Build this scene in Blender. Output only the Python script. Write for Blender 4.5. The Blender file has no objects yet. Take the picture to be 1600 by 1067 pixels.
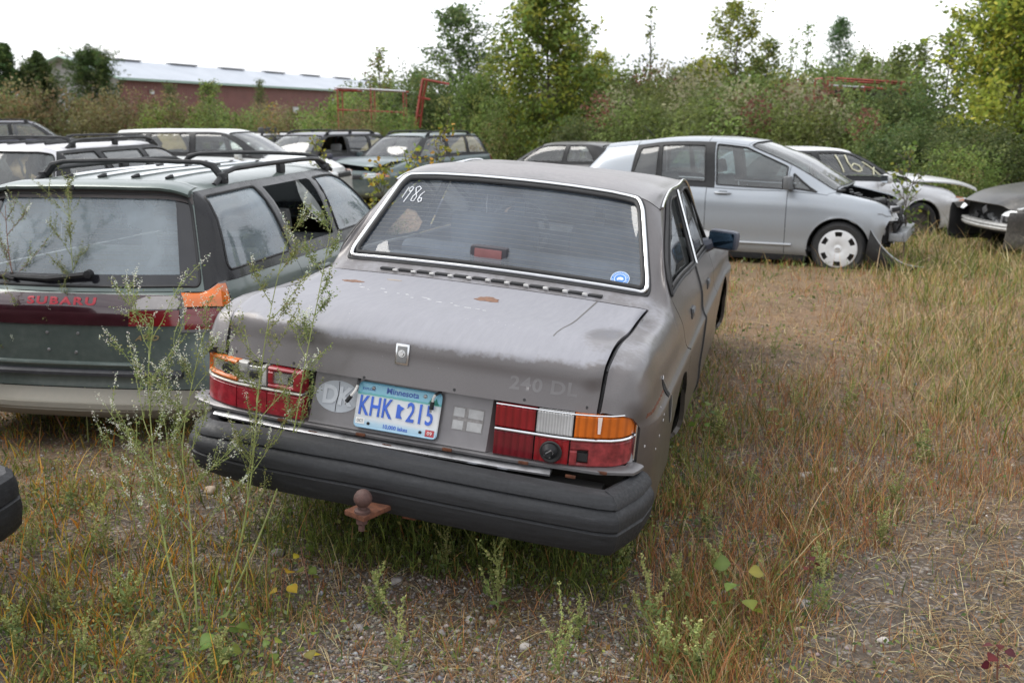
import bpy, bmesh, math, random
import numpy as np
from mathutils import Vector, Matrix
from mathutils.bvhtree import BVHTree
from mathutils.geometry import delaunay_2d_cdt

SC = bpy.context.scene
COL = SC.collection
rad = math.radians

# ------------------------------------------------------------------ camera
CAM_H = 1.63
PITCH = rad(-12.7)
FPX = 1555.6                      # focal length in pixels of a 1600 px wide frame
cam_d = bpy.data.cameras.new('camera')
cam_d.sensor_width = 36.0
cam_d.lens = 36.0 * FPX / 1600.0
cam_d.clip_start = 0.05
cam_d.clip_end = 4000
cam = bpy.data.objects.new('camera', cam_d)
COL.objects.link(cam)
cam.location = (0, 0, CAM_H)
cam.rotation_euler = (math.pi / 2 + PITCH, 0, 0)
cam_d.dof.use_dof = True
cam_d.dof.focus_distance = 3.5
cam_d.dof.aperture_fstop = 4.5
SC.camera = cam

# ------------------------------------------------------------------ world, sun, exposure
SUN_EL, SUN_AZ = rad(50), rad(290)          # azimuth clockwise from +Y
world = bpy.data.worlds.new('World')
SC.world = world
world.use_nodes = True
wt = world.node_tree
for n in list(wt.nodes):
    wt.nodes.remove(n)
w_out = wt.nodes.new('ShaderNodeOutputWorld')
bg = wt.nodes.new('ShaderNodeBackground')
bg.inputs['Strength'].default_value = 0.15
sky = wt.nodes.new('ShaderNodeTexSky')
sky.sky_type = 'NISHITA'
sky.sun_disc = False
sky.sun_elevation = SUN_EL
sky.sun_rotation = SUN_AZ
sky.air_density = 1.0
sky.dust_density = 3.0
tc = wt.nodes.new('ShaderNodeTexCoord')
mp = wt.nodes.new('ShaderNodeMapping')
mp.inputs['Scale'].default_value = (1.0, 1.0, 4.5)
nz = wt.nodes.new('ShaderNodeTexNoise')
nz.inputs['Scale'].default_value = 2.2
nz.inputs['Detail'].default_value = 6
nz.inputs['Roughness'].default_value = 0.55
cr = wt.nodes.new('ShaderNodeValToRGB')
cr.color_ramp.elements[0].position = 0.34
cr.color_ramp.elements[0].color = (3.4, 3.5, 3.8, 1)
cr.color_ramp.elements[1].position = 0.60
cr.color_ramp.elements[1].color = (6.2, 6.3, 6.4, 1)
mx = wt.nodes.new('ShaderNodeMix')
mx.data_type = 'RGBA'
mx.inputs['Factor'].default_value = 0.93
wt.links.new(tc.outputs['Generated'], mp.inputs['Vector'])
wt.links.new(mp.outputs['Vector'], nz.inputs['Vector'])
wt.links.new(nz.outputs['Fac'], cr.inputs['Fac'])
wt.links.new(sky.outputs['Color'], mx.inputs['A'])
wt.links.new(cr.outputs['Color'], mx.inputs['B'])
wt.links.new(mx.outputs['Result'], bg.inputs['Color'])
wt.links.new(bg.outputs['Background'], w_out.inputs['Surface'])

sun_d = bpy.data.lights.new('sun', 'SUN')
sun_d.energy = 1.5
sun_d.angle = rad(45)
sun_d.color = (1.0, 0.965, 0.91)
sun = bpy.data.objects.new('sun', sun_d)
COL.objects.link(sun)
_sd = Vector((math.sin(SUN_AZ) * math.cos(SUN_EL), math.cos(SUN_AZ) * math.cos(SUN_EL), math.sin(SUN_EL)))
sun.rotation_euler = _sd.to_track_quat('Z', 'Y').to_euler()

SC.view_settings.view_transform = 'Standard'
SC.view_settings.look = 'None'
SC.view_settings.exposure = 0.98
SC.view_settings.gamma = 1.0
SC.view_settings.use_curve_mapping = False
SC.render.engine = 'CYCLES'
SC.cycles.max_bounces = 8
SC.cycles.diffuse_bounces = 3
SC.cycles.glossy_bounces = 4
SC.cycles.transparent_max_bounces = 16
SC.cycles.transmission_bounces = 4
SC.cycles.use_denoising = True

# ------------------------------------------------------------------ camera pixel helpers (1600x1067 photo pixels -> points)
_cf = Vector((0, math.cos(PITCH), math.sin(PITCH)))
_cu = Vector((0, -math.sin(PITCH), math.cos(PITCH)))
def at_depth(px, py, Y):
    d = Vector((1, 0, 0)) * (px - 800) + _cu * (533.5 - py) + _cf * FPX
    return Vector((0, 0, CAM_H)) + d * (Y / d.y)
def smooth(t):
    t = np.clip(t, 0, 1)
    return t * t * (3 - 2 * t)
def ground_z(x, y):
    x = np.asarray(x, float); y = np.asarray(y, float)
    z = -0.010 * np.clip(y - 6, 0, 40)
    z = z - 0.10 * smooth((-x - 1.2) / 2.0) * smooth((y - 3.2) / 2.0)
    return z
def at_ground(px, py):
    d = Vector((1, 0, 0)) * (px - 800) + _cu * (533.5 - py) + _cf * FPX
    t = -CAM_H / d.z
    for _ in range(8):
        p = Vector((0, 0, CAM_H)) + d * t
        t = (float(ground_z(p.x, p.y)) - CAM_H) / d.z
    return Vector((0, 0, CAM_H)) + d * t

# ------------------------------------------------------------------ materials
class NT:
    """A tiny node-graph helper."""
    def __init__(self, name):
        self.m = bpy.data.materials.new(name)
        self.m.use_nodes = True
        self.t = self.m.node_tree
        self.b = self.t.nodes['Principled BSDF']
        self.out = self.t.nodes['Material Output']
    def n(self, typ, **kw):
        nd = self.t.nodes.new('ShaderNode' + typ)
        for k, v in kw.items():
            if k in nd.inputs.keys():
                nd.inputs[k].default_value = v
            else:
                setattr(nd, k, v)
        return nd
    def l(self, a, b):
        self.t.links.new(a, b)
    def coord(self, kind='Object', scale=(1, 1, 1)):
        c = self.n('TexCoord')
        mpn = self.n('Mapping')
        mpn.inputs['Scale'].default_value = scale
        self.l(c.outputs[kind], mpn.inputs['Vector'])
        return mpn.outputs['Vector']
    def noise(self, vec, scale, detail=4, rough=0.55):
        nd = self.n('TexNoise')
        nd.inputs['Scale'].default_value = scale
        nd.inputs['Detail'].default_value = detail
        nd.inputs['Roughness'].default_value = rough
        self.l(vec, nd.inputs['Vector'])
        return nd.outputs['Fac']
    def ramp(self, fac, stops):
        nd = self.n('ValToRGB')
        e = nd.color_ramp.elements
        while len(e) < len(stops):
            e.new(0.5)
        for el, (p, c) in zip(e, stops):
            el.position = p
            el.color = (*c, 1) if len(c) == 3 else c
        self.l(fac, nd.inputs['Fac'])
        return nd.outputs['Color']
    def mix(self, fac, a, b, blend='MIX'):
        nd = self.n('Mix', data_type='RGBA', blend_type=blend)
        for s, v in (('Factor', fac), ('A', a), ('B', b)):
            if isinstance(v, (int, float)):
                nd.inputs[s].default_value = v if s == 'Factor' else (v, v, v, 1)
            elif isinstance(v, tuple):
                nd.inputs[s].default_value = (*v, 1)
            else:
                self.l(v, nd.inputs[s])
        return nd.outputs['Result']
    def math(self, op, a, b=0.0, clamp=False):
        nd = self.n('Math', operation=op, use_clamp=clamp)
        for i, v in enumerate((a, b)):
            if isinstance(v, (int, float)):
                nd.inputs[i].default_value = v
            else:
                self.l(v, nd.inputs[i])
        return nd.outputs[0]
    def maprange(self, v, a, b, c=0.0, d=1.0):
        nd = self.n('MapRange')
        self.l(v, nd.inputs['Value'])
        for k, x in (('From Min', a), ('From Max', b), ('To Min', c), ('To Max', d)):
            nd.inputs[k].default_value = x
        return nd.outputs['Result']
    def sep(self, vec):
        nd = self.n('SeparateXYZ')
        self.l(vec, nd.inputs[0])
        return nd.outputs
    def bump(self, h, strength=0.2, dist=0.01):
        nd = self.n('Bump', Strength=strength, Distance=dist)
        self.l(h, nd.inputs['Height'])
        self.l(nd.outputs['Normal'], self.b.inputs['Normal'])
    def set(self, **kw):
        for k, v in kw.items():
            k = {'color': 'Base Color', 'rough': 'Roughness', 'metal': 'Metallic', 'coat': 'Coat Weight',
                 'coat_rough': 'Coat Roughness', 'spec': 'Specular IOR Level'}.get(k, k)
            if isinstance(v, tuple) and len(v) == 3:
                v = (*v, 1)
            if hasattr(v, 'is_linked') or hasattr(v, 'links'):
                self.l(v, self.b.inputs[k])
            else:
                self.b.inputs[k].default_value = v
        return self

MATS = {}
def plain(name, color, rough=0.5, metal=0.0, var=0.12, scale=18.0, coat=0.0, spec=0.5, bump=0.0):
    """A plain material with slight uneven colour and roughness."""
    if name in MATS:
        return MATS[name]
    g = NT(name)
    v = g.coord()
    f = g.noise(v, scale, 5)
    lo = tuple(c * (1 - var) for c in color)
    hi = tuple(min(1, c * (1 + var)) for c in color)
    g.set(color=g.ramp(f, [(0.3, lo), (0.7, hi)]), rough=rough, metal=metal, coat=coat, spec=spec)
    g.set(rough=g.maprange(g.noise(v, scale * 0.4, 4), 0.3, 0.7, max(0.02, rough - 0.08), min(1, rough + 0.1)))
    if bump:
        g.bump(g.noise(v, scale * 4, 3), bump, 0.004)
    MATS[name] = g.m
    return g.m

def paint(name, color, rough=0.34, coat=0.5, metal=0.35, dust=0.15, dustcol=(0.30, 0.27, 0.22), flake=0.06):
    """Weathered car paint; the inside of the sheet metal is dark grey trim."""
    if name in MATS:
        return MATS[name]
    g = NT(name)
    v = g.coord()
    f = g.noise(v, 3.0, 6, 0.6)
    f2 = g.noise(v, 400.0, 2)
    f3 = g.noise(v, 24.0, 5, 0.65)
    color = tuple(c * .68 for c in color)
    base = g.ramp(f2, [(0.3, tuple(c * (1 - flake) for c in color)), (0.7, tuple(min(1, c * (1 + flake)) for c in color))])
    geo = g.n('NewGeometry')
    zz = g.sep(v)[2]
    low = g.maprange(zz, 0.75, 0.2, 0.0, 0.35)
    dmask = g.math('MULTIPLY', g.math('ADD', g.maprange(g.math('ADD', f, g.math('MULTIPLY', f3, 0.4)), 0.5, 1.0, 0.0, dust), low), g.maprange(f3, 0.25, 0.75, 0.3, 1.1), True)
    c1 = g.mix(dmask, base, dustcol)
    c2 = g.mix(geo.outputs['Backfacing'], c1, (0.035, 0.035, 0.037))
    g.set(color=c2, metal=metal, coat=coat, coat_rough=0.12)
    g.set(rough=g.maprange(dmask, 0, 1, rough, 0.75))
    MATS[name] = g.m
    return g.m

def glass(name, tint=(0.72, 0.80, 0.78), dirt=0.10, filmcol=(0.45, 0.47, 0.47), gloss=1.0):
    """Thin car glass: tinted see-through, mirror reflection by Fresnel, a film of dust, some with painted sky haze."""
    if name in MATS:
        return MATS[name]
    g = NT(name)
    g.t.nodes.remove(g.b)
    tr = g.n('BsdfTransparent')
    tr.inputs['Color'].default_value = (*tint, 1)
    gl = g.n('BsdfGlossy')
    gl.inputs['Roughness'].default_value = 0.015
    gl.inputs['Color'].default_value = (gloss, gloss, gloss, 1)
    fr = g.n('Fresnel', IOR=1.8)
    m1 = g.n('MixShader')
    g.l(fr.outputs[0], m1.inputs[0]); g.l(tr.outputs[0], m1.inputs[1]); g.l(gl.outputs[0], m1.inputs[2])
    df = g.n('BsdfDiffuse')
    df.inputs['Color'].default_value = (*filmcol, 1)
    v = g.coord()
    f = g.math('MULTIPLY', g.noise(v, 2.5, 3, 0.5), g.maprange(g.noise(v, 14, 3, 0.5), 0, 1, .38, .62))
    d = g.maprange(f, 0.12, 0.45, dirt * 0.4, dirt * 1.8)
    m2 = g.n('MixShader')
    g.l(d, m2.inputs[0]); g.l(m1.outputs[0], m2.inputs[1]); g.l(df.outputs[0], m2.inputs[2])
    g.l(m2.outputs[0], g.out.inputs['Surface'])
    MATS[name] = g.m
    return g.m

# ------------------------------------------------------------------ mesh collecting
class MB:
    def __init__(self):
        self.v = []; self.f = []; self.n = 0
    def add(self, verts, faces):
        verts = [tuple(float(c) for c in p) for p in verts]
        o = self.n
        self.v += verts
        self.f += [tuple(i + o for i in f) for f in faces]
        self.n += len(verts)
        return self
    def box(self, c, s, rot=None, bev=0.0):
        cx, cy, cz = c
        hx, hy, hz = s[0] / 2, s[1] / 2, s[2] / 2
        if bev <= 0:
            P = [(x, y, z) for x in (-hx, hx) for y in (-hy, hy) for z in (-hz, hz)]
            F = [(0, 1, 3, 2), (4, 6, 7, 5), (0, 4, 5, 1), (2, 3, 7, 6), (0, 2, 6, 4), (1, 5, 7, 3)]
        else:
            bm = bmesh.new()
            bmesh.ops.create_cube(bm, size=1)
            for q in bm.verts:
                q.co = Vector((q.co.x * s[0], q.co.y * s[1], q.co.z * s[2]))
            bmesh.ops.bevel(bm, geom=bm.edges[:], offset=min(bev, 0.49 * min(s)), segments=2, profile=0.6, affect='EDGES')
            bm.verts.ensure_lookup_table()
            P = [tuple(q.co) for q in bm.verts]
            F = [tuple(q.index for q in f.verts) for f in bm.faces]
            bm.free()
        if rot is not None:
            P = [tuple(rot @ Vector(p)) for p in P]
        return self.add([(p[0] + cx, p[1] + cy, p[2] + cz) for p in P], F)
    def tube(self, pts, r, sides=6, closed=False, caps=True):
        pts = [Vector(p) for p in pts]
        n = len(pts)
        rs = r if isinstance(r, (list, tuple)) else [r] * n
        V = []; F = []
        prev = None
        for i, p in enumerate(pts):
            if closed:
                t = pts[(i + 1) % n] - pts[i - 1]
            else:
                t = pts[min(i + 1, n - 1)] - pts[max(i - 1, 0)]
            if t.length < 1e-9:
                t = Vector((0, 0, 1))
            t.normalize()
            if prev is None:
                a = Vector((0, 0, 1)) if abs(t.z) < 0.9 else Vector((1, 0, 0))
                u = t.cross(a).normalized()
            else:
                u = (prev - t * prev.dot(t))
                u = u.normalized() if u.length > 1e-6 else t.orthogonal().normalized()
            prev = u
            w = t.cross(u)
            for k in range(sides):
                an = 2 * math.pi * k / sides
                V.append(p + (u * math.cos(an) + w * math.sin(an)) * rs[i])
        m = n if closed else n - 1
        for i in range(m):
            for k in range(sides):
                a = i * sides + k; b = i * sides + (k + 1) % sides
                c = ((i + 1) % n) * sides + (k + 1) % sides; d = ((i + 1) % n) * sides + k
                F.append((a, b, c, d))
        if caps and not closed:
            F.append(tuple(range(sides))[::-1])
            F.append(tuple((n - 1) * sides + k for k in range(sides)))
        return self.add(V, F)
    def lathe(self, prof, c, axis='x', seg=24, a0=0.0, a1=2 * math.pi):
        """prof: list of (radius, offset along axis)."""
        full = abs(a1 - a0 - 2 * math.pi) < 1e-6
        m = seg if full else seg + 1
        V = []; F = []
        for j in range(m):
            an = a0 + (a1 - a0) * j / seg
            ca, sa = math.cos(an), math.sin(an)
            for (r, o) in prof:
                if axis == 'x':
                    V.append((c[0] + o, c[1] + r * ca, c[2] + r * sa))
                elif axis == 'y':
                    V.append((c[0] + r * ca, c[1] + o, c[2] + r * sa))
                else:
                    V.append((c[0] + r * ca, c[1] + r * sa, c[2] + o))
        k = len(prof)
        for j in range(seg):
            j2 = (j + 1) % m
            for i in range(k - 1):
                F.append((j * k + i, j * k + i + 1, j2 * k + i + 1, j2 * k + i))
        return self.add(V, F)
    def sweep(self, path, prof, closed_prof=False, caps=True):
        """prof points (o, z): o along the outward plan normal of the path, z up. path: list of (x, y, z)."""
        path = [Vector(p) for p in path]
        n = len(path); k = len(prof)
        V = []; F = []
        for i, p in enumerate(path):
            t = path[min(i + 1, n - 1)] - path[max(i - 1, 0)]
            nr = Vector((t.y, -t.x, 0)).normalized()
            for (o, z) in prof:
                V.append(p + nr * o + Vector((0, 0, z)))
        kk = k if closed_prof else k - 1
        for i in range(n - 1):
            for j in range(kk):
                a = i * k + j; b = i * k + (j + 1) % k
                F.append((a, a + k, b + k, b))
        if caps:
            F.append(tuple(range(k)))
            F.append(tuple((n - 1) * k + j for j in range(k))[::-1])
        return self.add(V, F)
    def obj(self, name, mat, parent=None, smooth_angle=40, flip=False):
        me = bpy.data.meshes.new(name)
        f = [q[::-1] for q in self.f] if flip else self.f
        me.from_pydata(self.v, [], f)
        if mat is not None:
            for mm in (mat if isinstance(mat, (list, tuple)) else [mat]):
                me.materials.append(mm)
        o = bpy.data.objects.new(name, me)
        COL.objects.link(o)
        if smooth_angle:
            me.shade_smooth()
            me.set_sharp_from_angle(angle=rad(smooth_angle))
        if parent is not None:
            o.parent = parent
        return o

def fix_normals(o):
    bm = bmesh.new(); bm.from_mesh(o.data)
    bmesh.ops.recalc_face_normals(bm, faces=bm.faces[:])
    bm.to_mesh(o.data); bm.free()
    return o

def empty(name, label=None, cat=None, group=None, loc=(0, 0, 0), matrix=None):
    o = bpy.data.objects.new(name, None)
    o.empty_display_size = 0.2
    COL.objects.link(o)
    if matrix is not None:
        o.matrix_world = matrix
    else:
        o.location = loc
    tag(o, label, cat, group)
    return o
def tag(o, label=None, cat=None, group=None, kind=None):
    if label: o['label'] = label
    if cat: o['category'] = cat
    if group: o['group'] = group
    if kind: o['kind'] = kind
    return o

def text_obj(name, body, size, mat, parent, M, extrude=0.001, sx=1.0, shear=0.0, bold=0.0, align='CENTER', spacing=1.0):
    """Flat or embossed lettering turned into a mesh; M places its centre (text plane x right, y up)."""
    cu = bpy.data.curves.new(name, 'FONT')
    cu.body = body; cu.size = size; cu.extrude = extrude; cu.shear = shear; cu.offset = bold
    cu.align_x = align; cu.align_y = 'CENTER'; cu.space_character = spacing
    cu.resolution_u = 4
    t = bpy.data.objects.new(name, cu)
    COL.objects.link(t)
    dg = bpy.context.evaluated_depsgraph_get()
    me = bpy.data.meshes.new_from_object(t.evaluated_get(dg))
    bpy.data.objects.remove(t)
    bpy.data.curves.remove(cu)
    for q in me.vertices:
        q.co.x *= sx
    me.transform(M)
    me.materials.clear(); me.materials.append(mat)
    me.name = name
    o = bpy.data.objects.new(name, me)
    COL.objects.link(o)
    o.parent = parent
    return o
def basis(origin, xdir, ydir):
    x = Vector(xdir).normalized(); y = Vector(ydir); y = (y - x * y.dot(x)).normalized(); z = x.cross(y)
    m = Matrix((x, y, z)).transposed().to_4x4()
    m.translation = Vector(origin)
    return m
# ------------------------------------------------------------------ interpolating sheet-metal surfaces
def interp_rows(P, k, sharp):
    """P (n, m, 3): Catmull-Rom through the n control points of each of m curves, k steps a span; sharp (n, m) breaks tangents."""
    n = P.shape[0]
    d = np.maximum(np.linalg.norm(P[1:] - P[:-1], axis=2), 1e-5)          # n-1, m
    s = (P[1:] - P[:-1]) / d[..., None]
    out = []
    for i in range(n - 1):
        def tang(j, side):
            if j == 0: return s[0]
            if j == n - 1: return s[-1]
            m = (s[j - 1] * d[j][..., None] + s[j] * d[j - 1][..., None]) / (d[j] + d[j - 1])[..., None]
            own = s[j] if side == 0 else s[j - 1]
            return np.where(sharp[j][..., None], own, m)
        t0 = tang(i, 0) * d[i][..., None]; t1 = tang(i + 1, 1) * d[i][..., None]
        for q in range(k):
            t = q / k
            out.append((2 * t**3 - 3 * t**2 + 1) * P[i] + (t**3 - 2 * t**2 + t) * t0 + (-2 * t**3 + 3 * t**2) * P[i + 1] + (t**3 - t**2) * t1)
    out.append(P[-1])
    return np.array(out)

class Surf:
    def __init__(self, P, k=5, sharp_c=(), sharp_r=()):
        """P[c][r]; sharp_c: list of (c, r0, r1) column knots sharp on those rows; sharp_r the same for rows (r, c0, c1)."""
        P = np.asarray(P, float)
        self.P = P; self.k = k
        nc, nr = P.shape[:2]
        A = np.zeros((nc, nr), bool); B = np.zeros((nc, nr), bool)
        for c, r0, r1 in sharp_c: A[c, r0:r1 + 1] = True
        for r, c0, c1 in sharp_r: B[c0:c1 + 1, r] = True
        D = interp_rows(P, k, A)                                            # (dc, nr, 3)
        ci = np.minimum(np.round(np.arange(D.shape[0]) / k).astype(int), nc - 1)
        D2 = interp_rows(np.transpose(D, (1, 0, 2)), k, B[ci].T)
        self.D = np.transpose(D2, (1, 0, 2))                               # (dc, dr, 3)
        self.nc, self.nr = nc, nr
    def S(self, u, v):
        k = self.k
        a = min(max(u * k, 0), self.D.shape[0] - 1 - 1e-9); b = min(max(v * k, 0), self.D.shape[1] - 1 - 1e-9)
        i, j = int(a), int(b); fa, fb = a - i, b - j
        D = self.D
        return D[i, j] * (1 - fa) * (1 - fb) + D[i + 1, j] * fa * (1 - fb) + D[i, j + 1] * (1 - fa) * fb + D[i + 1, j + 1] * fa * fb
    def N(self, u, v):
        e = 0.04
        du = self.S(u + e, v) - self.S(u - e, v); dv = self.S(u, v + e) - self.S(u, v - e)
        n = np.cross(du, dv); L = np.linalg.norm(n)
        return n / L if L > 1e-12 else np.array((0, 0, 1.0))

def round_poly(poly, r, S, seg=5):
    """Rounded corners, r in metres, for a polygon in surface coordinates."""
    out = []
    n = len(poly)
    for i in range(n):
        p0, p1, p2 = np.array(poly[i - 1], float), np.array(poly[i], float), np.array(poly[(i + 1) % n], float)
        la = np.linalg.norm(S(*p0) - S(*p1)); lb = np.linalg.norm(S(*p2) - S(*p1))
        rr = r[i] if isinstance(r, (list, tuple)) else r
        a = p1 + (p0 - p1) * min(0.45, rr / max(la, 1e-6)); b = p1 + (p2 - p1) * min(0.45, rr / max(lb, 1e-6))
        for q in range(seg + 1):
            t = q / seg
            out.append((1 - t)**2 * a + 2 * t * (1 - t) * p1 + t * t * b)
        m = max(1, int(np.linalg.norm(S(*p2) - S(*p1)) / 0.09))
        nxt_r = r[(i + 1) % n] if isinstance(r, (list, tuple)) else r
        b2 = p2 + (p1 - p2) * min(0.45, nxt_r / max(lb, 1e-6))
        for q in range(1, m):
            out.append(b + (b2 - b) * q / m)
    return out
def in_poly(x, y, poly):
    c = False
    n = len(poly)
    for i in range(n):
        x1, y1 = poly[i]; x2, y2 = poly[i - 1]
        if (y1 > y) != (y2 > y) and x < (x2 - x1) * (y - y1) / (y2 - y1) + x1:
            c = not c
    return c

class Shell:
    """Collects the named sheet parts of one car."""
    def __init__(self):
        self.parts = {}; self.panes = []; self.loops = {}
    def mb(self, name):
        return self.parts.setdefault(name, MB())
    def add_surf(self, sf, partfn, blocks=(), flip=False):
        k = sf.k; D = sf.D
        skip = set()
        for bl in blocks:
            c0, c1, r0, r1 = bl['block']
            for c in range(c0, c1):
                for r in range(r0, r1):
                    skip.add((c, r))
        for c in range(sf.nc - 1):
            for r in range(sf.nr - 1):
                if (c, r) in skip: continue
                nm = partfn(c, r)
                if nm is None: continue
                V = D[c * k:(c + 1) * k + 1, r * k:(r + 1) * k + 1].reshape(-1, 3)
                F = []
                for i in range(k):
                    for j in range(k):
                        a = i * (k + 1) + j
                        q = (a, a + k + 1, a + k + 2, a + 1)
                        F.append(q[::-1] if flip else q)
                self.mb(nm).add(V, F)
        for bl in blocks:
            self.window(sf, bl, flip)
    def window(self, sf, bl, flip):
        k = sf.k
        c0, c1, r0, r1 = bl['block']
        S = sf.S
        su = max(np.linalg.norm(S(c1, (r0 + r1) / 2) - S(c0, (r0 + r1) / 2)), 0.05) / (c1 - c0)
        sv = max(np.linalg.norm(S((c0 + c1) / 2, r1) - S((c0 + c1) / 2, r0)), 0.05) / (r1 - r0)
        inner = round_poly(bl['poly'], bl.get('r', 0.04), S)
        out = [(c0 + i / k, r0) for i in range((c1 - c0) * k)] + [(c1, r0 + j / k) for j in range((r1 - r0) * k)] \
            + [(c1 - i / k, r1) for i in range((c1 - c0) * k)] + [(c0, r1 - j / k) for j in range((r1 - r0) * k)]
        pts = [Vector((p[0] * su, p[1] * sv)) for p in out]
        no = len(out); ni = len(inner)
        pts += [Vector((p[0] * su, p[1] * sv)) for p in inner]
        edges = [(i, (i + 1) % no) for i in range(no)] + [(no + i, no + (i + 1) % ni) for i in range(ni)]
        ips = [(p[0] * su, p[1] * sv) for p in inner]
        extra = []
        for i in range(1, (c1 - c0) * k):
            for j in range(1, (r1 - r0) * k):
                q = ((c0 + i / k) * su, (r0 + j / k) * sv)
                if min((q[0] - a) ** 2 + (q[1] - b) ** 2 for a, b in ips) > 0.02 ** 2:
                    extra.append(Vector(q))
        V2, E2, F2, *_ = delaunay_2d_cdt(pts + extra, edges, [], 0, 1e-6)
        V3 = [S(p.x / su, p.y / sv) for p in V2]
        ring = []; pane = []
        opoly = [(p[0] * su, p[1] * sv) for p in out]
        for f in F2:
            cx = sum(V2[i].x for i in f) / 3; cy = sum(V2[i].y for i in f) / 3
            if not (c0 * su - 1e-6 <= cx <= c1 * su + 1e-6 and r0 * sv - 1e-6 <= cy <= r1 * sv + 1e-6): continue
            a = np.array(V3[f[0]]); b = np.array(V3[f[1]]); c = np.array(V3[f[2]])
            if np.linalg.norm(np.cross(b - a, c - a)) < 1e-9: continue
            ff = tuple(f)[::-1] if flip else tuple(f)
            (pane if in_poly(cx, cy, ips) else ring).append(ff)
        if bl.get('ring'):
            self.mb(bl['ring']).add(V3, ring)
        sg = -1 if flip else 1
        ins = bl.get('inset', 0.008)
        PV = [np.array(S(p.x / su, p.y / sv)) - sg * sf.N(p.x / su, p.y / sv) * ins for p in V2]
        used = sorted({i for f in pane for i in f}); mp_ = {i: j for j, i in enumerate(used)}
        loop3 = [np.array(S(*p)) for p in inner]
        nrm = [sg * sf.N(*p) for p in inner]
        self.panes.append(dict(name=bl['name'], v=[PV[i] for i in used], f=[tuple(mp_[i] for i in f) for f in pane], loop=loop3, nrm=nrm, bl=bl))
    def weld(self, tol=2e-4):
        for nm, mb in self.parts.items():
            V = np.array(mb.v)
            q = np.round(V / tol).astype(np.int64)
            _, idx, inv = np.unique(q, axis=0, return_index=True, return_inverse=True)
            inv = inv.ravel()
            F = []
            for f in mb.f:
                g = []
                for i in f:
                    j = int(inv[i])
                    if not g or g[-1] != j: g.append(j)
                if len(g) > 1 and g[0] == g[-1]: g.pop()
                if len(set(g)) == len(g) >= 3: F.append(tuple(g))
            mb.v = [tuple(p) for p in V[idx]]; mb.f = F; mb.n = len(mb.v)
    def cut_arch(self, cy, cz, R, names, xmin=0.45, side=0):
        for nm in names:
            if nm not in self.parts: continue
            mb = self.parts[nm]
            V = np.array(mb.v)
            d = np.hypot(V[:, 1] - cy, V[:, 2] - cz)
            ok = np.abs(V[:, 0]) > xmin
            if side: ok &= (V[:, 0] * side > 0)
            ins = (d < R) & ok
            F = [f for f in mb.f if not all(ins[i] for i in f)]
            for i in np.nonzero(ins)[0]:
                s = R / max(d[i], 1e-6)
                V[i, 1] = cy + (V[i, 1] - cy) * s; V[i, 2] = cz + (V[i, 2] - cz) * s
            mb.v = [tuple(p) for p in V]; mb.f = F
    def bvh(self):
        V = []; F = []
        for mb in self.parts.values():
            o = len(V); V += mb.v; F += [tuple(i + o for i in f) for f in mb.f]
        return BVHTree.FromPolygons(V, F)
    def build(self, root, mats, gap=0.0022, lip=0.014, nolip=(), labels={}):
        """Parts become children of root: edges pulled back for the shut lines and folded inwards."""
        res = {}
        for nm, mb in self.parts.items():
            V = np.array(mb.v); F = mb.f
            if not F: continue
            ec = {}
            for fi, f in enumerate(F):
                for a, b in zip(f, f[1:] + f[:1]):
                    ec.setdefault((min(a, b), max(a, b)), []).append((a, b, fi))
            bnd = [v[0] for v in ec.values() if len(v) == 1]
            if nm not in nolip and gap > 0:
                push = {}; nr = {}
                for a, b, fi in bnd:
                    f = F[fi]
                    cen = V[list(f)].mean(0)
                    t = V[b] - V[a]; L = np.linalg.norm(t)
                    if L < 1e-7: continue
                    t = t / L
                    w = cen - (V[a] + V[b]) / 2; w = w - t * np.dot(w, t)
                    Lw = np.linalg.norm(w)
                    if Lw < 1e-7: continue
                    w = w / Lw
                    n = np.cross(t, w); n = n / max(np.linalg.norm(n), 1e-9)   # outward for a left-hand face loop
                    for i in (a, b):
                        push.setdefault(i, []).append(w); nr.setdefault(i, []).append(n)
                V2 = V.copy()
                for i, ws in push.items():
                    w = np.mean(ws, 0); V2[i] = V[i] + w * gap
                extra = []; EF = []
                for a, b, fi in bnd:
                    if a not in nr or b not in nr: continue
                    na = np.mean(nr[a], 0); nb = np.mean(nr[b], 0)
                    o = len(V2) + len(extra)
                    extra += [V2[a], V2[b], V2[b] - nb * lip, V2[a] - na * lip]
                    EF.append((o + 1, o, o + 3, o + 2))
                mb.v = [tuple(p) for p in V2] + [tuple(p) for p in extra]
                mb.f = F + EF; mb.n = len(mb.v)
            base = nm.split('#')[0]
            m = mats.get(nm, mats.get(base, mats['body']))
            for piece in islands(mb):
                o = piece.obj(base, m, root, smooth_angle=None)
                o.data.shade_smooth()
                o.data.set_sharp_from_angle(angle=rad(50))
                res.setdefault(nm, o)
        return res

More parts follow.
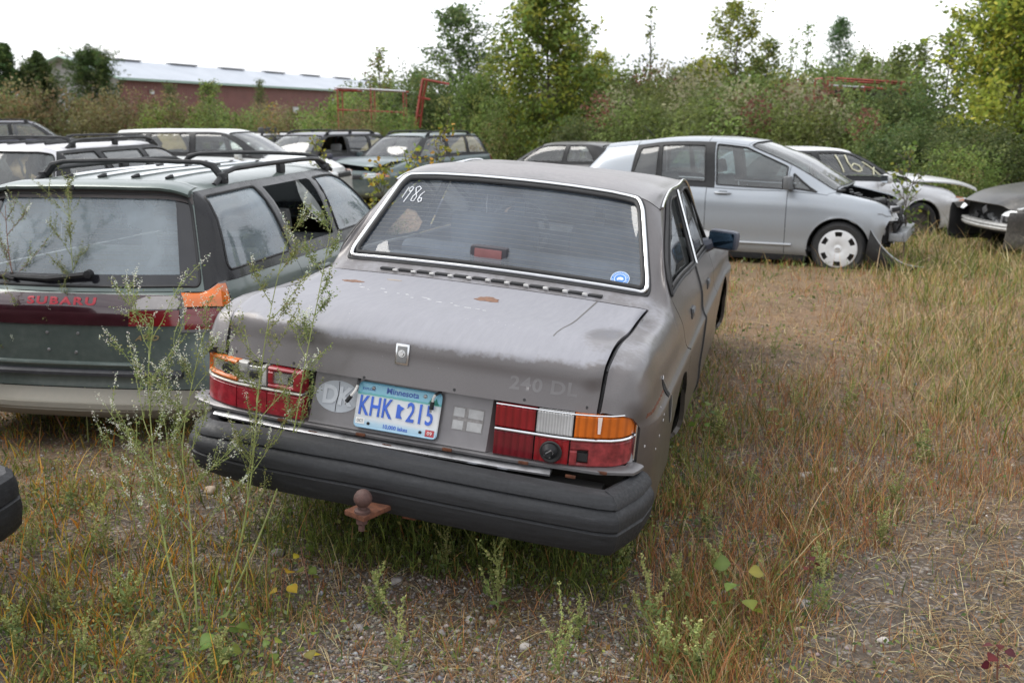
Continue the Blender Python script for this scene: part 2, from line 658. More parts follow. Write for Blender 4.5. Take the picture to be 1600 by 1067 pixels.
def islands(mb):
    """Separate sheets of one part become separate meshes, biggest first (lips touch their sheet by position)."""
    V = np.round(np.array(mb.v) / 1e-5).astype(np.int64)
    _, inv = np.unique(V, axis=0, return_inverse=True)
    inv = inv.ravel()
    par = list(range(int(inv.max()) + 1))
    def find(a):
        while par[a] != a:
            par[a] = par[par[a]]; a = par[a]
        return a
    for f in mb.f:
        a = find(int(inv[f[0]]))
        for i in f[1:]:
            b = find(int(inv[i]))
            if a != b: par[b] = a
    groups = {}
    for f in mb.f:
        groups.setdefault(find(int(inv[f[0]])), []).append(f)
    big = sorted(groups.values(), key=len, reverse=True)
    keep = [g for g in big if len(g) >= 12] or big[:1]
    for g in big:
        if len(g) < 12 and g is not keep[0]: keep[0] += g
    out = []
    for g in keep:
        used = sorted({i for f in g for i in f}); mp_ = {i: j for j, i in enumerate(used)}
        out.append(MB().add([mb.v[i] for i in used], [tuple(mp_[i] for i in f) for f in g]))
    return out

def cast(bvh, o, d):
    h = bvh.ray_cast(Vector(o), Vector(d))
    return h[0], h[1]

def plaque(bvh, poly, axis, start, off, thick, mb=None, grid=0.04, fallback=None):
    """A raised piece following the body: poly are 2D points ('y': x,z cast along +-y; 'x': y,z cast along +-x; 'z': x,y cast down)."""
    mb = mb or MB()
    n = len(poly)
    def cast3(p):
        if axis[0] == 'y':
            o = (p[0], start, p[1]); d = (0, 1 if axis[1:2] == '+' else -1, 0)
        elif axis[0] == 'x':
            o = (start, p[0], p[1]); d = (1 if axis[1:2] == '+' else -1, 0, 0)
        else:
            o = (p[0], p[1], start); d = (0, 0, -1)
        h, nn = cast(bvh, o, d)
        d = Vector(d)
        if h is None:
            h = Vector(fallback(p)) if fallback else None
        return h, d
    xs = [p[0] for p in poly]; ys = [p[1] for p in poly]
    # densify the outline
    out = []
    for i in range(n):
        a, b = np.array(poly[i]), np.array(poly[(i + 1) % n])
        m = max(1, int(np.linalg.norm(b - a) / grid))
        for q in range(m):
            out.append(tuple(a + (b - a) * q / m))
    no = len(out)
    pts = [Vector(p) for p in out]
    gx = np.arange(min(xs) + grid, max(xs), grid); gy = np.arange(min(ys) + grid, max(ys), grid)
    for x in gx:
        for y in gy:
            if in_poly(x, y, out) and min((x - a) ** 2 + (y - b) ** 2 for a, b in out) > (grid * 0.45) ** 2:
                pts.append(Vector((x, y)))
    V2, E2, F2, *_ = delaunay_2d_cdt(pts, [(i, (i + 1) % no) for i in range(no)], [], 1, 1e-7)
    H = []
    for p in V2:
        h, d = cast3(p)
        H.append(h)
    good = [h for h in H if h is not None]
    if not good: return mb
    dd = {'y': Vector((0, 1 if axis[1:2] == '+' else -1, 0)), 'x': Vector((1 if axis[1:2] == '+' else -1, 0, 0)), 'z': Vector((0, 0, -1))}[axis[0]]
    ai = {'y': 1, 'x': 0, 'z': 2}[axis[0]]
    mean = sum(h[ai] for h in good) / len(good)
    for i, p in enumerate(V2):
        if H[i] is None:
            H[i] = Vector((p.x, mean, p.y)) if ai == 1 else (Vector((mean, p.x, p.y)) if ai == 0 else Vector((p.x, p.y, mean)))
    top = [h - dd * (off + thick) for h in H]
    # face winding so that the top looks against the casting direction
    f0 = [tuple(f) for f in F2]
    if not f0: return mb
    a, b, c = (top[i] for i in f0[0][:3])
    if (b - a).cross(c - a).dot(dd) > 0:
        f0 = [f[::-1] for f in f0]
    o = len(top)
    V = top + [top[i] + dd * (thick + off + 0.004) for i in range(no)]
    F = list(f0)
    # rim
    nn = (top[f0[0][1]] - top[f0[0][0]])
    for i in range(no):
        j = (i + 1) % no
        F.append((i, j, o + j, o + i))
    tmp = MB(); tmp.add(V, F)
    bm = bmesh.new()
    vs = [bm.verts.new(p) for p in tmp.v]
    for f in tmp.f:
        try: bm.faces.new([vs[i] for i in f])
        except ValueError: pass
    bmesh.ops.recalc_face_normals(bm, faces=bm.faces[:])
    bm.verts.index_update()
    mb.add([tuple(q.co) for q in bm.verts], [tuple(q.index for q in f.verts) for f in bm.faces])
    bm.free()
    return mb
# ------------------------------------------------------------------ shared car materials
RUBBER = plain('tyre rubber', (0.028, 0.028, 0.029), 0.75, var=0.25, bump=0.25)
BLACKP = plain('black plastic', (0.018, 0.0185, 0.020), 0.5, var=0.2, spec=0.3)
GREYP = plain('grey plastic', (0.11, 0.115, 0.12), 0.6, var=0.15)
SEAL = plain('rubber seal', (0.018, 0.018, 0.019), 0.6)
CHROME = plain('chrome', (0.72, 0.73, 0.74), 0.16, metal=1.0, var=0.06)
STEEL = plain('bare steel', (0.36, 0.36, 0.37), 0.45, metal=0.8, var=0.2)
RUST = plain('rust', (0.115, 0.042, 0.021), 0.9, var=0.45, scale=45, bump=0.5)
SEATM = plain('seat cloth', (0.075, 0.08, 0.09), 0.95, var=0.2, scale=60)
SEATG = plain('grey seat cloth', (0.25, 0.25, 0.25), 0.95, var=0.15, scale=60)
DASHM = plain('dash plastic', (0.04, 0.042, 0.047), 0.7)
SILVERP = plain('silver wheel paint', (0.66, 0.67, 0.68), 0.4, metal=0.05, var=0.06)
GL_CLEAR = glass('car glass', (0.90, 0.95, 0.93), 0.05)
GL_DARK = glass('privacy glass', (0.42, 0.50, 0.49), 0.10)
GL_FAR = glass('dusty car glass', (0.86, 0.93, 0.91), 0.06)

def lens_mat(name, col, rough=0.12, ribs=0.0, emis=None):
    if name in MATS: return MATS[name]
    g = NT(name)
    v = g.coord()
    f = g.noise(v, 9, 5, 0.6)
    c = g.ramp(f, [(0.25, tuple(q * 0.7 for q in col)), (0.75, tuple(min(1, q * 1.2) for q in col))])
    g.set(color=c, rough=rough, coat=0.6, coat_rough=0.08)
    if ribs:
        w = g.n('TexWave', Scale=ribs, Distortion=0.0)
        w.bands_direction = 'X'
        g.l(v, w.inputs['Vector'])
        g.bump(w.outputs['Fac'], 0.5, 0.004)
        g.set(color=g.mix(g.maprange(w.outputs['Fac'], 0.0, 0.5, 0.55, 0.0), c, tuple(q * 0.45 for q in col)))
    MATS[name] = g.m
    return g.m
L_RED = lens_mat('red lens', (0.24, 0.010, 0.014), ribs=13)
L_DRED = lens_mat('dark red lens', (0.16, 0.010, 0.016), ribs=13)
L_AMB = lens_mat('amber lens', (0.62, 0.14, 0.010), ribs=13)
L_CLR = lens_mat('clear lens', (0.55, 0.56, 0.56))

def car_matrix(X, Y, yaw, dz=0.0):
    """yaw clockwise from +Y; car axes: x right, y forwards, origin at the rear bumper's middle on the ground."""
    c, s = math.cos(yaw), math.sin(yaw)
    return Matrix(((c, s, 0, X), (-s, c, 0, Y), (0, 0, 1, dz), (0, 0, 0, 1)))

# ------------------------------------------------------------------ wheels
def wheel(parent, c, R, W, side, style='cap', flat=0.0):
    """side +1: outer face to +x. Children of one Empty-free part: tyre mesh > rim, hubcap."""
    rr = R * 0.70
    prof = [(rr, -W / 2 + .01), (R * .86, -W / 2), (R * .96, -W / 2 + .02), (R, -W / 2 + .05), (R, W / 2 - .05), (R * .96, W / 2 - .02), (R * .86, W / 2), (rr, W / 2 - .012)]
    t = MB().lathe(prof, (0, 0, 0), 'x', 36)
    if flat:
        t.v = [(x, y, max(z, -R + flat)) for x, y, z in t.v]
    to = t.obj('wheel', RUBBER, parent)
    to.location = c
    if side < 0: to.rotation_euler = (0, 0, math.pi)
    o = W / 2 - .012
    rim = MB().lathe([(rr + .004, o - .002), (rr - .008, o - .004), (rr - .012, o - .05), (rr * .3, o - .06), (0, o - .06)], (0, 0, 0), 'x', 36)
    rim.obj('rim', plain('dark steel rim', (0.05, 0.045, 0.042), 0.6), to)
    if style == 'bare': return to
    cap = MB()
    if style == 'cap':
        # pressed plastic cover: broad arms between six rounded slots near the edge
        nseg = 84
        rings = [0.0, .16, .22, .30, .50, .66, .74, .84, .90, .97, 1.0]
        zz = [.012, .012, .006, .012, .020, .018, .016, .013, .012, .008, -.004]
        V = []; F = []
        for j in range(nseg):
            an = 2 * math.pi * j / nseg + math.pi / 2
            for q, hh in zip(rings, zz):
                V.append((o + hh, rr * q * math.cos(an), rr * q * math.sin(an)))
        m = len(rings)
        for j in range(nseg):
            ph = (j + .5) / nseg * 6
            slot = abs((ph + .5) % 1 - .5) < .19
            for i in range(m - 1):
                rm = (rings[i] + rings[i + 1]) / 2
                if slot and .66 < rm < .90: continue
                j2 = (j + 1) % nseg
                F.append((j * m + i, j * m + i + 1, j2 * m + i + 1, j2 * m + i))
        cap.add(V, F)
        cap.lathe([(0, o + .018), (rr * .13, o + .018), (rr * .15, o + .012)], (0, 0, 0), 'x', 20)
        co = cap.obj('hubcap', SILVERP, to)
        # raised ring-and-bar emblem in the middle
        em = MB().lathe([(rr * .075, o + .019), (rr * .085, o + .022), (rr * .095, o + .019)], (0, 0, 0), 'x', 18)
        em.box((o + .0205, 0, 0), (.003, rr * .22, rr * .035))
        em.obj('emblem', CHROME, co)
    else:
        for k in range(5):
            an = 2 * math.pi * k / 5
            cap.tube([(o, rr * .15 * math.cos(an), rr * .15 * math.sin(an)), (o + .012, rr * .55 * math.cos(an), rr * .55 * math.sin(an)), (o - .002, rr * .97 * math.cos(an), rr * .97 * math.sin(an))], [.04, .035, .045], 6)
        cap.lathe([(0, o + .01), (rr * .2, o + .008), (rr * .24, o - .02)], (0, 0, 0), 'x', 20)
        cap.lathe([(rr * .92, o - .02), (rr * .96, o + .006), (rr * 1.0, o)], (0, 0, 0), 'x', 36)
        cap.obj('hubcap', SILVERP, to)
    return to

def arch_liner(parent, cy, cz, R, hw, side):
    prof = [(R, 0.0), (R, -.30), (0.05, -.30)]
    m = MB().lathe([(r, o * side) for r, o in prof], (side * (hw - .03), cy, cz), 'x', 24, -.3, math.pi + .3)
    return m.obj('wheel_well', plain('wheel well', (0.012, 0.012, 0.012), 0.9), parent)

def seat(parent, x, y, z, w=.50, headrest=True, mat=None, lean=.22, bh=.58):
    mat = mat or SEATM
    s = MB().box((x, y, z + .08), (w, .50, .16), bev=.05)
    o = s.obj('seat', mat, parent)
    R_ = Matrix.Rotation(lean, 3, 'X')
    b = MB().box((x, y - .26 - .10, z + .10 + bh / 2), (w * .96, .13, bh), R_, bev=.055)
    b.obj('backrest', mat, o)
    if headrest:
        h = MB().box((x, y - .26 - .22, z + .20 + bh), (w * .55, .09, .17), R_, bev=.04)
        h.obj('headrest', mat, o)
    return o

def steering_wheel(parent, c, tilt=.5, R=.19):
    pts = []
    for k in range(24):
        a = 2 * math.pi * k / 24
        p = Vector((R * math.cos(a), 0, R * math.sin(a)))
        pts.append(Matrix.Rotation(-tilt, 3, 'X') @ p + Vector(c))
    m = MB().tube(pts, .015, 6, closed=True)
    m.tube([pts[0], c, pts[12]], .018, 6)
    m.tube([c, Vector(c) + Vector((0, .3, -.16))], .03, 8)
    return m.obj('steering_wheel', DASHM, parent)

# ------------------------------------------------------------------ generic wagon / hatchback / saloon shells
def low_col(y, belt, hw, sill=.20, ys=None, z3=.68, cut=None):
    ys = ys or [y] * 6
    z = [sill, sill + .04, .43, z3, belt - .07, belt]
    xx = [.86, .965, 1.0, .997, .972, .935]
    return [(hw * a, yy, zz) for a, yy, zz in zip(xx, ys, z)]

def make_shell(sp):
    """sp: cols: list of (low column, four upper points). Returns the body Surf."""
    P = []
    for low, top in sp['cols']:
        right = [np.array(p, float) for p in low] + [np.array(p, float) for p in top]
        left = [q * np.array((-1, 1, 1)) for q in right[:-1]][::-1]
        P.append(right + left)
    return Surf(np.array(P), sp.get('k', 5), sp.get('sharp_c', ()), sp.get('sharp_r', ()))

def fascia(col0, ycen, k=4, p=2.6, r_top=5, top_pts=None):
    """Grid that closes an end of the car between the belt and the sill. col0: right half points of the end column."""
    col = [np.array(q, float) for q in col0]
    top = col[r_top:]
    fr = [q[0] / top[0][0] for q in top]
    P = []
    for li, r in enumerate(range(r_top, -1, -1)):
        if li == 0:
            right = top
        else:
            c = col[r]
            right = [np.array((c[0] * f, ycen[li] + (c[1] - ycen[li]) * abs(f) ** p, c[2])) for f in fr]
        left = [q * np.array((-1, 1, 1)) for q in right[:-1]][::-1]
        P.append(list(right) + left)
    return Surf(np.array(P), k)

def window_set(sh, root, glass_for, seal_r=.007, sealmat=None, frame_for=None):
    """Panes left over by the shell become window parts, each with its seal as a sub-part."""
    res = {}
    for pn in sh.panes:
        mb = MB().add(pn['v'], pn['f'])
        gm = glass_for(pn['name'], pn['bl'])
        if gm is None: continue
        o = mb.obj(pn['name'].split('#')[0], gm, root, smooth_angle=None)
        o.data.shade_smooth()
        s = MB()
        pts = [p + n * .001 for p, n in zip(pn['loop'], pn['nrm'])]
        pts2 = [pts[0]]
        for q in pts[1:]:
            if np.linalg.norm(q - pts2[-1]) > .004: pts2.append(q)
        if np.linalg.norm(pts2[0] - pts2[-1]) < .004: pts2.pop()
        s.tube(pts2, pn['bl'].get('seal', seal_r), 6, closed=True)
        s.obj('window_seal', (frame_for(pn['name']) if frame_for else None) or sealmat or SEAL, o)
        res[pn['name']] = o
    return res

def mirror_block(bl, nr, name=None):
    c0, c1, r0, r1 = bl['block']
    T = nr - 1
    b = dict(bl)
    b['block'] = (c0, c1, T - r1, T - r0)
    b['poly'] = [(u, T - v) for u, v in bl['poly']][::-1]
    if isinstance(bl.get('r'), (list, tuple)): b['r'] = list(bl['r'])[::-1]
    b['side'] = -1
    if name: b['name'] = name
    return b

def estate_spec(L=4.70, hw=.872, roof=1.47, belt=.98, kind='wagon', k=5):
    """Control columns from tail to nose (wagon or saloon), about 20 mm accurate for a late nineties car."""
    sc_ = L / 4.70
    def T(y, w, z, zc=None, bow=0.0):
        zc = zc if zc is not None else z + .05
        return [(w, y, z), (w * .86, y - bow * .3, z + (zc - z) * .62), (w * .48, y - bow * .8, z + (zc - z) * .92), (0, y - bow, zc)]
    r = roof
    cols = []
    if kind == 'wagon':
        cols.append((low_col(.10, belt, hw * .93, ys=[.16, .10, .09, .14, .20, .24]), T(.20, .70, belt + .01, belt + .01, .12)))
        cols.append((low_col(.30, belt, hw * .965, ys=[.30, .30, .30, .32, .34, .36]), T(.50, .565, r - .055, r - .01, .05)))
        cols.append((low_col(.62, belt, hw * .985), T(.66, .57, r - .05, r, .02)))
        cols.append((low_col(1.20, belt - .005, hw), T(1.10, .575, r - .04, r + .012)))
        cols.append((low_col(1.28, belt - .005, hw), T(1.17, .577, r - .04, r + .012)))
        cols.append((low_col(2.02, belt - .015, hw), T(1.98, .58, r - .035, r + .01)))
        cols.append((low_col(2.09, belt - .015, hw), T(2.05, .58, r - .035, r + .01)))
        cols.append((low_col(2.96, belt - .035, hw), T(2.62, .555, r - .065, r - .03, -.08)))
    else:
        cols.append((low_col(.10, belt - .05, hw * .92, ys=[.16, .08, .06, .08, .11, .14]), T(.12, .70, belt - .03, belt - .01, .06)))
        cols.append((low_col(.45, belt - .02, hw * .97), T(.5, .68, belt + .01, belt + .05, .04)))
        cols.append((low_col(.85, belt, hw * .99), T(.80, .66, belt + .02, belt + .06, .06)))
        cols.append((low_col(1.10, belt, hw), T(1.30, .55, r - .08, r - .03, .06)))
        cols.append((low_col(1.28, belt - .005, hw), T(1.40, .565, r - .055, r - .01, .02)))
        cols.append((low_col(2.02, belt - .015, hw), T(1.98, .58, r - .035, r + .01)))
        cols.append((low_col(2.09, belt - .015, hw), T(2.05, .58, r - .035, r + .01)))
        cols.append((low_col(2.96, belt - .035, hw), T(2.62, .555, r - .065, r - .03, -.08)))
    cols.append((low_col(3.36, belt - .06, hw), T(3.42, .70, belt - .04, belt + .01, -.06)))
    cols.append((low_col(3.80, belt - .13, hw), T(3.85, .68, belt - .09, belt - .03, -.03)))
    cols.append((low_col(4.30, belt - .24, hw * .96), T(4.32, .64, belt - .20, belt - .14, -.05)))
    cols.append((low_col(4.52, belt - .30, hw * .88, ys=[4.50, 4.56, 4.56, 4.52, 4.46, 4.42]), T(4.46, .60, belt - .28, belt - .23, -.12)))
    cols = [([(x, y * sc_, z) for x, y, z in a], [(x, y * sc_, z) for x, y, z in b]) for a, b in cols]
    return dict(cols=cols, k=k, kind=kind, sharp_c=[(8, 6, 12), (1, 6, 12), (0, 0, 18)] if kind == 'wagon' else [(8, 6, 12), (2, 6, 12), (0, 0, 18)],
                sharp_r=[], hw=hw, L=L, roof=roof, belt=belt, axles=(1.02 * sc_, 3.70 * sc_))

def car(name, label, group, M, sp, mats, opts):
    """Assemble a car from its spec. opts: rails, wheels, hatchless, nofront, interior..."""
    root = empty(name, label, 'car', group, matrix=M)
    sf = make_shell(sp)
    sh = Shell()
    wag = sp['kind'] != 'saloon'
    nr = sf.nr
    blocks = []
    pr = opts.get('pillar', 'pillar')
    side = []
    if wag:
        side.append(dict(name='quarter_window', block=(1, 3, 5, 6), poly=[(1.04, 5.10), (2.97, 5.10), (2.97, 5.91), (1.10, 5.91)], r=[.05, .03, .02, .08], ring=pr))
        side.append(dict(name='rear_door_window', block=(4, 5, 5, 6), poly=[(4.02, 5.14), (4.98, 5.14), (4.98, 5.88), (4.02, 5.88)], r=.025, ring=pr))
    else:
        side.append(dict(name='rear_door_window', block=(4, 5, 5, 6), poly=[(4.05, 5.14), (4.98, 5.14), (4.98, 5.88), (4.32, 5.88)], r=[.03, .02, .02, .16], ring=pr))
    side.append(dict(name='front_door_window', block=(6, 8, 5, 6), poly=[(6.03, 5.14), (7.62, 5.14), (7.05, 5.84), (6.9, 5.88), (6.03, 5.88)], r=[.02, .03, .05, .05, .02], ring=pr))
    for b in side:
        b['side'] = 1
        blocks += [b, mirror_block(b, nr)]
    blocks.append(dict(name='windshield', block=(7, 8, 6, 12), poly=[(7.06, 6.15), (7.96, 6.10), (7.96, 11.90), (7.06, 11.85)], r=.07, ring='body', seal=.008))
    if wag:
        blocks.append(dict(name='rear_window', block=(0, 1, 6, 12), poly=[(.05, 6.15), (.90, 6.22), (.90, 11.78), (.05, 11.85)], r=.07, ring=opts.get('tail_ring', 'tailgate'), seal=.008))
    else:
        blocks.append(dict(name='rear_window', block=(2, 3, 6, 12), poly=[(2.05, 6.15), (2.94, 6.12), (2.94, 11.88), (2.05, 11.85)], r=.07, ring='body', seal=.008))
    T = nr - 1
    def part(c, r):
        rr = r if r < 9 else T - 1 - r
        s = '' if r < 9 else '#left'
        if rr >= 6:
            if c >= 8: return None if opts.get('nohood') else 'hood'
            if wag or c >= 2: return 'roof'
            return 'trunk_lid'
        if rr == 5:
            if c >= 8: return 'hood' if not opts.get('nohood') else 'body'
            return pr if (0 if wag else 1) <= c <= 7 else 'body'
        if c in (3, 4) and rr >= 1: return 'rear_door' + s
        if c in (5, 6) and rr >= 1: return 'front_door' + s
        if c >= 7 and rr >= 1:
            return 'fender' + s
        if rr == 0: return 'sill'
        return 'body'
    if opts.get('part'):
        base_part = part
        part = lambda c, r: opts['part'](c, r, base_part)
    sh.add_surf(sf, part, blocks)
    col0 = sp['cols'][0]
    rp = opts.get('rear_part') or (lambda l, a: 'bumper#rear' if l >= 2 else ('tailgate' if wag else 'trunk_lid') if 1 <= a <= 6 else 'body')
    y5 = col0[0][5][1]
    rf = fascia(list(col0[0]) + list(col0[1]), opts.get('rear_y', [0, .12, .06, .0, .0, .06]))
    sh.add_surf(rf, rp, flip=True)
    if not opts.get('nofront'):
        colN = sp['cols'][-1]
        yN = sp['L']
        ff = fascia(list(colN[0]) + list(colN[1]), [0, yN - .06, yN - .02, yN, yN, yN - .05])
        sh.add_surf(ff, lambda l, a: 'bumper#front' if l >= 1 else 'body')
    sh.weld()
    R = sp.get('wheelR', .315)
    for cy in sp['axles']:
        sh.cut_arch(cy, R - .01, R + .055, [n for n in sh.parts if n.split('#')[0] in ('body', 'sill', 'rear_door', 'fender', 'cladding', 'bumper', 'front_door')])
    bv = sh.bvh()
    parts = sh.build(root, mats, gap=opts.get('gap', .0025), nolip=(pr,))
    window_set(sh, root, opts.get('glass_for', lambda n, b: GL_FAR))
    hw = sp['hw']
    for cy in sp['axles']:
        for s in (1, -1):
            arch_liner(root, cy, R - .01, R + .05, hw, s)
            if not opts.get('nowheels'):
                wheel(root, (s * (hw - .11), cy, R), R, .20, s, opts.get('wheel', 'cap'))
            rim = MB()
            pts = []
            for k in range(25):
                an = math.pi * (-.06 + 1.12 * k / 24)
                yy, zz = cy + (R + .055) * math.cos(an), R - .01 + (R + .055) * math.sin(an)
                h, nn = cast(bv, (s * 2, yy + .004 * math.cos(an), zz + .006 * math.sin(an)), (-s, 0, 0))
                if h is None or abs(h.x) < hw * .8: continue
                pts.append((h.x - s * .004, yy, zz))
            if len(pts) > 4:
                rim.tube(pts, .011, 6)
                rim.obj('arch_lip', mats.get('arch', mats.get('cladding', mats['body'])), root)
    # cabin
    fl = MB().box((0, sp['L'] * .45, .30), (hw * 1.7, sp['L'] * .62, .06))
    fl.obj('floor_pan', DASHM, root)
    if opts.get('interior', True):
        sm = opts.get('seat', SEATG)
        ty = sp['L'] * .5
        for s in (1, -1):
            seat(root, s * .36, sp['L'] * .52, .36, mat=sm)
        seat(root, 0, sp['L'] * .335, .38, w=1.25, mat=sm, headrest=False)
        dd = MB().box((0, sp['L'] * .685, .80), (1.36, .34, .20), bev=.06)
        dd.obj('dashboard', DASHM, root)
        steering_wheel(root, (-.36, sp['L'] * .635, .86))
    return (root, sh, bv, parts, sf, rf) if opts.get('rear_part') else (root, sh, bv, parts, sf)

def door_handle(root, bv, y, z, side, mat, L=.17):
    h, n = cast(bv, (side * 2, y, z), (-side, 0, 0))
    if h is None: return
    x = h.x
    m = MB()
    m.tube([(x + side * .004, y - L / 2, z), (x + side * .030, y - L / 2 + .03, z + .002), (x + side * .032, y + L / 2 - .03, z + .002), (x + side * .004, y + L / 2, z)], [.012, .014, .014, .012], 8)
    o = m.obj('door_handle', mat, root)
    plaque(bv, [(y - .05, z - .022), (y + .05, z - .022), (y + .05, z + .022), (y - .05, z + .022)], 'x-' if side > 0 else 'x+', side * 2, .0005, .001).obj('handle_recess', SEAL, o)

def door_mirror(root, bv, y, z, side, mat, s=1.0):
    h, n = cast(bv, (side * 2, y, z - .02), (-side, 0, 0))
    x = h.x if h is not None else side * .75
    m = MB()
    m.box((x + side * .13 * s, y, z + .06), (.19 * s, .085, .135 * s), bev=.038)
    m.tube([(x, y + .01, z - .02), (x + side * .07, y + .005, z)], [.035, .03], 8)
    o = m.obj('door_mirror', mat, root)
    g = MB().box((x + side * .13 * s, y - .044, z + .06), (.155 * s, .004, .10 * s))
    g.obj('mirror_glass', plain('mirror glass', (.75, .8, .85), .04, metal=1.0, var=.02), o)
    return o

def roof_rails(root, sh_bv, ys, xs, h=.055, r=.017, mat=None, cross=()):
    for s in (1, -1):
        m = MB()
        pts = []
        y0, y1 = ys
        for k in range(15):
            t = k / 14
            y = y0 + (y1 - y0) * t
            hh, _ = cast(sh_bv, (s * xs, y, 3), (0, 0, -1))
            z = hh.z if hh is not None else 1.45
            e = min(1, min(t, 1 - t) / .10)
            pts.append((s * xs, y, z + h * smooth(e) - .004))
        m.tube(pts, r, 8)
        for t in (.06, .5, .94):
            y = y0 + (y1 - y0) * t
            hh, _ = cast(sh_bv, (s * xs, y, 3), (0, 0, -1))
            z = hh.z if hh is not None else 1.45
            m.box((s * xs, y, z + h * .35), (.035, .09, h * .9), bev=.012)
        m.obj('roof_rail', mat or BLACKP, root)
    for y, hgt in cross:
        pts = []
        for k in range(17):
            t = -1 + 2 * k / 16
            x = xs * t * 1.02
            hh, _ = cast(sh_bv, (x, y, 3), (0, 0, -1))
            z = hh.z if hh is not None else 1.45
            e = min(1, (1 - abs(t)) / .16)
            pts.append((x, y, max(z, 0) + .015 + hgt * smooth(e)))
        MB().tube(pts, [.022 if abs(i - 8) > 6 else .013 for i in range(17)], 8).obj('roof_crossbar', mat or BLACKP, root)
# ------------------------------------------------------------------ the grey saloon in the middle
# car axes -> camera-levelled axes, solved from the number plate, rear window, lid and lamps
_W = np.array([[0.9602279817, 0.2672483576, 0.0808735956], [-0.2663009535, 0.9636291061, -0.0224220415], [-0.0839012508, 0.0, 0.9964740740]])
_C = np.array([1.1663, -3.0644, 1.7084])
_a = -rad(12.7 - 12.4369)
_Rx = np.array([[1, 0, 0], [0, math.cos(_a), -math.sin(_a)], [0, math.sin(_a), math.cos(_a)]])
_M3 = _Rx @ np.array(_W)
_T = -_M3 @ _C + np.array([0, 0, CAM_H])
SEDAN_M = Matrix(((*_M3[0], _T[0]), (*_M3[1], _T[1]), (*_M3[2], _T[2]), (0, 0, 0, 1)))

def sedan_paint(name, lid=False, roof=False):
    g = NT(name)
    v = g.coord()
    s = g.sep(v)
    n1 = g.noise(v, 7, 6, 0.62); n2 = g.noise(v, 45, 5, 0.65); n3 = g.noise(v, 500, 2); n4 = g.noise(v, 2.2, 4)
    base = g.ramp(n3, [(0.25, (0.101, 0.092, 0.092)), (0.75, (0.138, 0.126, 0.127))])
    base = g.mix(g.maprange(n4, .35, .7, 0, .35), base, (0.090, 0.080, 0.076))
    # clear coat gone where the sun has beaten down: chalky, lighter metal, with a ragged edge
    edge = g.math('ADD', g.math('MULTIPLY', g.math('SUBTRACT', n1, 0.5), .085), g.math('MULTIPLY', g.math('SUBTRACT', n2, 0.5), .035))
    if roof:
        m = g.maprange(g.math('ADD', s[2], edge), 1.335, 1.375, 0, 1)
    else:
        ax = g.math('ABSOLUTE', s[0])
        zz = g.math('SUBTRACT', s[2], g.math('MULTIPLY', g.maprange(ax, .25, .70, 0, 1), .016))
        m = g.maprange(g.math('ADD', zz, edge), .863 if lid else .846, .880 if lid else .860, 0, 1)
        if lid:
            # a darker untouched patch by the right-hand shut line
            dx = g.math('SUBTRACT', s[0], .64); dy = g.math('SUBTRACT', s[1], .34)
            d = g.math('ADD', g.math('MULTIPLY', g.math('MULTIPLY', dx, dx), 130), g.math('MULTIPLY', g.math('MULTIPLY', dy, dy), 22))
            m = g.math('MULTIPLY', m, g.maprange(g.math('ADD', d, g.math('MULTIPLY', n2, 1.6)), 1.2, 1.8, .25, 1))
        else:
            m = g.math('MULTIPLY', m, g.maprange(g.math('ADD', n1, g.math('MULTIPLY', n2, .5)), .50, .80, 1, .15))
            m = g.math('MULTIPLY', m, g.maprange(s[1], .98, 1.06, 1, .06))
    streak = g.noise(g.coord('Object', (60, 9, 9)), 1.0, 5, .7)
    chalk = g.mix(g.maprange(streak, .35, .7), (.222, .223, .247), (.250, .251, .276))
    if roof: chalk = g.mix(g.maprange(n2, .3, .7), (0.215, 0.206, 0.212), (0.271, 0.260, 0.265))
    col = g.mix(m, base, chalk)
    # rim of lifted clear coat along the edge, white flecks
    rim = g.math('MULTIPLY', g.math('MULTIPLY', m, g.math('SUBTRACT', 1.0, m)), 0.5, True)
    col = g.mix(rim, col, (0.310, 0.310, 0.327))
    vo = g.n('TexVoronoi', Scale=55.0); g.l(v, vo.inputs['Vector'])
    fl = g.math('MULTIPLY', g.maprange(vo.outputs['Distance'], .10, .07, 0, 1), g.math('MULTIPLY', g.maprange(n1, .58, .64, 0, .8), g.maprange(s[2], .80, .84, 0, 1)), True)
    col = g.mix(fl, col, (.62, .62, .63))
    geo = g.n('NewGeometry')
    col = g.mix(geo.outputs['Backfacing'], col, (.03, .03, .032))
    # grime low on the flanks, deepened to paint in the dark ground reflection
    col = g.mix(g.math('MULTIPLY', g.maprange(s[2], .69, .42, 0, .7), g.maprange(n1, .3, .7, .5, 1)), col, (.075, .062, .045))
    g.set(color=col, metal=g.maprange(m, 0, 1, .4, .08), coat=g.maprange(m, 0, 1, .5, 0.0), coat_rough=.18,
          rough=g.math('ADD', g.maprange(m, 0, 1, .36, .56), g.math('MULTIPLY', n2, .14)))
    g.bump(g.math('ADD', m, g.math('MULTIPLY', n2, .25)), .10, .002)
    return g.m
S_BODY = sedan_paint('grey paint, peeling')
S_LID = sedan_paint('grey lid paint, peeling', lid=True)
S_ROOF = sedan_paint('grey roof paint, chalky', roof=True)

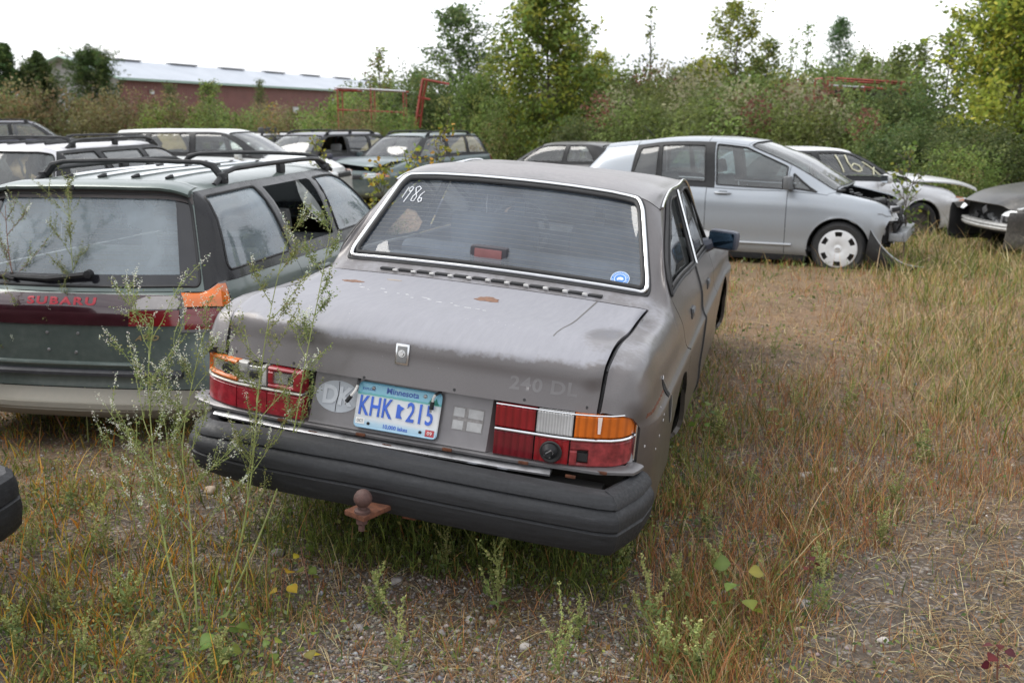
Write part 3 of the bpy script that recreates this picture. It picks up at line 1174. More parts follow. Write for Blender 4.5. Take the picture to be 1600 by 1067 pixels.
def build_sedan():
    root = empty('sedan', 'weathered grey saloon with broken tail lamps and a blue and white number plate', 'car', 'cars parked in the yard', matrix=SEDAN_M)
    def low(ys, xs=None, zs=None):
        xs = xs or [.78, .835, .856, .860, .845, .818]
        zs = zs or [.20, .25, .45, .672, .692, .810]
        ys = ys if isinstance(ys, (list, tuple)) else [ys] * 6
        return [(x, y, z) for x, y, z in zip(xs, ys, zs)]
    cols = [
        low([.19, .175, .15, .130, .112, .060], [.76, .79, .806, .812, .802, .778], [.30, .32, .47, .668, .688, .722]) + [(.745, .036, .728), (0.686, .028, .730), (.679, .027, .727), (.60, .012, .728), (.33, -.012, .732), (0, -.020, .734)],
        low([.26, .25, .22, .19, .165, .100], [.77, .812, .830, .836, .825, .800], [.28, .30, .46, .669, .690, .765]) + [(.755, .062, .795), (0.689, .045, .800), (.682, .044, .800), (.60, .030, .800), (.33, .008, .805), (0, .0, .807)],
        low([.32, .31, .28, .25, .215, .155], [.775, .826, .845, .851, .838, .810], [.26, .28, .46, .670, .691, .793]) + [(.764, .102, .852), (0.691, .077, .867), (.684, .066, .872), (.60, .051, .878), (.33, .026, .884), (0, .019, .887)],
        low([.42, .42, .40, .37, .34, .27], None, [.24, .26, .46, .671, .692, .81]) + [(.772, .17, .876), (0.692, .162, .896), (.685, .125, .898), (.60, .113, .904), (.33, .092, .911), (0, .083, .914)],
        low(.60) + [(.775, .56, .884), (0.695, .55, .905), (.688, .55, .906), (.60, .55, .912), (.33, .55, .922), (0, .55, .926)],
        low(.93) + [(.774, .93, .893), (0.701, .93, .916), (.694, .93, .917), (.60, .93, .921), (.33, .925, .930), (0, .92, .933)],
        low(1.06) + [(.766, 1.06, .912), (.722, 1.045, .937), (.690, 1.032, .950), (.61, 1.030, .955), (.34, 1.030, .963), (0, 1.030, .967)],
        low(1.12) + [(.766, 1.10, .932), (.640, 1.48, 1.272), (.567, 1.398, 1.321), (.50, 1.425, 1.330), (.28, 1.455, 1.343), (0, 1.466, 1.347)],
        low([1.42, 1.42, 1.42, 1.40, 1.34, 1.26]) + [(.766, 1.15, .938), (.626, 1.72, 1.318), (.586, 1.60, 1.340), (.50, 1.58, 1.354), (.28, 1.58, 1.367), (0, 1.58, 1.371)],
        low(2.18) + [(.770, 2.17, .936), (.615, 2.18, 1.328), (.585, 2.18, 1.340), (.50, 2.18, 1.354), (.28, 2.18, 1.367), (0, 2.18, 1.371)],
        low(2.26) + [(.770, 2.25, .936), (.615, 2.26, 1.328), (.585, 2.26, 1.339), (.50, 2.26, 1.353), (.28, 2.26, 1.366), (0, 2.26, 1.370)],
        low(3.00) + [(.768, 3.00, .925), (.610, 2.88, 1.298), (.580, 2.82, 1.308), (.50, 2.78, 1.320), (.28, 2.74, 1.331), (0, 2.73, 1.334)],
        low(3.32) + [(.765, 3.32, .912), (.715, 3.32, .930), (.680, 3.32, .940), (.58, 3.28, .955), (.30, 3.22, .968), (0, 3.20, .972)],
        low(3.75) + [(.762, 3.75, .885), (.715, 3.75, .905), (.690, 3.75, .910), (.58, 3.75, .920), (.30, 3.75, .930), (0, 3.75, .935)],
        low(4.28) + [(.755, 4.28, .855), (.712, 4.28, .870), (.690, 4.28, .875), (.58, 4.30, .880), (.30, 4.32, .885), (0, 4.33, .887)],
        low([4.42] * 6, [.74, .80, .82, .825, .81, .79]) + [(.74, 4.40, .80), (.70, 4.40, .81), (.68, 4.40, .815), (.58, 4.42, .82), (.30, 4.44, .825), (0, 4.45, .827)],
    ]
    P = []
    for c in cols:
        r = [np.array(p, float) for p in c]
        P.append(r + [q * np.array((-1, 1, 1)) for q in r[:-1]][::-1])
    sf = Surf(np.array(P), 6, sharp_c=[(0, 0, 22), (6, 7, 15), (7, 8, 14), (12, 8, 14), (5, 8, 14)], sharp_r=[(3, 0, 15), (19, 0, 15), (7, 6, 12), (15, 6, 12)])
    T = 22
    sh = Shell()
    def part(c, r):
        rr = r if r < 11 else T - 1 - r
        lft = '#left' if r >= 11 else ''
        if c <= 4 and rr == 7: return None                       # the shut line round the lid
        if rr >= 8 and c <= 4: return 'trunk_lid'
        if rr >= 7 and 7 <= c <= 10: return 'roof'
        if c >= 12 and rr >= 7: return 'hood'
        if c in (8, 9) and 1 <= rr <= 5: return 'rear_door' + lft if c == 8 else 'front_door' + lft
        if c in (10,) and 1 <= rr <= 5: return 'front_door' + lft
        if c >= 11 and 1 <= rr <= 6: return 'fender' + lft
        if rr == 6 and c in (8, 9, 10, 11): return 'window_frame' + lft
        return 'body'
    side = [dict(name='rear_door_window', block=(8, 9, 6, 7), poly=[(8.06, 6.07), (8.93, 6.07), (8.93, 6.90), (8.30, 6.90)], r=[.03, .02, .02, .12], ring='window_frame', inset=.014),
            dict(name='front_door_window', block=(10, 12, 6, 7), poly=[(10.06, 6.07), (11.62, 6.07), (11.02, 6.86), (10.85, 6.90), (10.06, 6.90)], r=[.02, .03, .06, .06, .02], ring='window_frame', inset=.014)]
    blocks = []
    for b in side:
        b['side'] = 1
        m = mirror_block(b, sf.nr); m['ring'] = 'window_frame#left'
        blocks += [b, m]
    blocks.append(dict(name='rear_window', block=(6, 7, 8, 14), poly=[(6.045, 8.18), (6.965, 8.20), (6.965, 13.80), (6.045, 13.82)], r=.085, ring='body', inset=.006))
    blocks.append(dict(name='windshield', block=(11, 12, 8, 14), poly=[(11.05, 8.2), (11.95, 8.15), (11.95, 13.85), (11.05, 13.8)], r=.08, ring='body', inset=.006))
    sh.add_surf(sf, part, blocks)
    # front end, out of sight but there
    ff = fascia(P[-1][:12], [0, 4.47, 4.48, 4.48, 4.48, 4.45, 4.4, 4.4], r_top=7)
    sh.add_surf(ff, lambda l, a: 'bumper#front' if l >= 5 else 'front_panel')
    sh.weld()
    for cy, R_ in ((1.16, .305), (3.73, .345)):
        sh.cut_arch(cy, .31, R_, ['body', 'sill', 'rear_door', 'rear_door#left', 'fender', 'fender#left'], xmin=.5)
    bv = sh.bvh()
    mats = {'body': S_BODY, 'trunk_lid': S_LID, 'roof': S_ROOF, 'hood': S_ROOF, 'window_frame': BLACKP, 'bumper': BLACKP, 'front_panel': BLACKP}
    parts = sh.build(root, mats, gap=.0035, lip=.02, nolip=('window_frame', 'window_frame#left'))
    lid = parts['trunk_lid']; body = parts['body']
    gl_rear = glass('hazy rear glass', (.94, .98, .98), .10, (.40, .50, .64))
    gl_side = glass('saloon side glass', (.92, .96, .95), .06, (.36, .38, .37))
    w = {}
    for pn in sh.panes:
        mb = MB().add(pn['v'], pn['f'])
        o = mb.obj(pn['name'], gl_rear if pn['name'] == 'rear_window' else gl_side, root, smooth_angle=None)
        o.data.shade_smooth()
        w.setdefault(pn['name'], o)
        if pn['name'] == 'rear_window':
            S = sf.S
            def loop(u0, u1, v0, r, lift):
                pl = round_poly([(u0, v0), (u1, v0), (u1, 22 - v0), (u0, 22 - v0)], r, S, 8)
                return [S(*p) + sf.N(*p) * lift for p in pl]
            def clean(L):
                out = [L[0]]
                for q in L[1:]:
                    if np.linalg.norm(q - out[-1]) > .004: out.append(q)
                return out
            MB().tube(clean(loop(6.030, 6.978, 8.12, .085, .006)), .0085, 8, closed=True).obj('window_trim', CHROME, o)
            g2 = MB().tube(clean(loop(6.070, 6.935, 8.33, .075, .003)), .0105, 8, closed=True)
            g2.tube(clean(loop(6.002, 6.995, 8.0, .09, -.002)), .0095, 8, closed=True)
            g2.obj('window_seal', SEAL, o)
            # heater wires
            hm = MB()
            for i in range(17):
                u = 6.13 + .77 * i / 16
                hm.tube([S(u, 8.5 + 5 * q / 24) - sf.N(u, 8.5 + 5 * q / 24) * .0075 for q in range(25)], .0010, 3, caps=False)
            hm.obj('heater_wire', plain('pale heater wire', (.34, .29, .20), .6), o)
            rear_pane = o
        else:
            MB().tube([q + n * .001 for q, n in zip(pn['loop'], pn['nrm'])][::1], .007, 6, closed=True).obj('window_seal', SEAL, o)
    # bright drip rail over the side windows, B-pillar strip, belt strip
    for s in (1, -1):
        dr = MB()
        f = lambda u, v, l: (lambda p, n: p + n * l)(sf.S(u, v if s > 0 else 22 - v), sf.N(u, v if s > 0 else 22 - v))
        dr.tube([f(7.05 + (11.9 - 7.05) * i / 40, 7.0, .008) for i in range(41)], .0075, 6)
        dr.obj('drip_rail', CHROME, root)
        st = MB().tube([f(9.5, 6.02 + .94 * i / 12, .007) for i in range(13)], .0085, 6)
        st.obj('pillar_trim', CHROME, root)
        ed = MB().tube([f(8.0 + .06 * 0, 6.03 + .92 * i / 14, .006) for i in range(15)], .010, 6)
        ed.tube([f(8.0 + 3.9 * i / 30, 6.02, .005) for i in range(31)], .007, 6)
        ed.obj('window_edge', SEAL, root)
        # the front door stands a finger out of true: its wide black gap
        gp = MB().tube([f(9.0, .9 + 5.1 * i / 30, .001) for i in range(31)], .0085, 6)
        gp.obj('door_seal', SEAL, root)
        # recessed handle of the rear door and of the front door
        for y in (1.62, 2.52):
            hnd = plaque(bv, [(y, .765), (y + .105, .765), (y + .105, .815), (y, .815)], 'x-' if s > 0 else 'x+', s * 2, .001, .004)
            ho = hnd.obj('door_handle', SEAL, root)
            plaque(bv, [(y + .006, .793), (y + .10, .793), (y + .10, .812), (y + .006, .812)], 'x-' if s > 0 else 'x+', s * 2, .006, .008).obj('handle_flap', GREYP, ho)
    # mirror on the right-hand door
    Rm = Matrix.Rotation(rad(-16), 3, 'Z')
    mm = MB().box((.862, 2.93, 1.0), (.182, .075, .118), Rm, bev=.032)
    mm.tube([(.755, 2.93, .955), (.80, 2.93, .975)], [.045, .035], 8)
    mo = mm.obj('door_mirror', plain('mirror shell', (.055, .062, .085), .42), root)
    mg = MB().box((.860 - .013, 2.893, 1.0), (.152, .004, .088), Rm, bev=.0019)
    mg.obj('mirror_glass', plain('blue mirror glass', (.07, .12, .18), .05, metal=1.0, var=.02), mo)
    mm = MB().box((-.868, 2.93, 1.0), (.178, .07, .112), bev=.03); mm.tube([(-.755, 2.93, .955), (-.80, 2.93, .975)], [.045, .035], 8)
    mm.obj('door_mirror', plain('mirror shell', (.055, .062, .085), .42), root)

    # ---------------- tail
    vert = MB()                                                     # panel between and behind the lamps
    N = 64
    V = []
    for j, (z, off) in enumerate([(.745, .055), (.735, .030), (.645, .004), (.565, -.022), (.555, -.030)]):
        for i in range(N + 1):
            x = -.80 + 1.6 * i / N
            y = off + .10 * max(0, (abs(x) - .62) / .18) ** 2 + .045 * float(smooth((abs(x) - .335) / .02))
            V.append((x, y, z))
    F = [(j * (N + 1) + i, (j + 1) * (N + 1) + i, (j + 1) * (N + 1) + i + 1, j * (N + 1) + i + 1) for j in range(4) for i in range(N)]
    vert.add(V, F)
    tail = fix_normals(vert.obj('tail_panel', plain('tail panel paint', (0.159, 0.150, 0.153), .42, metal=.35, var=.08, coat=.3), root))
    # dark floor, valance and boot walls behind the gaps
    vb = MB().box((0, .16, .43), (1.62, .04, .24))
    vb.obj('valance', plain('rear valance', (.030, .026, .023), .8, var=.4), root)
    MB().box((0, .95, .34), (1.5, 1.6, .05)).obj('boot_floor', DASHM, root)
    MB().box((0, 2.3, .30), (1.5, 1.9, .05)).obj('floor_pan', DASHM, root)
    gut = MB()
    for s in (1, -1):
        gut.tube([Vector(sf.S(i / 6, 7.5 if s > 0 else 14.5)) - Vector((0, 0 if i > 12 else -.012, .014 if i > 8 else .0)) for i in range(31)], .006, 6)
        gut.obj('lid_seal', SEAL, root)
        gut = MB()
    # ledges under the lamps
    path = [(-.815, .12, 0), (-.80, .055, 0), (-.70, .012, 0), (-.4, -.010, 0), (0, -.014, 0), (.4, -.010, 0), (.70, .012, 0), (.80, .055, 0), (.815, .12, 0)]
    pp = []
    for a, b in zip(path[:-1], path[1:]):
        for q in range(4):
            pp.append(tuple(Vector(a).lerp(Vector(b), q / 4)))
    pp.append(path[-1])
    le = MB().sweep(pp, [(-.02, .556), (.020, .552), (.027, .547), (.027, .538), (.012, .534), (-.03, .530)])
    le.obj('tail_ledge', plain('ledge paint', (0.172, 0.166, 0.169), .35, metal=.5, var=.15), root)
    p2 = [p for p in pp if -.72 <= p[0] <= .60]
    ls = MB().sweep([(x, y, 0) for x, y, z in p2] , [(-.02, .531), (.030, .527), (.040, .520), (.038, .513), (-.02, .508)])
    ls.obj('tail_strip', plain('worn bright strip', (.42, .42, .43), .3, metal=.7, var=.3), root)
    ls.v = []
    for x, z in ((.195, .545), (.46, .543), (.72, .545), (-.12, .545), (-.42, .546), (-.02, .522), (.62, .52), (-.30, .522)):
        yb = min(pp, key=lambda p: abs(p[0] - x))[1]
        b = MB().box((x, yb - .030, z), (.034, .008, .010), bev=.002)
        b.obj('rust_clip', RUST, root)

    lampP = [(.352, -.033), (.45, -.030), (.55, -.026), (.62, -.018), (.68, .000), (.735, .025), (.768, .055), (.785, .085), (.794, .125)]
    def path_between(x0, x1, s):
        P2 = np.array(lampP); L = np.concatenate([[0], np.cumsum(np.linalg.norm(P2[1:] - P2[:-1], axis=1))])
        xi = lambda x: np.interp(x, P2[:, 0], L)
        a, b = xi(x0), xi(x1)
        n = max(3, int((b - a) / .02) + 1)
        out = []
        for t in np.linspace(a, b, n):
            out.append((s * np.interp(t, L, P2[:, 0]), np.interp(t, L, P2[:, 1]), 0))
        return out if s > 0 else out[::-1]
    def lens(mb, x0, x1, z0, z1, s, d=.05, out=0.0):
        mb.sweep(path_between(x0, x1, s), [(-d + out, z0), (-.006 + out, z0), (out, z0 + .006), (out, z1 - .006), (-.006 + out, z1), (-d + out, z1)])
        return mb
    def lamp_root(s, label):
        back = MB()
        lens(back, .356, .813, .556, .726, s, d=.06, out=-.014)
        o = back.obj('tail_lamp', plain('lamp back', (.02, .016, .015), .7), root)
        o['label'] = label
        return o
    lr = lamp_root(1, 'right tail lamp, lower lenses broken')
    lens(MB(), .352, .486, .652, .729, 1).obj('red_lens', L_RED, lr)
    lens(MB(), .492, .611, .652, .729, 1).obj('clear_lens', lens_mat('clear ribbed lens', (.50, .50, .50), ribs=33), lr)
    lens(MB(), .618, .815, .652, .729, 1).obj('amber_lens', L_AMB, lr)
    lens(MB(), .352, .486, .553, .639, 1).obj('red_lens', L_DRED, lr)
    lens(MB(), .491, .604, .553, .639, 1).obj('red_lens', L_RED, lr)
    # outer red lens with a bite out of it
    ol = MB()
    lens(ol, .668, .815, .553, .639, 1); lens(ol, .609, .668, .608, .639, 1); lens(ol, .609, .632, .553, .608, 1); lens(ol, .632, .668, .553, .566, 1)
    ol.obj('red_lens', plain('scuffed red lens', (.22, .028, .03), .4, var=.5, scale=40), lr)
    lens(MB(), .352, .815, .641, .650, 1, out=.004).obj('lamp_trim', CHROME, lr)
    tr = MB().tube([(x, y - .0, .732) for x, y, _ in path_between(.352, .815, 1)], .0028, 6)
    tr.tube([(.800, .125 + .01 * 0, z) for z in (.56, .60, .65, .73)], .005, 6)
    tr.obj('lamp_edge', CHROME, lr)
    # the smashed socket: black hole, rubber cup, wire
    hp = MB().lathe([(0, -.002), (.036, -.002), (.038, -.006), (.034, -.009), (.020, -.004)], (.548, -.0265, .596), 'y', 20)
    hp.v = [(x, y, .596 + (z - .596) * 1.0) for x, y, z in hp.v]
    hp.obj('lamp_hole', plain('burnt socket', (.012, .011, .011), .6), lr)
    sc = MB().lathe([(.0, -.028), (.012, -.028), (.016, -.020), (.026, -.006), (.030, 0)], (.543, -.03, .598), 'y', 14)
    sc.obj('bulb_holder', BLACKP, lr)
    MB().tube([(.530, -.045, .585), (.540, -.062, .600), (.555, -.064, .612), (.560, -.05, .600), (.548, -.05, .58)], .0018, 5).obj('lamp_wire', STEEL, lr)
    MB().box((.650, -.004, .588), (.034, .01, .028)).obj('lamp_hole', plain('burnt socket', (.012, .011, .011), .6), lr)
    # milky streak down the amber lens
    MB().add([(.688, -.004, .729), (.702, .003, .729), (.700, .001, .672), (.692, -.003, .672)], [(0, 1, 2, 3)]).obj('paint_streak', plain('milky streak', (.75, .62, .55), .6), lr)

    ll = lamp_root(-1, 'left tail lamp with smashed upper lenses')
    refl = plain('dull reflector', (.55, .55, .55), .3, metal=.75, var=.35, scale=30)
    il = MB()
    lens(il, .352, .386, .652, .729, -1); lens(il, .386, .486, .714, .729, -1); lens(il, .386, .486, .652, .668, -1); lens(il, .468, .486, .668, .714, -1)
    redl = plain('scuffed red lens left', (.27, .016, .025), .28, var=.35, scale=30, coat=.5)
    il.obj('red_lens', redl, ll)
    lens(MB(), .384, .470, .666, .716, -1, out=-.008, d=.02).obj('reflector', refl, ll)
    MB().lathe([(0, -.003), (.014, -.003), (.016, 0)], (-.395, -.027, .692), 'y', 12).obj('bulb_hole', SEAL, ll)
    lens(MB(), .494, .610, .655, .722, -1, out=-.012, d=.02).obj('reflector', refl, ll)
    br = MB(); 
    lens(br, .494, .510, .652, .729, -1, out=-.002); lens(br, .510, .612, .652, .660, -1, out=-.004); lens(br, .575, .612, .690, .729, -1, out=-.006)
    br.obj('lens_shard', plain('clear shard', (.45, .44, .42), .3, var=.4), ll)
    MB().box((-.545, -.02, .690), (.03, .02, .03), bev=.006).obj('bulb_hole', SEAL, ll)
    al = MB()
    lens(al, .770, .815, .652, .729, -1); lens(al, .618, .770, .712, .729, -1); lens(al, .618, .770, .652, .668, -1)
    al.obj('amber_lens', plain('broken amber lens', (.55, .14, .02), .35, var=.4, scale=30), ll)
    lens(MB(), .622, .772, .664, .715, -1, out=-.012, d=.02).obj('reflector', refl, ll)
    MB().lathe([(0, -.006), (.02, -.006), (.022, 0)], (-.655, -.010, .695), 'y', 12).obj('bulb_hole', SEAL, ll)
    for a, b in ((.352, .486), (.490, .612), (.616, .815)):
        lens(MB(), a, b, .553, .639, -1, out=.002 if a < .4 else 0).obj('red_lens', redl, ll)
    lens(MB(), .352, .815, .641, .650, -1, out=.004).obj('lamp_trim', plain('dirty trim', (.45, .44, .40), .5, metal=.4, var=.3), ll)
    tr = MB().tube([(-.800, .125, z) for z in (.56, .60, .65, .73)], .005, 6)
    tr.obj('lamp_edge', CHROME, ll)
    cap = MB().sweep([(x, y - .004, 0) for x, y, z in path_between(.735, .815, -1)], [(-.03, .735), (.012, .733), (.018, .742), (.012, .752), (-.03, .752)])
    cap.obj('corner_cap', BLACKP, root)

    # number plate: pressed sheet with printed bands and raised characters
    g = NT('number plate print')
    v = g.coord(); s = g.sep(v)
    n = g.noise(v, 60, 4)
    zt = g.math('ADD', s[2], g.math('MULTIPLY', g.math('SUBTRACT', n, .5), .006))
    bands = g.ramp(g.maprange(zt, .569, .7212), [(0, (0.249, 0.430, 0.568)), (.13, (0.353, 0.507, 0.611)), (.22, (0.568, 0.593, 0.611)), (.55, (0.585, 0.585, 0.585)), (.70, (0.516, 0.568, 0.585)), (.735, (.06, .30, .27)), (.755, (.09, .34, .38)), (.78, (0.172, 0.413, 0.516)), (1, (0.155, 0.378, 0.507))])
    br_ = g.mix(g.maprange(n, .62, .72, 0, .35), bands, (.6, .58, .55))
    g.set(color=br_, rough=.35, coat=.3)
    PM = g.m
    pl = MB()
    def rrect(w, h, r, seg=5):
        out = []
        for cx, cz, a0 in ((w / 2 - r, h / 2 - r, 0), (-w / 2 + r, h / 2 - r, 90), (-w / 2 + r, -h / 2 + r, 180), (w / 2 - r, -h / 2 + r, 270)):
            for q in range(seg + 1):
                a = rad(a0 + 90 * q / seg)
                out.append((cx + r * math.cos(a), cz + r * math.sin(a)))
        return out
    SL = .29                                                        # lean of the tail panel
    def plate_pt(x, z, out=0.0):
        return (x, SL * (z - .645) - .012 - out, z)
    R0 = rrect(.3048, .1524, .016); R1 = rrect(.2988, .1464, .014); R2 = rrect(.2940, .1416, .012)
    nP = len(R0)
    V = [plate_pt(x, .645 + z, .0) for x, z in R0] + [plate_pt(x, .645 + z, .004) for x, z in R0] + [plate_pt(x, .645 + z, .006) for x, z in R1] + [plate_pt(x, .645 + z, .004) for x, z in R2]
    F = []
    for ring in range(3):
        for i in range(nP):
            j = (i + 1) % nP
            F.append((ring * nP + j, ring * nP + i, (ring + 1) * nP + i, (ring + 1) * nP + j))
    F.append(tuple(3 * nP + i for i in range(nP)))
    pl.add(V, F)
    po = fix_normals(pl.obj('number_plate', PM, root))
    blue = plain('plate blue', (.030, .105, .50), .4, var=.15)
    dblue = plain('plate dark blue', (.028, .075, .30), .4, var=.15)
    PB = lambda x, z, out=.0055: basis(plate_pt(x, z, out), (1, 0, 0), (0, SL, 1))
    text_obj('plate_letters', 'KHK', .094, blue, po, PB(-.081, .641), .0022, sx=.62, bold=.0012, spacing=1.08)
    text_obj('plate_digits', '215', .094, blue, po, PB(.083, .641), .0022, sx=.66, bold=.0012, spacing=1.10)
    # the state's outline between letters and figures
    so = [(-.012, .024), (-.004, .024), (-.002, .020), (.014, .015), (.004, .004), (.002, -.008), (.010, -.020), (-.012, -.020), (-.012, .0)]
    sm = MB().add([plate_pt(x + .010, .640 + z, .0075) for x, z in so] + [plate_pt(x + .010, .640 + z, .003) for x, z in so], [tuple(range(9))] + [(i, (i + 1) % 9, 9 + (i + 1) % 9, 9 + i) for i in range(9)])
    fix_normals(sm.obj('plate_emblem', blue, po))
    text_obj('plate_state', 'Minnesota', .0285, dblue, po, PB(.010, .7015, .0045), .0004, bold=.0006)
    text_obj('plate_word', 'EXPLORE', .0115, dblue, po, PB(-.113, .6985, .0045), .0003, bold=.0002)
    text_obj('plate_motto', '10,000 lakes', .0185, blue, po, PB(.0, .5845, .0045), .0004, bold=.0004)
    st = MB().add([plate_pt(x, z, .0048) for x, z in ((-.146, .582), (-.113, .582), (-.113, .602), (-.146, .602))], [(0, 1, 2, 3)]).obj('month_sticker', plain('white sticker', (.72, .72, .70), .5), po)
    text_obj('month_letters', 'OCT', .014, plain('black print', (.02, .02, .02), .5), po, PB(-.1295, .592, .0055), .0002, sx=.8)
    rs = MB().add([plate_pt(x, z, .0050) for x, z in ((.110, .576), (.142, .576), (.142, .598), (.110, .598))], [(0, 1, 2, 3)]).obj('year_sticker', plain('red sticker', (.42, .05, .06), .5, var=.4, scale=120), po)
    text_obj('year_digits', '09', .017, plain('white sticker', (.72, .72, .70), .5), po, PB(.126, .587, .0060), .0002, sx=1.1)
    tg = plain('plate green', (.02, .18, .14), .5)
    tree = [(.104, .683), (.110, .690), (.108, .690), (.115, .699), (.113, .699), (.119, .708), (.125, .698), (.123, .698), (.128, .694), (.132, .703), (.137, .694), (.136, .694), (.142, .686), (.146, .680)]
    tm = MB().add([plate_pt(x, z, .0049) for x, z in tree], [tuple(range(len(tree)))]); fix_normals(tm.obj('plate_trees', tg, po))
    for x, z in ((-.097, .7035), (.092, .7035), (-.098, .586), (.092, .586)):
        b = MB().lathe([(0, -.003 if z > .65 else -.0005), (.006, -.002 if z > .65 else -.0005), (.0075 if z > .65 else .0055, .002)], plate_pt(x, z, .005), 'y', 12)
        b.obj('plate_screw', STEEL if z > .65 else SEAL, po)
    # dangling plate-lamp leads
    for pts in ([(-.150, -.005, .728), (-.148, -.020, .712), (-.152, -.03, .695), (-.165, -.035, .675)], [(.145, .005, .728), (.132, -.016, .720), (.128, -.022, .708), (.127, -.024, .697)]):
        lo = MB().tube([pts[0], pts[1]], .004, 6).tube(pts[1:], .0045, 6).obj('lamp_lead', plain('lead sleeve', (.45, .44, .42), .5, var=.4), root)
        d = (Vector(pts[-1]) - Vector(pts[-2])).normalized()
        e = Vector(pts[-1])
        c_ = MB().tube([e, e + d * .026], .0075, 8).obj('lead_plug', BLACKP, lo)
        MB().tube([e + d * .026, e + d * .036], .0035, 6).obj('plug_pin', STEEL, lo)
        MB().tube([Vector(pts[0]) + Vector((0, 0, .01)), pts[0], pts[1]], .0055, 6).obj('lead_boot', SEAL, lo)
    # stickers on the tail panel
    def panel_y(z): return float(np.interp(z, [.555, .565, .645, .735], [-.030, -.022, .004, .030]))
    E = [( -.232 + .082 * math.cos(rad(a)), .652 + .053 * math.sin(rad(a))) for a in range(0, 360, 12)]
    k = len(E)
    em = MB().add([(x, panel_y(z) - .0015, z) for x, z in E], [tuple(range(k))])
    eo = fix_normals(em.obj('country_sticker', plain('faded white sticker', (0.396, 0.421, 0.456), .5, var=.06), root))
    text_obj('country_letters', 'DK', .088, plain('faded sticker print', (0.499, 0.525, 0.559), .5, var=.05), eo, basis((-.234, panel_y(.652) - .004, .653), (1, 0, 0), (0, .29, 1)), .0006, sx=.9, bold=.003)
    cr_ = MB().tube([(-.233, panel_y(.702) - .0025, .702), (-.229, panel_y(.66) - .0025, .66), (-.234, panel_y(.63) - .0025, .63), (-.233, panel_y(.602) - .0025, .602)], .0012, 4).obj('sticker_crack', SEAL, eo)
    fo = MB().add([(x, panel_y(z) - .0012, z) for x, z in ((.192, .608), (.302, .608), (.302, .684), (.192, .684))], [(0, 1, 2, 3)]).obj('flag_sticker', plain('flag cross print', (.20, .19, .185), .6, var=.3, scale=60), root)
    for x0, x1 in ((.195, .233), (.247, .299)):
        for z0, z1 in ((.611, .640), (.652, .681)):
            MB().add([(x, panel_y(z) - .0022, z) for x, z in ((x0, z0), (x1, z0), (x1, z1), (x0, z1))], [(0, 1, 2, 3)]).obj('flag_field', plain('flag field print', (0.361, 0.361, 0.361), .5, var=.12, scale=50), fo)

    # lid furniture: lock, holes, rust, ghost of the lost badge
    def on_lid(x, z, off):
        h, n = cast(bv, (x, -1, z), (0, 1, 0))
        return (Vector(h) + Vector(n) * off * (1 if n.y < 0 else -1)), (n if n.y < 0 else -n)
    h, n = on_lid(0, .838, 0)
    up = (Vector((0, 0, 1)) - n * n.z).normalized()
    B = basis(h, (1, 0, 0), up)
    lk = MB().box((0, 0, .003), (.050, .074, .010), bev=.010); lk.v = [tuple(B @ Vector(p)) for p in lk.v]
    lo = lk.obj('lid_lock', CHROME, lid)
    q = MB().box((0, 0, .0085), (.036, .058, .006), bev=.008); q.v = [tuple(B @ Vector(p)) for p in q.v]
    q.obj('lock_surround', plain('worn grey trim', (.22, .22, .22), .5, metal=.4), lo)
    q = MB().lathe([(0, .016), (.008, .016), (.010, .012), (.013, .012), (.014, .008)], (0, .004, 0), 'z', 16); q.v = [tuple(B @ Vector(p)) for p in q.v]
    q.obj('lock_barrel', CHROME, lo)
    for x, z in ((.197, .748), (.437, .748), (.642, .747), (-.128, .742), (-.40, .748), (-.64, .748)):
        h, n = on_lid(x, z, .0006)
        Bq = basis(h, (1, 0, 0), (Vector((0, 0, 1)) - n * n.z).normalized())
        q = MB().lathe([(0, .0), (.0052, .0), (.0056, -.001)], (0, 0, 0), 'z', 10); q.v = [tuple(Bq @ Vector(p)) for p in q.v]
        q.obj('bolt_hole', SEAL, lid)
    rnd = random.Random(4)
    def blot(cx, cy, rx, ry, name, mat, parent, ax='z', start=2.0, nn=26, thick=.0006):
        P2 = []
        for i in range(nn):
            a = 2 * math.pi * i / nn
            r = 1 + rnd.uniform(-.22, .22)
            P2.append((cx + rx * r * math.cos(a), cy + ry * r * math.sin(a)))
        return plaque(bv, P2, ax, start, .0006, thick, grid=.02).obj(name, mat, parent)
    rustp = plain('rust bloom', (.17, .09, .056), .85, var=.4, scale=60)
    blot(.096, .66, .050, .040, 'rust_patch', rustp, lid)
    blot(-.50, .70, .045, .022, 'rust_patch', rustp, lid)
    blot(-.36, .80, .030, .008, 'rust_patch', plain('pale bare spot', (.34, .28, .22), .8, var=.3), lid)
    plaque(bv, [(.470, .20), (.474, .20), (.492, 1.0 - .08), (.485, .92)], 'z', 2, .0004, .0005, grid=.05).obj('scratch', plain('scratch', (.10, .095, .09), .7), lid)
    for i in range(16):
        x = -.45 + .04 * i + rnd.uniform(-.01, .01); y = .62 - .012 * i + rnd.uniform(-.03, .03)
        blot(x, y, rnd.uniform(.004, .016), rnd.uniform(.002, .004), 'paint_chip', plain('white primer', (.58, .58, .59), .6), lid, nn=9)
    def drape(o, ax='y', off=.0006):
        for q in o.data.vertices:
            h, n = cast(bv, (q.co.x, -1, q.co.z), (0, 1, 0))
            if h is not None: q.co.y = h.y - off - (.0 if True else 0)
        return o
    drape(text_obj('badge_ghost', '240', .060, plain('badge ghost', (0.163, 0.155, 0.157), .4, metal=.3, var=.05), lid, basis((.435, 0, .797), (1, 0, 0), (0, 0, 1)), .0, sx=1.15, bold=.0016, spacing=1.1))
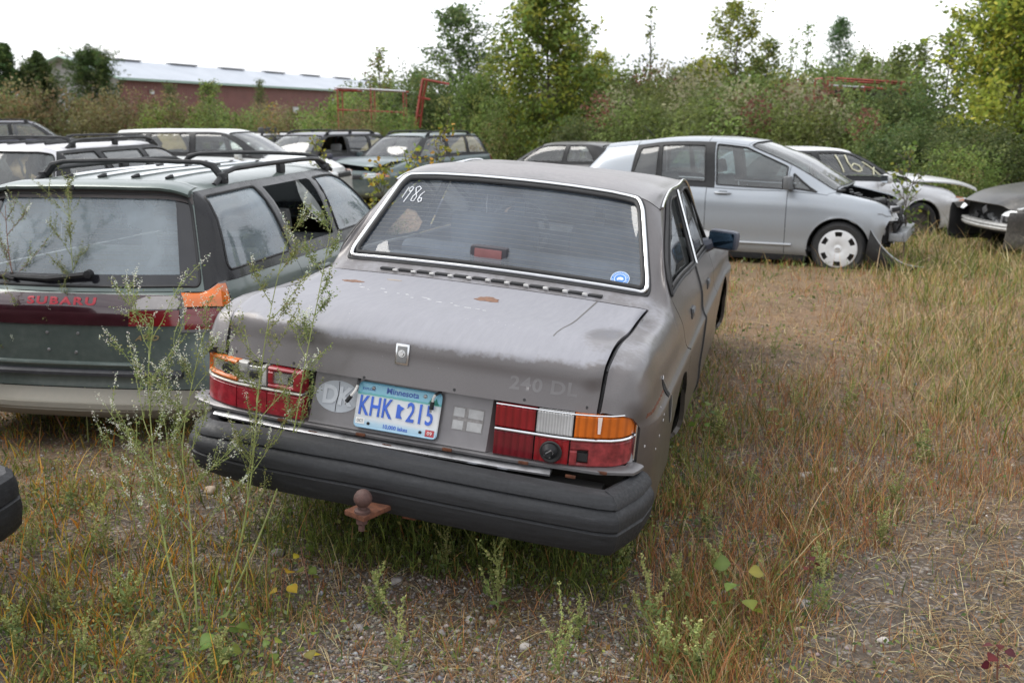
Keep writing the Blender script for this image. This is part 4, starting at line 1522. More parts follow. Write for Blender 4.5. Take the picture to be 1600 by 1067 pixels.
    drape(text_obj('badge_ghost', 'DL', .060, plain('badge ghost', (0.163, 0.155, 0.157), .4, metal=.3, var=.05), lid, basis((.560, 0, .797), (1, 0, 0), (0, 0, 1)), .0, sx=1.15, bold=.0016, spacing=1.1))
    # vents at the foot of the rear window
    ve = MB(); tabs = []
    for i in range(12):
        x = -.46 + .93 * i / 11
        hx, _ = cast(bv, (x, .955, 2), (0, 0, -1))
        ve.box((x, .968, (hx.z if hx else .93) + .006), (.060, .030, .010), bev=.003)
        tabs.append((x + .042, .950, (hx.z if hx else .93) + .007))
    ve.obj('vent_slot', SEAL, root)
    tb = MB()
    for t in tabs[:-1]: tb.box(t, (.020, .012, .008), bev=.002)
    tb.obj('vent_clip', plain('clip plastic', (.55, .54, .52), .5), root)

    # bumper: ribbed rubber-faced bar, hanging lower on the right
    bp = [(-.775, .12), (-.770, .03), (-.757, -.05), (-.735, -.105), (-.695, -.143), (-.65, -.160), (-.56, -.176), (-.40, -.193), (-.2, -.203), (0, -.207), (.2, -.205), (.40, -.197), (.60, -.184), (.74, -.172), (.785, -.160), (.803, -.150), (.820, -.10), (.858, .01), (.876, .11)]
    P3 = []
    for a, b in zip(bp[:-1], bp[1:]):
        for qn in range(2): P3.append((a[0] + (b[0] - a[0]) * qn / 2, a[1] + (b[1] - a[1]) * qn / 2, 0))
    P3.append((*bp[-1], 0))
    prof = [(-.10, .060), (-.075, .088), (-.055, .098), (-.022, .090), (-.006, .072), (-.001, .055), (-.009, .049), (-.002, .044), (.010, .026), (.013, .010), (.013, -.012), (.004, -.020), (.010, -.026), (.008, -.050), (.001, -.078), (-.012, -.098), (-.035, -.106), (-.13, -.104)]
    bm_ = MB().sweep(P3, prof)
    # the rear corners taper; the right end is kinked upward, the whole bar droops to the right
    t_ = math.tan(rad(1.85))
    bm_.v = [(x, y, .452 + 1.04 * z * (1 - .22 * max(0, (-x - .45) / .3)) * (1 - .25 * max(0, (y - .0) / .3)) - t_ * max(x, 0) * .95 - .022 * max(0, -x - .1) + (.018 * max(0, (y - .02) / .11) if x > .8 else 0)) for x, y, z in bm_.v]
    g = NT('scuffed bumper rubber')
    v = g.coord(); nn1 = g.noise(g.coord('Object', (3, 20, 40)), 2.5, 6, .7); nn2 = g.noise(v, 90, 4)
    g.set(color=g.ramp(nn1, [(.3, (.011, .0115, .013)), (.62, (.021, .022, .025)), (.8, (.048, .048, .052))]), rough=g.maprange(nn2, .3, .7, .42, .68), spec=.4)
    g.bump(g.math('ADD', nn1, g.math('MULTIPLY', nn2, .4)), .22, .003)
    bo = fix_normals(bm_.obj('bumper', g.m, root, smooth_angle=32)); bo['label'] = 'rear bumper, black rubber, drooping to the right'
    dk = MB().box((0, -.02, .44), (1.45, .13, .10)); dk.obj('bumper_beam', plain('bumper beam', (.02, .018, .017), .8), root)
    for x in (.285, .392):
        hk = MB().tube([(x - .028, -.062, .500), (x - .020, -.085, .487), (x, -.094, .483), (x + .020, -.085, .487), (x + .028, -.062, .500)], .006, 6)
        hk.box((x, -.058, .500), (.034, .02, .012), bev=.003)
        hk.add([(x - .026, -.066, .497), (x + .026, -.066, .497), (x + .018, -.092, .484), (x - .018, -.092, .484)], [(0, 1, 2, 3)])
        hk.obj('lamp_clip', plain('bright clip', (.30, .32, .35), .25, metal=.8), root)
    # tow ball on its rusty bar
    tow = MB().box((.02, -.225, .375), (.085, .20, .018), Matrix.Rotation(rad(-18), 3, 'Z'), bev=.004)
    tow.tube([(.05, -.15, .372), (.14, -.05, .362), (.18, .15, .35)], [.022, .024, .024], 4)
    tow.box((.10, -.10, .335), (.05, .03, .07), bev=.006)
    tw = tow.obj('tow_bar', RUST, root)
    ball = MB().lathe([(0, .030), (.012, .0275), (.021, .0214), (.028, .010), (.030, 0), (.028, -.010), (.021, -.0214), (.016, -.026), (.016, -.036), (.026, -.040), (.026, -.048), (0, -.048)], (.008, -.30, .432), 'z', 24)
    ball.lathe([(.020, .0), (.020, -.018), (.015, -.022), (.011, -.024), (.011, -.045), (0, -.045)], (.008, -.30, .366), 'z', 6)
    ball.obj('tow_ball', plain('rusty ball', (.072, .036, .030), .7, var=.3, scale=40, bump=.4), tw)

    # torn quarter panel and rust along the crease
    blotm = plain('torn hole', (.006, .006, .006), .9)
    P2 = [(.478, .800), (.492, .812), (.505, .79), (.545, .76), (.560, .735), (.600, .70), (.640, .655), (.672, .60), (.690, .553), (.655, .575), (.60, .63), (.565, .665), (.520, .72), (.495, .76)]
    P2 = [(y + .02, z * .9 + .03) for y, z in P2]
    plaque(bv, P2, 'x-', 2, .0008, .0008, grid=.03).obj('torn_edge', blotm, body)
    te = []
    for y, z in P2[:9]:
        h, n = cast(bv, (2, y, z), (-1, 0, 0))
        if h is not None: te.append(Vector(h) + Vector((.003, 0, .003)))
    MB().tube(te, .0018, 5).obj('bent_edge', plain('bare bright edge', (.60, .60, .60), .35, metal=.5), body)
    for i in range(7):
        y0 = .16 + .05 * i
        plaque(bv, [(y0, .700 + .006 * i * .3), (y0 + .045, .703), (y0 + .050, .712), (y0 + .012, .715)], 'x-', 2, .0006, .0006, grid=.03).obj('rust_patch', RUST, body)
    for i in range(6):
        y0 = rnd.uniform(.15, .42); z0 = rnd.uniform(.40, .70)
        r0 = rnd.uniform(.0012, .0035)
        plaque(bv, [(y0 + r0 * 1.6 * math.cos(a) * (1 if a < 3 else .6), z0 + r0 * 1.8 * math.sin(a)) for a in np.linspace(0, 5.5, 7)], 'x-', 2, .0005, .0004, grid=.03).obj('paint_chip', plain('white primer', (.58, .58, .59), .6), body)
    # mud flap / broken arch trim behind the wheel
    MB().box((.835, .62, .36), (.02, .10, .22), Matrix.Rotation(rad(-14), 3, 'X'), bev=.004).obj('mud_flap', BLACKP, root)

    # stickers and writing on the rear glass
    S = sf.S
    def on_glass(px, pz, off=.004):
        h, n = cast(BVHTree.FromPolygons(rear_bv[0], rear_bv[1]), (px, -2, pz), (0, 1, 0))
        return h
    pn = [p for p in sh.panes if p['name'] == 'rear_window'][0]
    rear_bv = ([tuple(p) for p in pn['v']], pn['f'])
    rb = BVHTree.FromPolygons(*rear_bv)
    def gpt(x, z, off=.003):
        h = rb.ray_cast(Vector((x, -2, z)), Vector((0, 1, 0)))
        if h[0] is None: return Vector((x, 1.2, z))
        n = h[1] if h[1].y < 0 else -h[1]
        return h[0] + n * off
    chalk = plain('white paint pen', (.80, .82, .85), .6)
    strokes = [[(-.553, 1.262), (-.557, 1.25), (-.566, 1.215)],
               [(-.530, 1.262), (-.541, 1.266), (-.549, 1.254), (-.542, 1.244), (-.533, 1.250), (-.530, 1.262), (-.538, 1.236), (-.552, 1.198)],
               [(-.493, 1.262), (-.506, 1.270), (-.519, 1.262), (-.512, 1.245), (-.501, 1.225), (-.507, 1.205), (-.521, 1.207), (-.519, 1.225), (-.503, 1.246), (-.493, 1.262)],
               [(-.472, 1.250), (-.484, 1.236), (-.490, 1.214), (-.482, 1.204), (-.472, 1.209), (-.474, 1.222), (-.486, 1.220)]]
    wr = MB()
    for s_ in strokes:
        L = []
        for a, b in zip(s_[:-1], s_[1:]):
            for qn in range(4): L.append(gpt(a[0] + .022 + (b[0] - a[0]) * qn / 4, a[1] + (b[1] - a[1]) * qn / 4))
        L.append(gpt(s_[-1][0] + .022, s_[-1][1]))
        wr.tube(L, .0021, 5)
    wr.obj('painted_year', chalk, rear_pane)
    c0 = gpt(.548, 1.002); n0 = (gpt(.548, 1.002, .01) - gpt(.548, 1.002, 0)).normalized()
    Bs = basis(c0, (1, 0, 0), (Vector((0, 0, 1)) - n0 * n0.z).normalized())
    def disc(r, zo, mat, nm, par, inner=0.0):
        q = MB().lathe([(inner, zo), (r, zo)], (0, 0, 0), 'z', 36); q.v = [tuple(Bs @ Vector(p)) for p in q.v]
        return q.obj(nm, mat, par)
    sb = plain('sticker blue', (.06, .20, .52), .5, var=.1); sw = plain('sticker white', (.66, .72, .78), .5)
    so_ = disc(.040, .0005, sw, 'round_sticker', rear_pane)
    disc(.0375, .0010, sb, 'sticker_ring', so_, .026)
    disc(.023, .0010, sb, 'sticker_disc', so_)
    bl = MB().add([tuple(Bs @ Vector(p)) for p in ((-.014, -.004, .0016), (-.008, .006, .0016), (.002, .009, .0016), (.012, .005, .0016), (.015, -.003, .0016), (.008, -.007, .0016), (-.004, -.006, .0016), (-.01, -.010, .0016))], [tuple(range(8))])
    fix_normals(bl.obj('sticker_figure', sw, so_))
    marks = MB()
    for i in range(26):
        a = 2 * math.pi * i / 26
        if i in (0, 13): continue
        p = Vector((.0315 * math.cos(a), .0315 * math.sin(a), .0016))
        q = MB().box(tuple(p), (.0045, .0022, .0006), Matrix.Rotation(a, 3, 'Z')); marks.add([tuple(Bs @ Vector(u)) for u in q.v], q.f)
    marks.obj('sticker_marks', sw, so_)

    # inside: shelf, high brake lamp, rear bench, front seats with pierced headrests, wheel
    trim = plain('blue grey trim', (.13, .145, .175), .9, var=.15)
    sh_ = MB().box((0, 1.25, .935), (1.25, .42, .02)); sh_.obj('parcel_shelf', trim, root)
    cl = MB().box((-.049, 1.14, 1.018), (.170, .07, .100), bev=.014)
    co = cl.obj('brake_lamp', plain('dark lamp case', (.045, .042, .05), .6), root)
    MB().box((-.047, 1.103, 1.022), (.125, .006, .070), bev=.0028).obj('brake_lens', plain('faded pink lens', (.22, .09, .09), .4), co)
    sc1 = seat(root, 0, 1.95, .36, w=1.28, headrest=False, mat=trim, lean=.28, bh=.55)
    for x in (-.34, .34):
        so2 = seat(root, x, 2.62, .37, w=.52, headrest=False, mat=trim, lean=.25, bh=.62)
        hr = MB()
        Rl = Matrix.Rotation(.18, 3, 'X')
        for (dx, dz, sx_, sz_) in ((0, .085, .27, .05), (0, -.075, .27, .05), (-.115, 0, .05, .15), (.115, 0, .05, .15)):
            p = Rl @ Vector((dx, 0, dz))
            hr.box((x + p.x, 2.27 + p.y, 1.125 + p.z), (sx_, .07, sz_), Rl, bev=.022)
        hr.obj('headrest', trim, so2)
    dd = MB().box((0, 3.02, .86), (1.36, .36, .20), bev=.06); dd.obj('dashboard', DASHM, root)
    steering_wheel(root, (-.37, 2.80, .92))
    MB().box((0, 2.62, 1.31), (.24, .02, .06), bev=.009).obj('inner_mirror', SEAL, root)
    for cy in (1.16, 3.73):
        for s in (1, -1):
            arch_liner(root, cy, .31, .30 if cy < 2 else .34, .84, s)
            # each wheel reaches down to the ground under the leaning body
            wp = SEDAN_M @ Vector((s * .67, cy, .30))
            drop = wp.z - .305 - float(ground_z(wp.x, wp.y))
            wheel(root, (s * .67, cy, .30 - drop + (.02 if s > 0 else 0)), .29, .185, s, 'bare', flat=.02 if s > 0 else 0)
    return root, bv
# ------------------------------------------------------------------ the other cars in the yard
GRP = 'cars parked in the yard'
def mats_for(nm, col, **kw):
    if max(col) < .03: kw.update(coat=.15, metal=.0, rough=.42)
    p = paint(nm, col, **kw)
    return {'body': p, 'pillar': BLACKP, 'bumper': p, 'sill': BLACKP}

# ---- green and beige estate on the left, tail towards the camera
def green_estate():
    green = paint('green pearl paint', (.125, .168, .155), rough=.3, coat=.6, metal=.35, dust=.35, dustcol=(.22, .24, .22))
    beige = paint('beige cladding', (.31, .295, .245), rough=.45, coat=.2, metal=.25, dust=.3)
    mats = {'body': green, 'pillar': plain('side window blacking', (.010, .010, .012), .25, coat=.15, spec=.3), 'bumper': beige, 'sill': beige, 'cladding': beige, 'tailgate': green, 'arch': beige, 'spoiler_panel': green}
    sp = estate_spec(L=4.72, hw=.872, roof=1.50, belt=1.0)
    lo0, up0 = sp['cols'][0]
    zn = {0: .34, 1: .36, 2: .47}
    l1, u1 = sp['cols'][1]
    sp['cols'][1] = ([(x, y - .04, z) for x, y, z in l1], [(x, y - .08, z) for x, y, z in u1])
    sp['cols'][0] = ([(x, y, zn.get(i, z)) for i, (x, y, z) in enumerate(lo0)], [(x, y, z - .05) for x, y, z in up0])
    def part(c, r, base):
        rr = r if r < 9 else 17 - r
        if rr <= 1: return 'cladding'
        if c == 0 and rr >= 6: return 'tailgate'
        return base(c, r)
    def rear_part(l, a):
        if l >= 3 or (l == 2 and a in (0, 7)): return 'bumper'
        return 'tailgate' if 1 <= a <= 6 else 'body'
    M = car_matrix(-2.297, 4.94, rad(8.5), -.20)
    gd = glass('green estate rear glass', (.88, .96, .96), .34, (.40, .47, .52))  # bluish film: dust plus the bright sky reflection put in as colour
    root, sh, bv, parts, sf, rf = car('estate_car', 'green and beige estate with black roof rails and orange tail lamp', GRP, M, sp, mats,
        dict(part=part, rear_part=rear_part, glass_for=lambda n, b: (None if n == 'rear_door_window' and b.get('side') == 1 else gd), wheel='spoke', tail_ring='tailgate', pillar='pillar',
             rear_y=[0, .06, .035, .03, -.03, .04]))
    tg = parts['tailgate']
    # dark bands: pillar blacking at both ends of the tailgate glass, black roof lip under the spoiler
    frit = plain('glass edge blacking', (.012, .012, .015), .15, coat=.35)
    def surf_strip(u0, u1, v0, v1, lift, name, mat, par, nu=10, nv=10):
        V = [sf.S(u0 + (u1 - u0) * i / nu, v0 + (v1 - v0) * j / nv) + sf.N(u0 + (u1 - u0) * i / nu, v0 + (v1 - v0) * j / nv) * lift for i in range(nu + 1) for j in range(nv + 1)]
        F = [(i * (nv + 1) + j, (i + 1) * (nv + 1) + j, (i + 1) * (nv + 1) + j + 1, i * (nv + 1) + j + 1) for i in range(nu) for j in range(nv)]
        return MB().add(V, F).obj(name, mat, par, smooth_angle=50)
    for v0, v1 in ((6.02, 7.05), (10.95, 11.98)):
        surf_strip(.03, .92, v0, v1, -.004, 'glass_blacking', frit, tg)
    surf_strip(.03, .16, 6.1, 11.9, -.003, 'glass_blacking', frit, tg, 3, 20)
    surf_strip(.86, .97, 6.05, 11.95, .004, 'glass_edge', plain('spoiler underside', (.07, .06, .058), .5), tg, 3, 20)
    hm = MB()
    for i in range(14):
        u = .20 + .62 * i / 13
        hm.tube([sf.S(u, 6.8 + 4.4 * q / 20) - sf.N(u, 6.8 + 4.4 * q / 20) * .0105 for q in range(21)], .0010, 3, caps=False)
    hm.obj('heater_wire', plain('heater wire', (.22, .14, .07), .6), tg)
    # spoiler lip over the tailgate glass
    pts = [sf.S(1.0, 6.1 + 5.8 * i / 24) for i in range(25)]
    s_ = MB()
    prof = [(-.16, .012), (-.05, .016), (.045, .004), (.075, -.012), (.070, -.026), (.02, -.030), (-.05, -.012)]
    s_.sweep([tuple(p) for p in pts][::-1], prof, closed_prof=True)
    so = fix_normals(s_.obj('spoiler', green, tg, smooth_angle=35))
    MB().lathe([(0, -.004), (.012, -.004), (.013, .004)], tuple(Vector(sf.S(1.0, 9)) + Vector((-.04, -.073, -.018))), 'y', 12).obj('washer_hole', SEAL, so)
    # reflector band with the maker's name, lamps
    def band(poly, name, mat, off=.002, th=.010, parent=None, sub=None, lo=.03):
        return plaque(bv, poly, 'y+', -2, off, th, grid=lo).obj(name, mat, parent or tg)
    maroon = plain('maroon reflector', (.032, .009, .013), .12, var=.2, coat=.9)
    xx = np.linspace(-.60, .60, 13)
    top = [(x, .955 - .01 * (abs(x) / .6) ** 2) for x in xx]; bot = [(x, .80 + .015 * (abs(x) / .6) ** 2 * 0) for x in xx[::-1]]
    bo = band(top + bot, 'reflector_band', maroon, th=.012)
    red = lens_mat('band red lens', (.16, .009, .012), ribs=0)
    clr = plain('milky clear lens', (.27, .25, .245), .25, coat=.6)
    for s in (1, -1):
        band([(s * x, z) for x, z in ((.375, .885), (.60, .885), (.61, .91), (.60, .945), (.44, .945), (.40, .93))], 'reverse_lens', clr, off=.013, th=.004, parent=bo)
        band([(s * x, z) for x, z in ((.36, .80), (.61, .80), (.61, .878), (.37, .878))], 'fog_lens', red, off=.013, th=.004, parent=bo)
        def wrap(l0, l1, a0, u1, out, nl=5):
            """A strip of the corner lamp: across the tail, round the corner, along the flank."""
            V = []; path = [(a0 * (1 - i / 8), None) for i in range(8)] + [(0, u1 * i / 7) for i in range(8)]
            for a_, u_ in path:
                for j in range(nl + 1):
                    l = l0 + (l1 - l0) * j / nl
                    p = Vector(rf.S(l, a_)) if u_ is None else Vector(sf.S(u_, 5 - l))
                    d = Vector((p.x - .50, p.y - .75, 0)).normalized()
                    p += d * out
                    V.append((s * p.x, p.y, p.z))
            F = [(i * (nl + 1) + j, i * (nl + 1) + j + 1, (i + 1) * (nl + 1) + j + 1, (i + 1) * (nl + 1) + j) for i in range(len(path) - 1) for j in range(nl)]
            mb = MB().add(V, F)
            n0 = len(V)
            V2 = [(x - (x - s * .5) * .06, y + .02, z) for x, y, z in V]
            rim = [i * (nl + 1) for i in range(len(path))] + [(len(path) - 1) * (nl + 1) + j for j in range(1, nl + 1)] + [i * (nl + 1) + nl for i in range(len(path) - 2, -1, -1)] + [j for j in range(nl - 1, 0, -1)]
            mb.add(V2, []); mb.f += [(rim[i], rim[(i + 1) % len(rim)], n0 + rim[(i + 1) % len(rim)], n0 + rim[i]) for i in range(len(rim))]
            return mb
        lo = fix_normals(wrap(-.02, 1.68, 2.12, .62, .014).obj('tail_lamp', plain('tail lamp case', (.025, .014, .016), .15, coat=.9), root))
        fix_normals(wrap(.08, 1.17, 2.02, .52, .026).obj('amber_lens', lens_mat('estate amber lens', (.58, .13, .010), ribs=0), lo))
        fix_normals(wrap(1.22, 1.62, 2.04, .54, .026).obj('red_lens', red, lo))
    def on_tail(x, z):
        h, n = cast(bv, (x, -2, z), (0, 1, 0))
        return h
    def drape(o, off):
        for q in o.data.vertices:
            h, n = cast(bv, (q.co.x, -2, q.co.z), (0, 1, 0))
            if h is not None: q.co.y = h.y - off + (q.co.y)
        return o
    nm = text_obj('maker_name', 'SUBARU', .050, plain('name red', (.34, .015, .03), .35), bo, basis((0, 0, .918), (1, 0, 0), (0, 0, 1)), .0008, sx=1.75, bold=.0018, spacing=1.25)
    drape(nm, .0155)
    drape(text_obj('awd_badge', 'AWD', .036, plain('gold badge', (.40, .31, .17), .35, metal=.6), tg, basis((.44, 0, .735), (1, 0, 0), (0, 0, 1)), .0015, sx=1.3, shear=.35, bold=.001), .004)
    # number plate recess with its bare screws, crease below it
    rec = plaque(bv, [(-.30, .60), (.30, .60), (.34, .79), (-.34, .79)], 'y+', -2, .0006, .0012, grid=.04).obj('plate_recess', green, tg)
    for x, z in ((-.09, .755), (-.09, .665), (.06, .655), (.08, .755)):
        h = on_tail(x, z)
        if h is not None:
            MB().lathe([(0, -.006), (.007, -.005), (.009, 0)], (h.x, h.y - .002, h.z), 'y', 10).obj('plate_screw', STEEL, tg)
    pth = []
    for x in np.linspace(-.40, .40, 17):
        h = on_tail(x, .595)
        if h is not None: pth.append((x, h.y - .006, .595))
    MB().tube(pth, .013, 8).obj('plate_ledge', green, tg)
    # bumper step pad
    step = MB()
    P4 = []
    for x in np.linspace(-.62, .62, 21):
        h = on_tail(x, .50)
        P4.append((x, (h.y if h is not None else 0) , .50))
    step.sweep(P4, [(-.03, .072), (.015, .066), (.030, .055), (.030, .040), (-.03, .040)])
    fix_normals(step.obj('step_pad', plain('step pad', (.035, .036, .042), .55, var=.3), root, smooth_angle=30))
    for i in range(12):
        x = -.55 + .1 * i
        h = on_tail(x, .50)
    lip = MB()
    P5 = []
    for x in np.linspace(-.76, .76, 25):
        h = on_tail(x, .40)
        P5.append((x, (h.y if h is not None else .05), .375))
    lip.sweep(P5, [(-.03, .03), (.012, .025), (.016, .0), (.0, -.03), (-.04, -.06)])
    fix_normals(lip.obj('bumper_lip', beige, root, smooth_angle=30))
    # wiper
    pw = [Vector(sf.S(.12, 9.3)) + Vector((0, -.025, .0)), Vector(sf.S(.17, 8.6)) + Vector((0, -.035, 0)), Vector(sf.S(.13, 10.9)) + Vector((0, -.03, 0))]
    wp = MB().tube([pw[1], pw[0], pw[2]], [.016, .014, .008], 6)
    wp.tube([Vector(sf.S(.10, 9.9)) + Vector((0, -.022, 0)), Vector(sf.S(.20, 11.3)) + Vector((0, -.018, 0))], .007, 5)
    wp.lathe([(0, -.03), (.02, -.028), (.024, 0)], tuple(pw[1] + Vector((0, .01, 0))), 'y', 14)
    wp.obj('rear_wiper', BLACKP, tg)
    # rails and the two arched cross bars, bright strips on the roof
    roof_rails(root, bv, (.72, 2.72), .545, h=.07, r=.015, cross=((.84, .065), (2.55, .06)))
    for x in (-.30, -.10, .10, .30):
        m = MB()
        pts = []
        for q in range(13):
            y = .72 + 1.9 * q / 12
            h, _ = cast(bv, (x, y, 3), (0, 0, -1))
            pts.append((x, y, (h.z if h else 1.5) + .008))
        m.tube(pts, .012, 6)
        ro = m.obj('roof_strip', CHROME, root)
        MB().tube([pts[0], Vector(pts[0]) + Vector((0, -.07, -.004))], [.014, .006], 6).obj('strip_end', BLACKP, ro)
        MB().tube([pts[6], Vector(pts[6]) + Vector((0, .10, .004))], [.013, .013], 6).obj('strip_clip', BLACKP, ro)
    # door handle, mirror, the rear door's glass is out; a curtain of trim hangs in the opening
    for s in (1, -1):
        door_handle(root, bv, 1.55, .90, s, green); door_handle(root, bv, 2.45, .89, s, green)
        door_mirror(root, bv, 3.05, .96, s, green)
    pl = MB()
    a, b = Vector(sf.S(4.75, 5.9)), Vector(sf.S(5.0, 5.2))
    V = []
    for i in range(9):
        t = i / 8
        c = a.lerp(b, t)
        wv = .05 + .10 * math.sin(t * 3)
        for j in range(5):
            V.append((c.x - .02 + .02 * math.sin(j * 2.2 + t * 4), c.y - wv * (j / 4 - .1) + .05, c.z))
    pl.add(V, [(i * 5 + j, i * 5 + j + 1, i * 5 + j + 6, i * 5 + j + 5) for i in range(8) for j in range(4)])
    pl.obj('torn_window_film', glass('torn film', (.5, .55, .52), .5, (.55, .58, .56)), root)
    # sticker on the quarter window
    h, n = cast(bv, (2, .80, 1.07), (-1, 0, 0))
    qx = float(sf.S(2.2, 5.28)[0]) + .001
    text_obj('window_sticker', 'AWD', .060, plain('gold sticker', (.50, .42, .24), .5), root, basis((qx, .84, 1.075), (-.12, 1, 0), (-.25, 0, 1)), .0004, sx=1.1, shear=.3, bold=.001)
    return root
def wagon_at(name, label, M, col, opts=None, kind='wagon', rails=True, seatm=None, **kw):
    sp = estate_spec(kind='wagon' if kind == 'wagon' else 'saloon', **kw)
    nm = name + ' paint ' + '%.2f%.2f%.2f' % col
    mats = mats_for(nm, col, dust=.25)
    o = dict(wheel='spoke'); o.update(opts or {})
    root, sh, bv, parts, sf = car(name, label, GRP, M, sp, mats, o)
    if rails:
        roof_rails(root, bv, (.72, 2.6), .535, h=.07, r=.018, cross=((.85, .055), (2.45, .05)) if rails == 'cross' else ())
    for s in (1, -1):
        door_handle(root, bv, 1.50, .88, s, mats['body']); door_handle(root, bv, 2.42, .87, s, mats['body'])
        door_mirror(root, bv, 3.02, .93, s, mats['body'])
    # headlamps and grille, tail lamps
    L = sp['L']
    for s in (1, -1) if o.get('lamps', True) else ():
        lm = MB()
        plaque(bv, [(s * x, z) for x, z in ((.42, .60), (.72, .615), (.74, .70), (.44, .70))], 'y-', L + 1, .002, .012, lm, .05)
        if lm.v:
            lo = lm.obj('headlamp', plain('headlamp glass', (.60, .62, .63), .08, coat=1.0, var=.25, scale=14), root)
            im = MB()
            plaque(bv, [(s * x, z) for x, z in ((.66, .62), (.72, .62), (.735, .695), (.67, .695))], 'y-', L + 1, .015, .004, im, .05)
            plaque(bv, [(y, z) for y, z in ((L - .34, .64), (L - .13, .63), (L - .13, .70), (L - .32, .70))], 'x-' if s > 0 else 'x+', s * 2, .002, .008, im, .05)
            if im.v: im.obj('indicator_lens', lens_mat('orange indicator', (.60, .20, .06)), lo)
        tl = MB()
        plaque(bv, [(s * x, z) for x, z in ((.60, .78), (.76, .78), (.76, .94), (.66, .95))], 'y+', -2, .003, .015, tl, .05)
        plaque(bv, [(y, z) for y, z in ((.06, .80), (.24, .82), (.26, .95), (.06, .95))], 'x-' if s > 0 else 'x+', s * 2, .002, .012, tl, .05)
        if tl.v: tl.obj('tail_lamp', L_RED, root)
    gm = MB()
    plaque(bv, [(-.38, .58), (.38, .58), (.38, .68), (-.38, .68)], 'y-', L + 1, .002, .008, gm, .06)
    if gm.v: gm.obj('grille', BLACKP, root)
    return root, bv, sf, parts

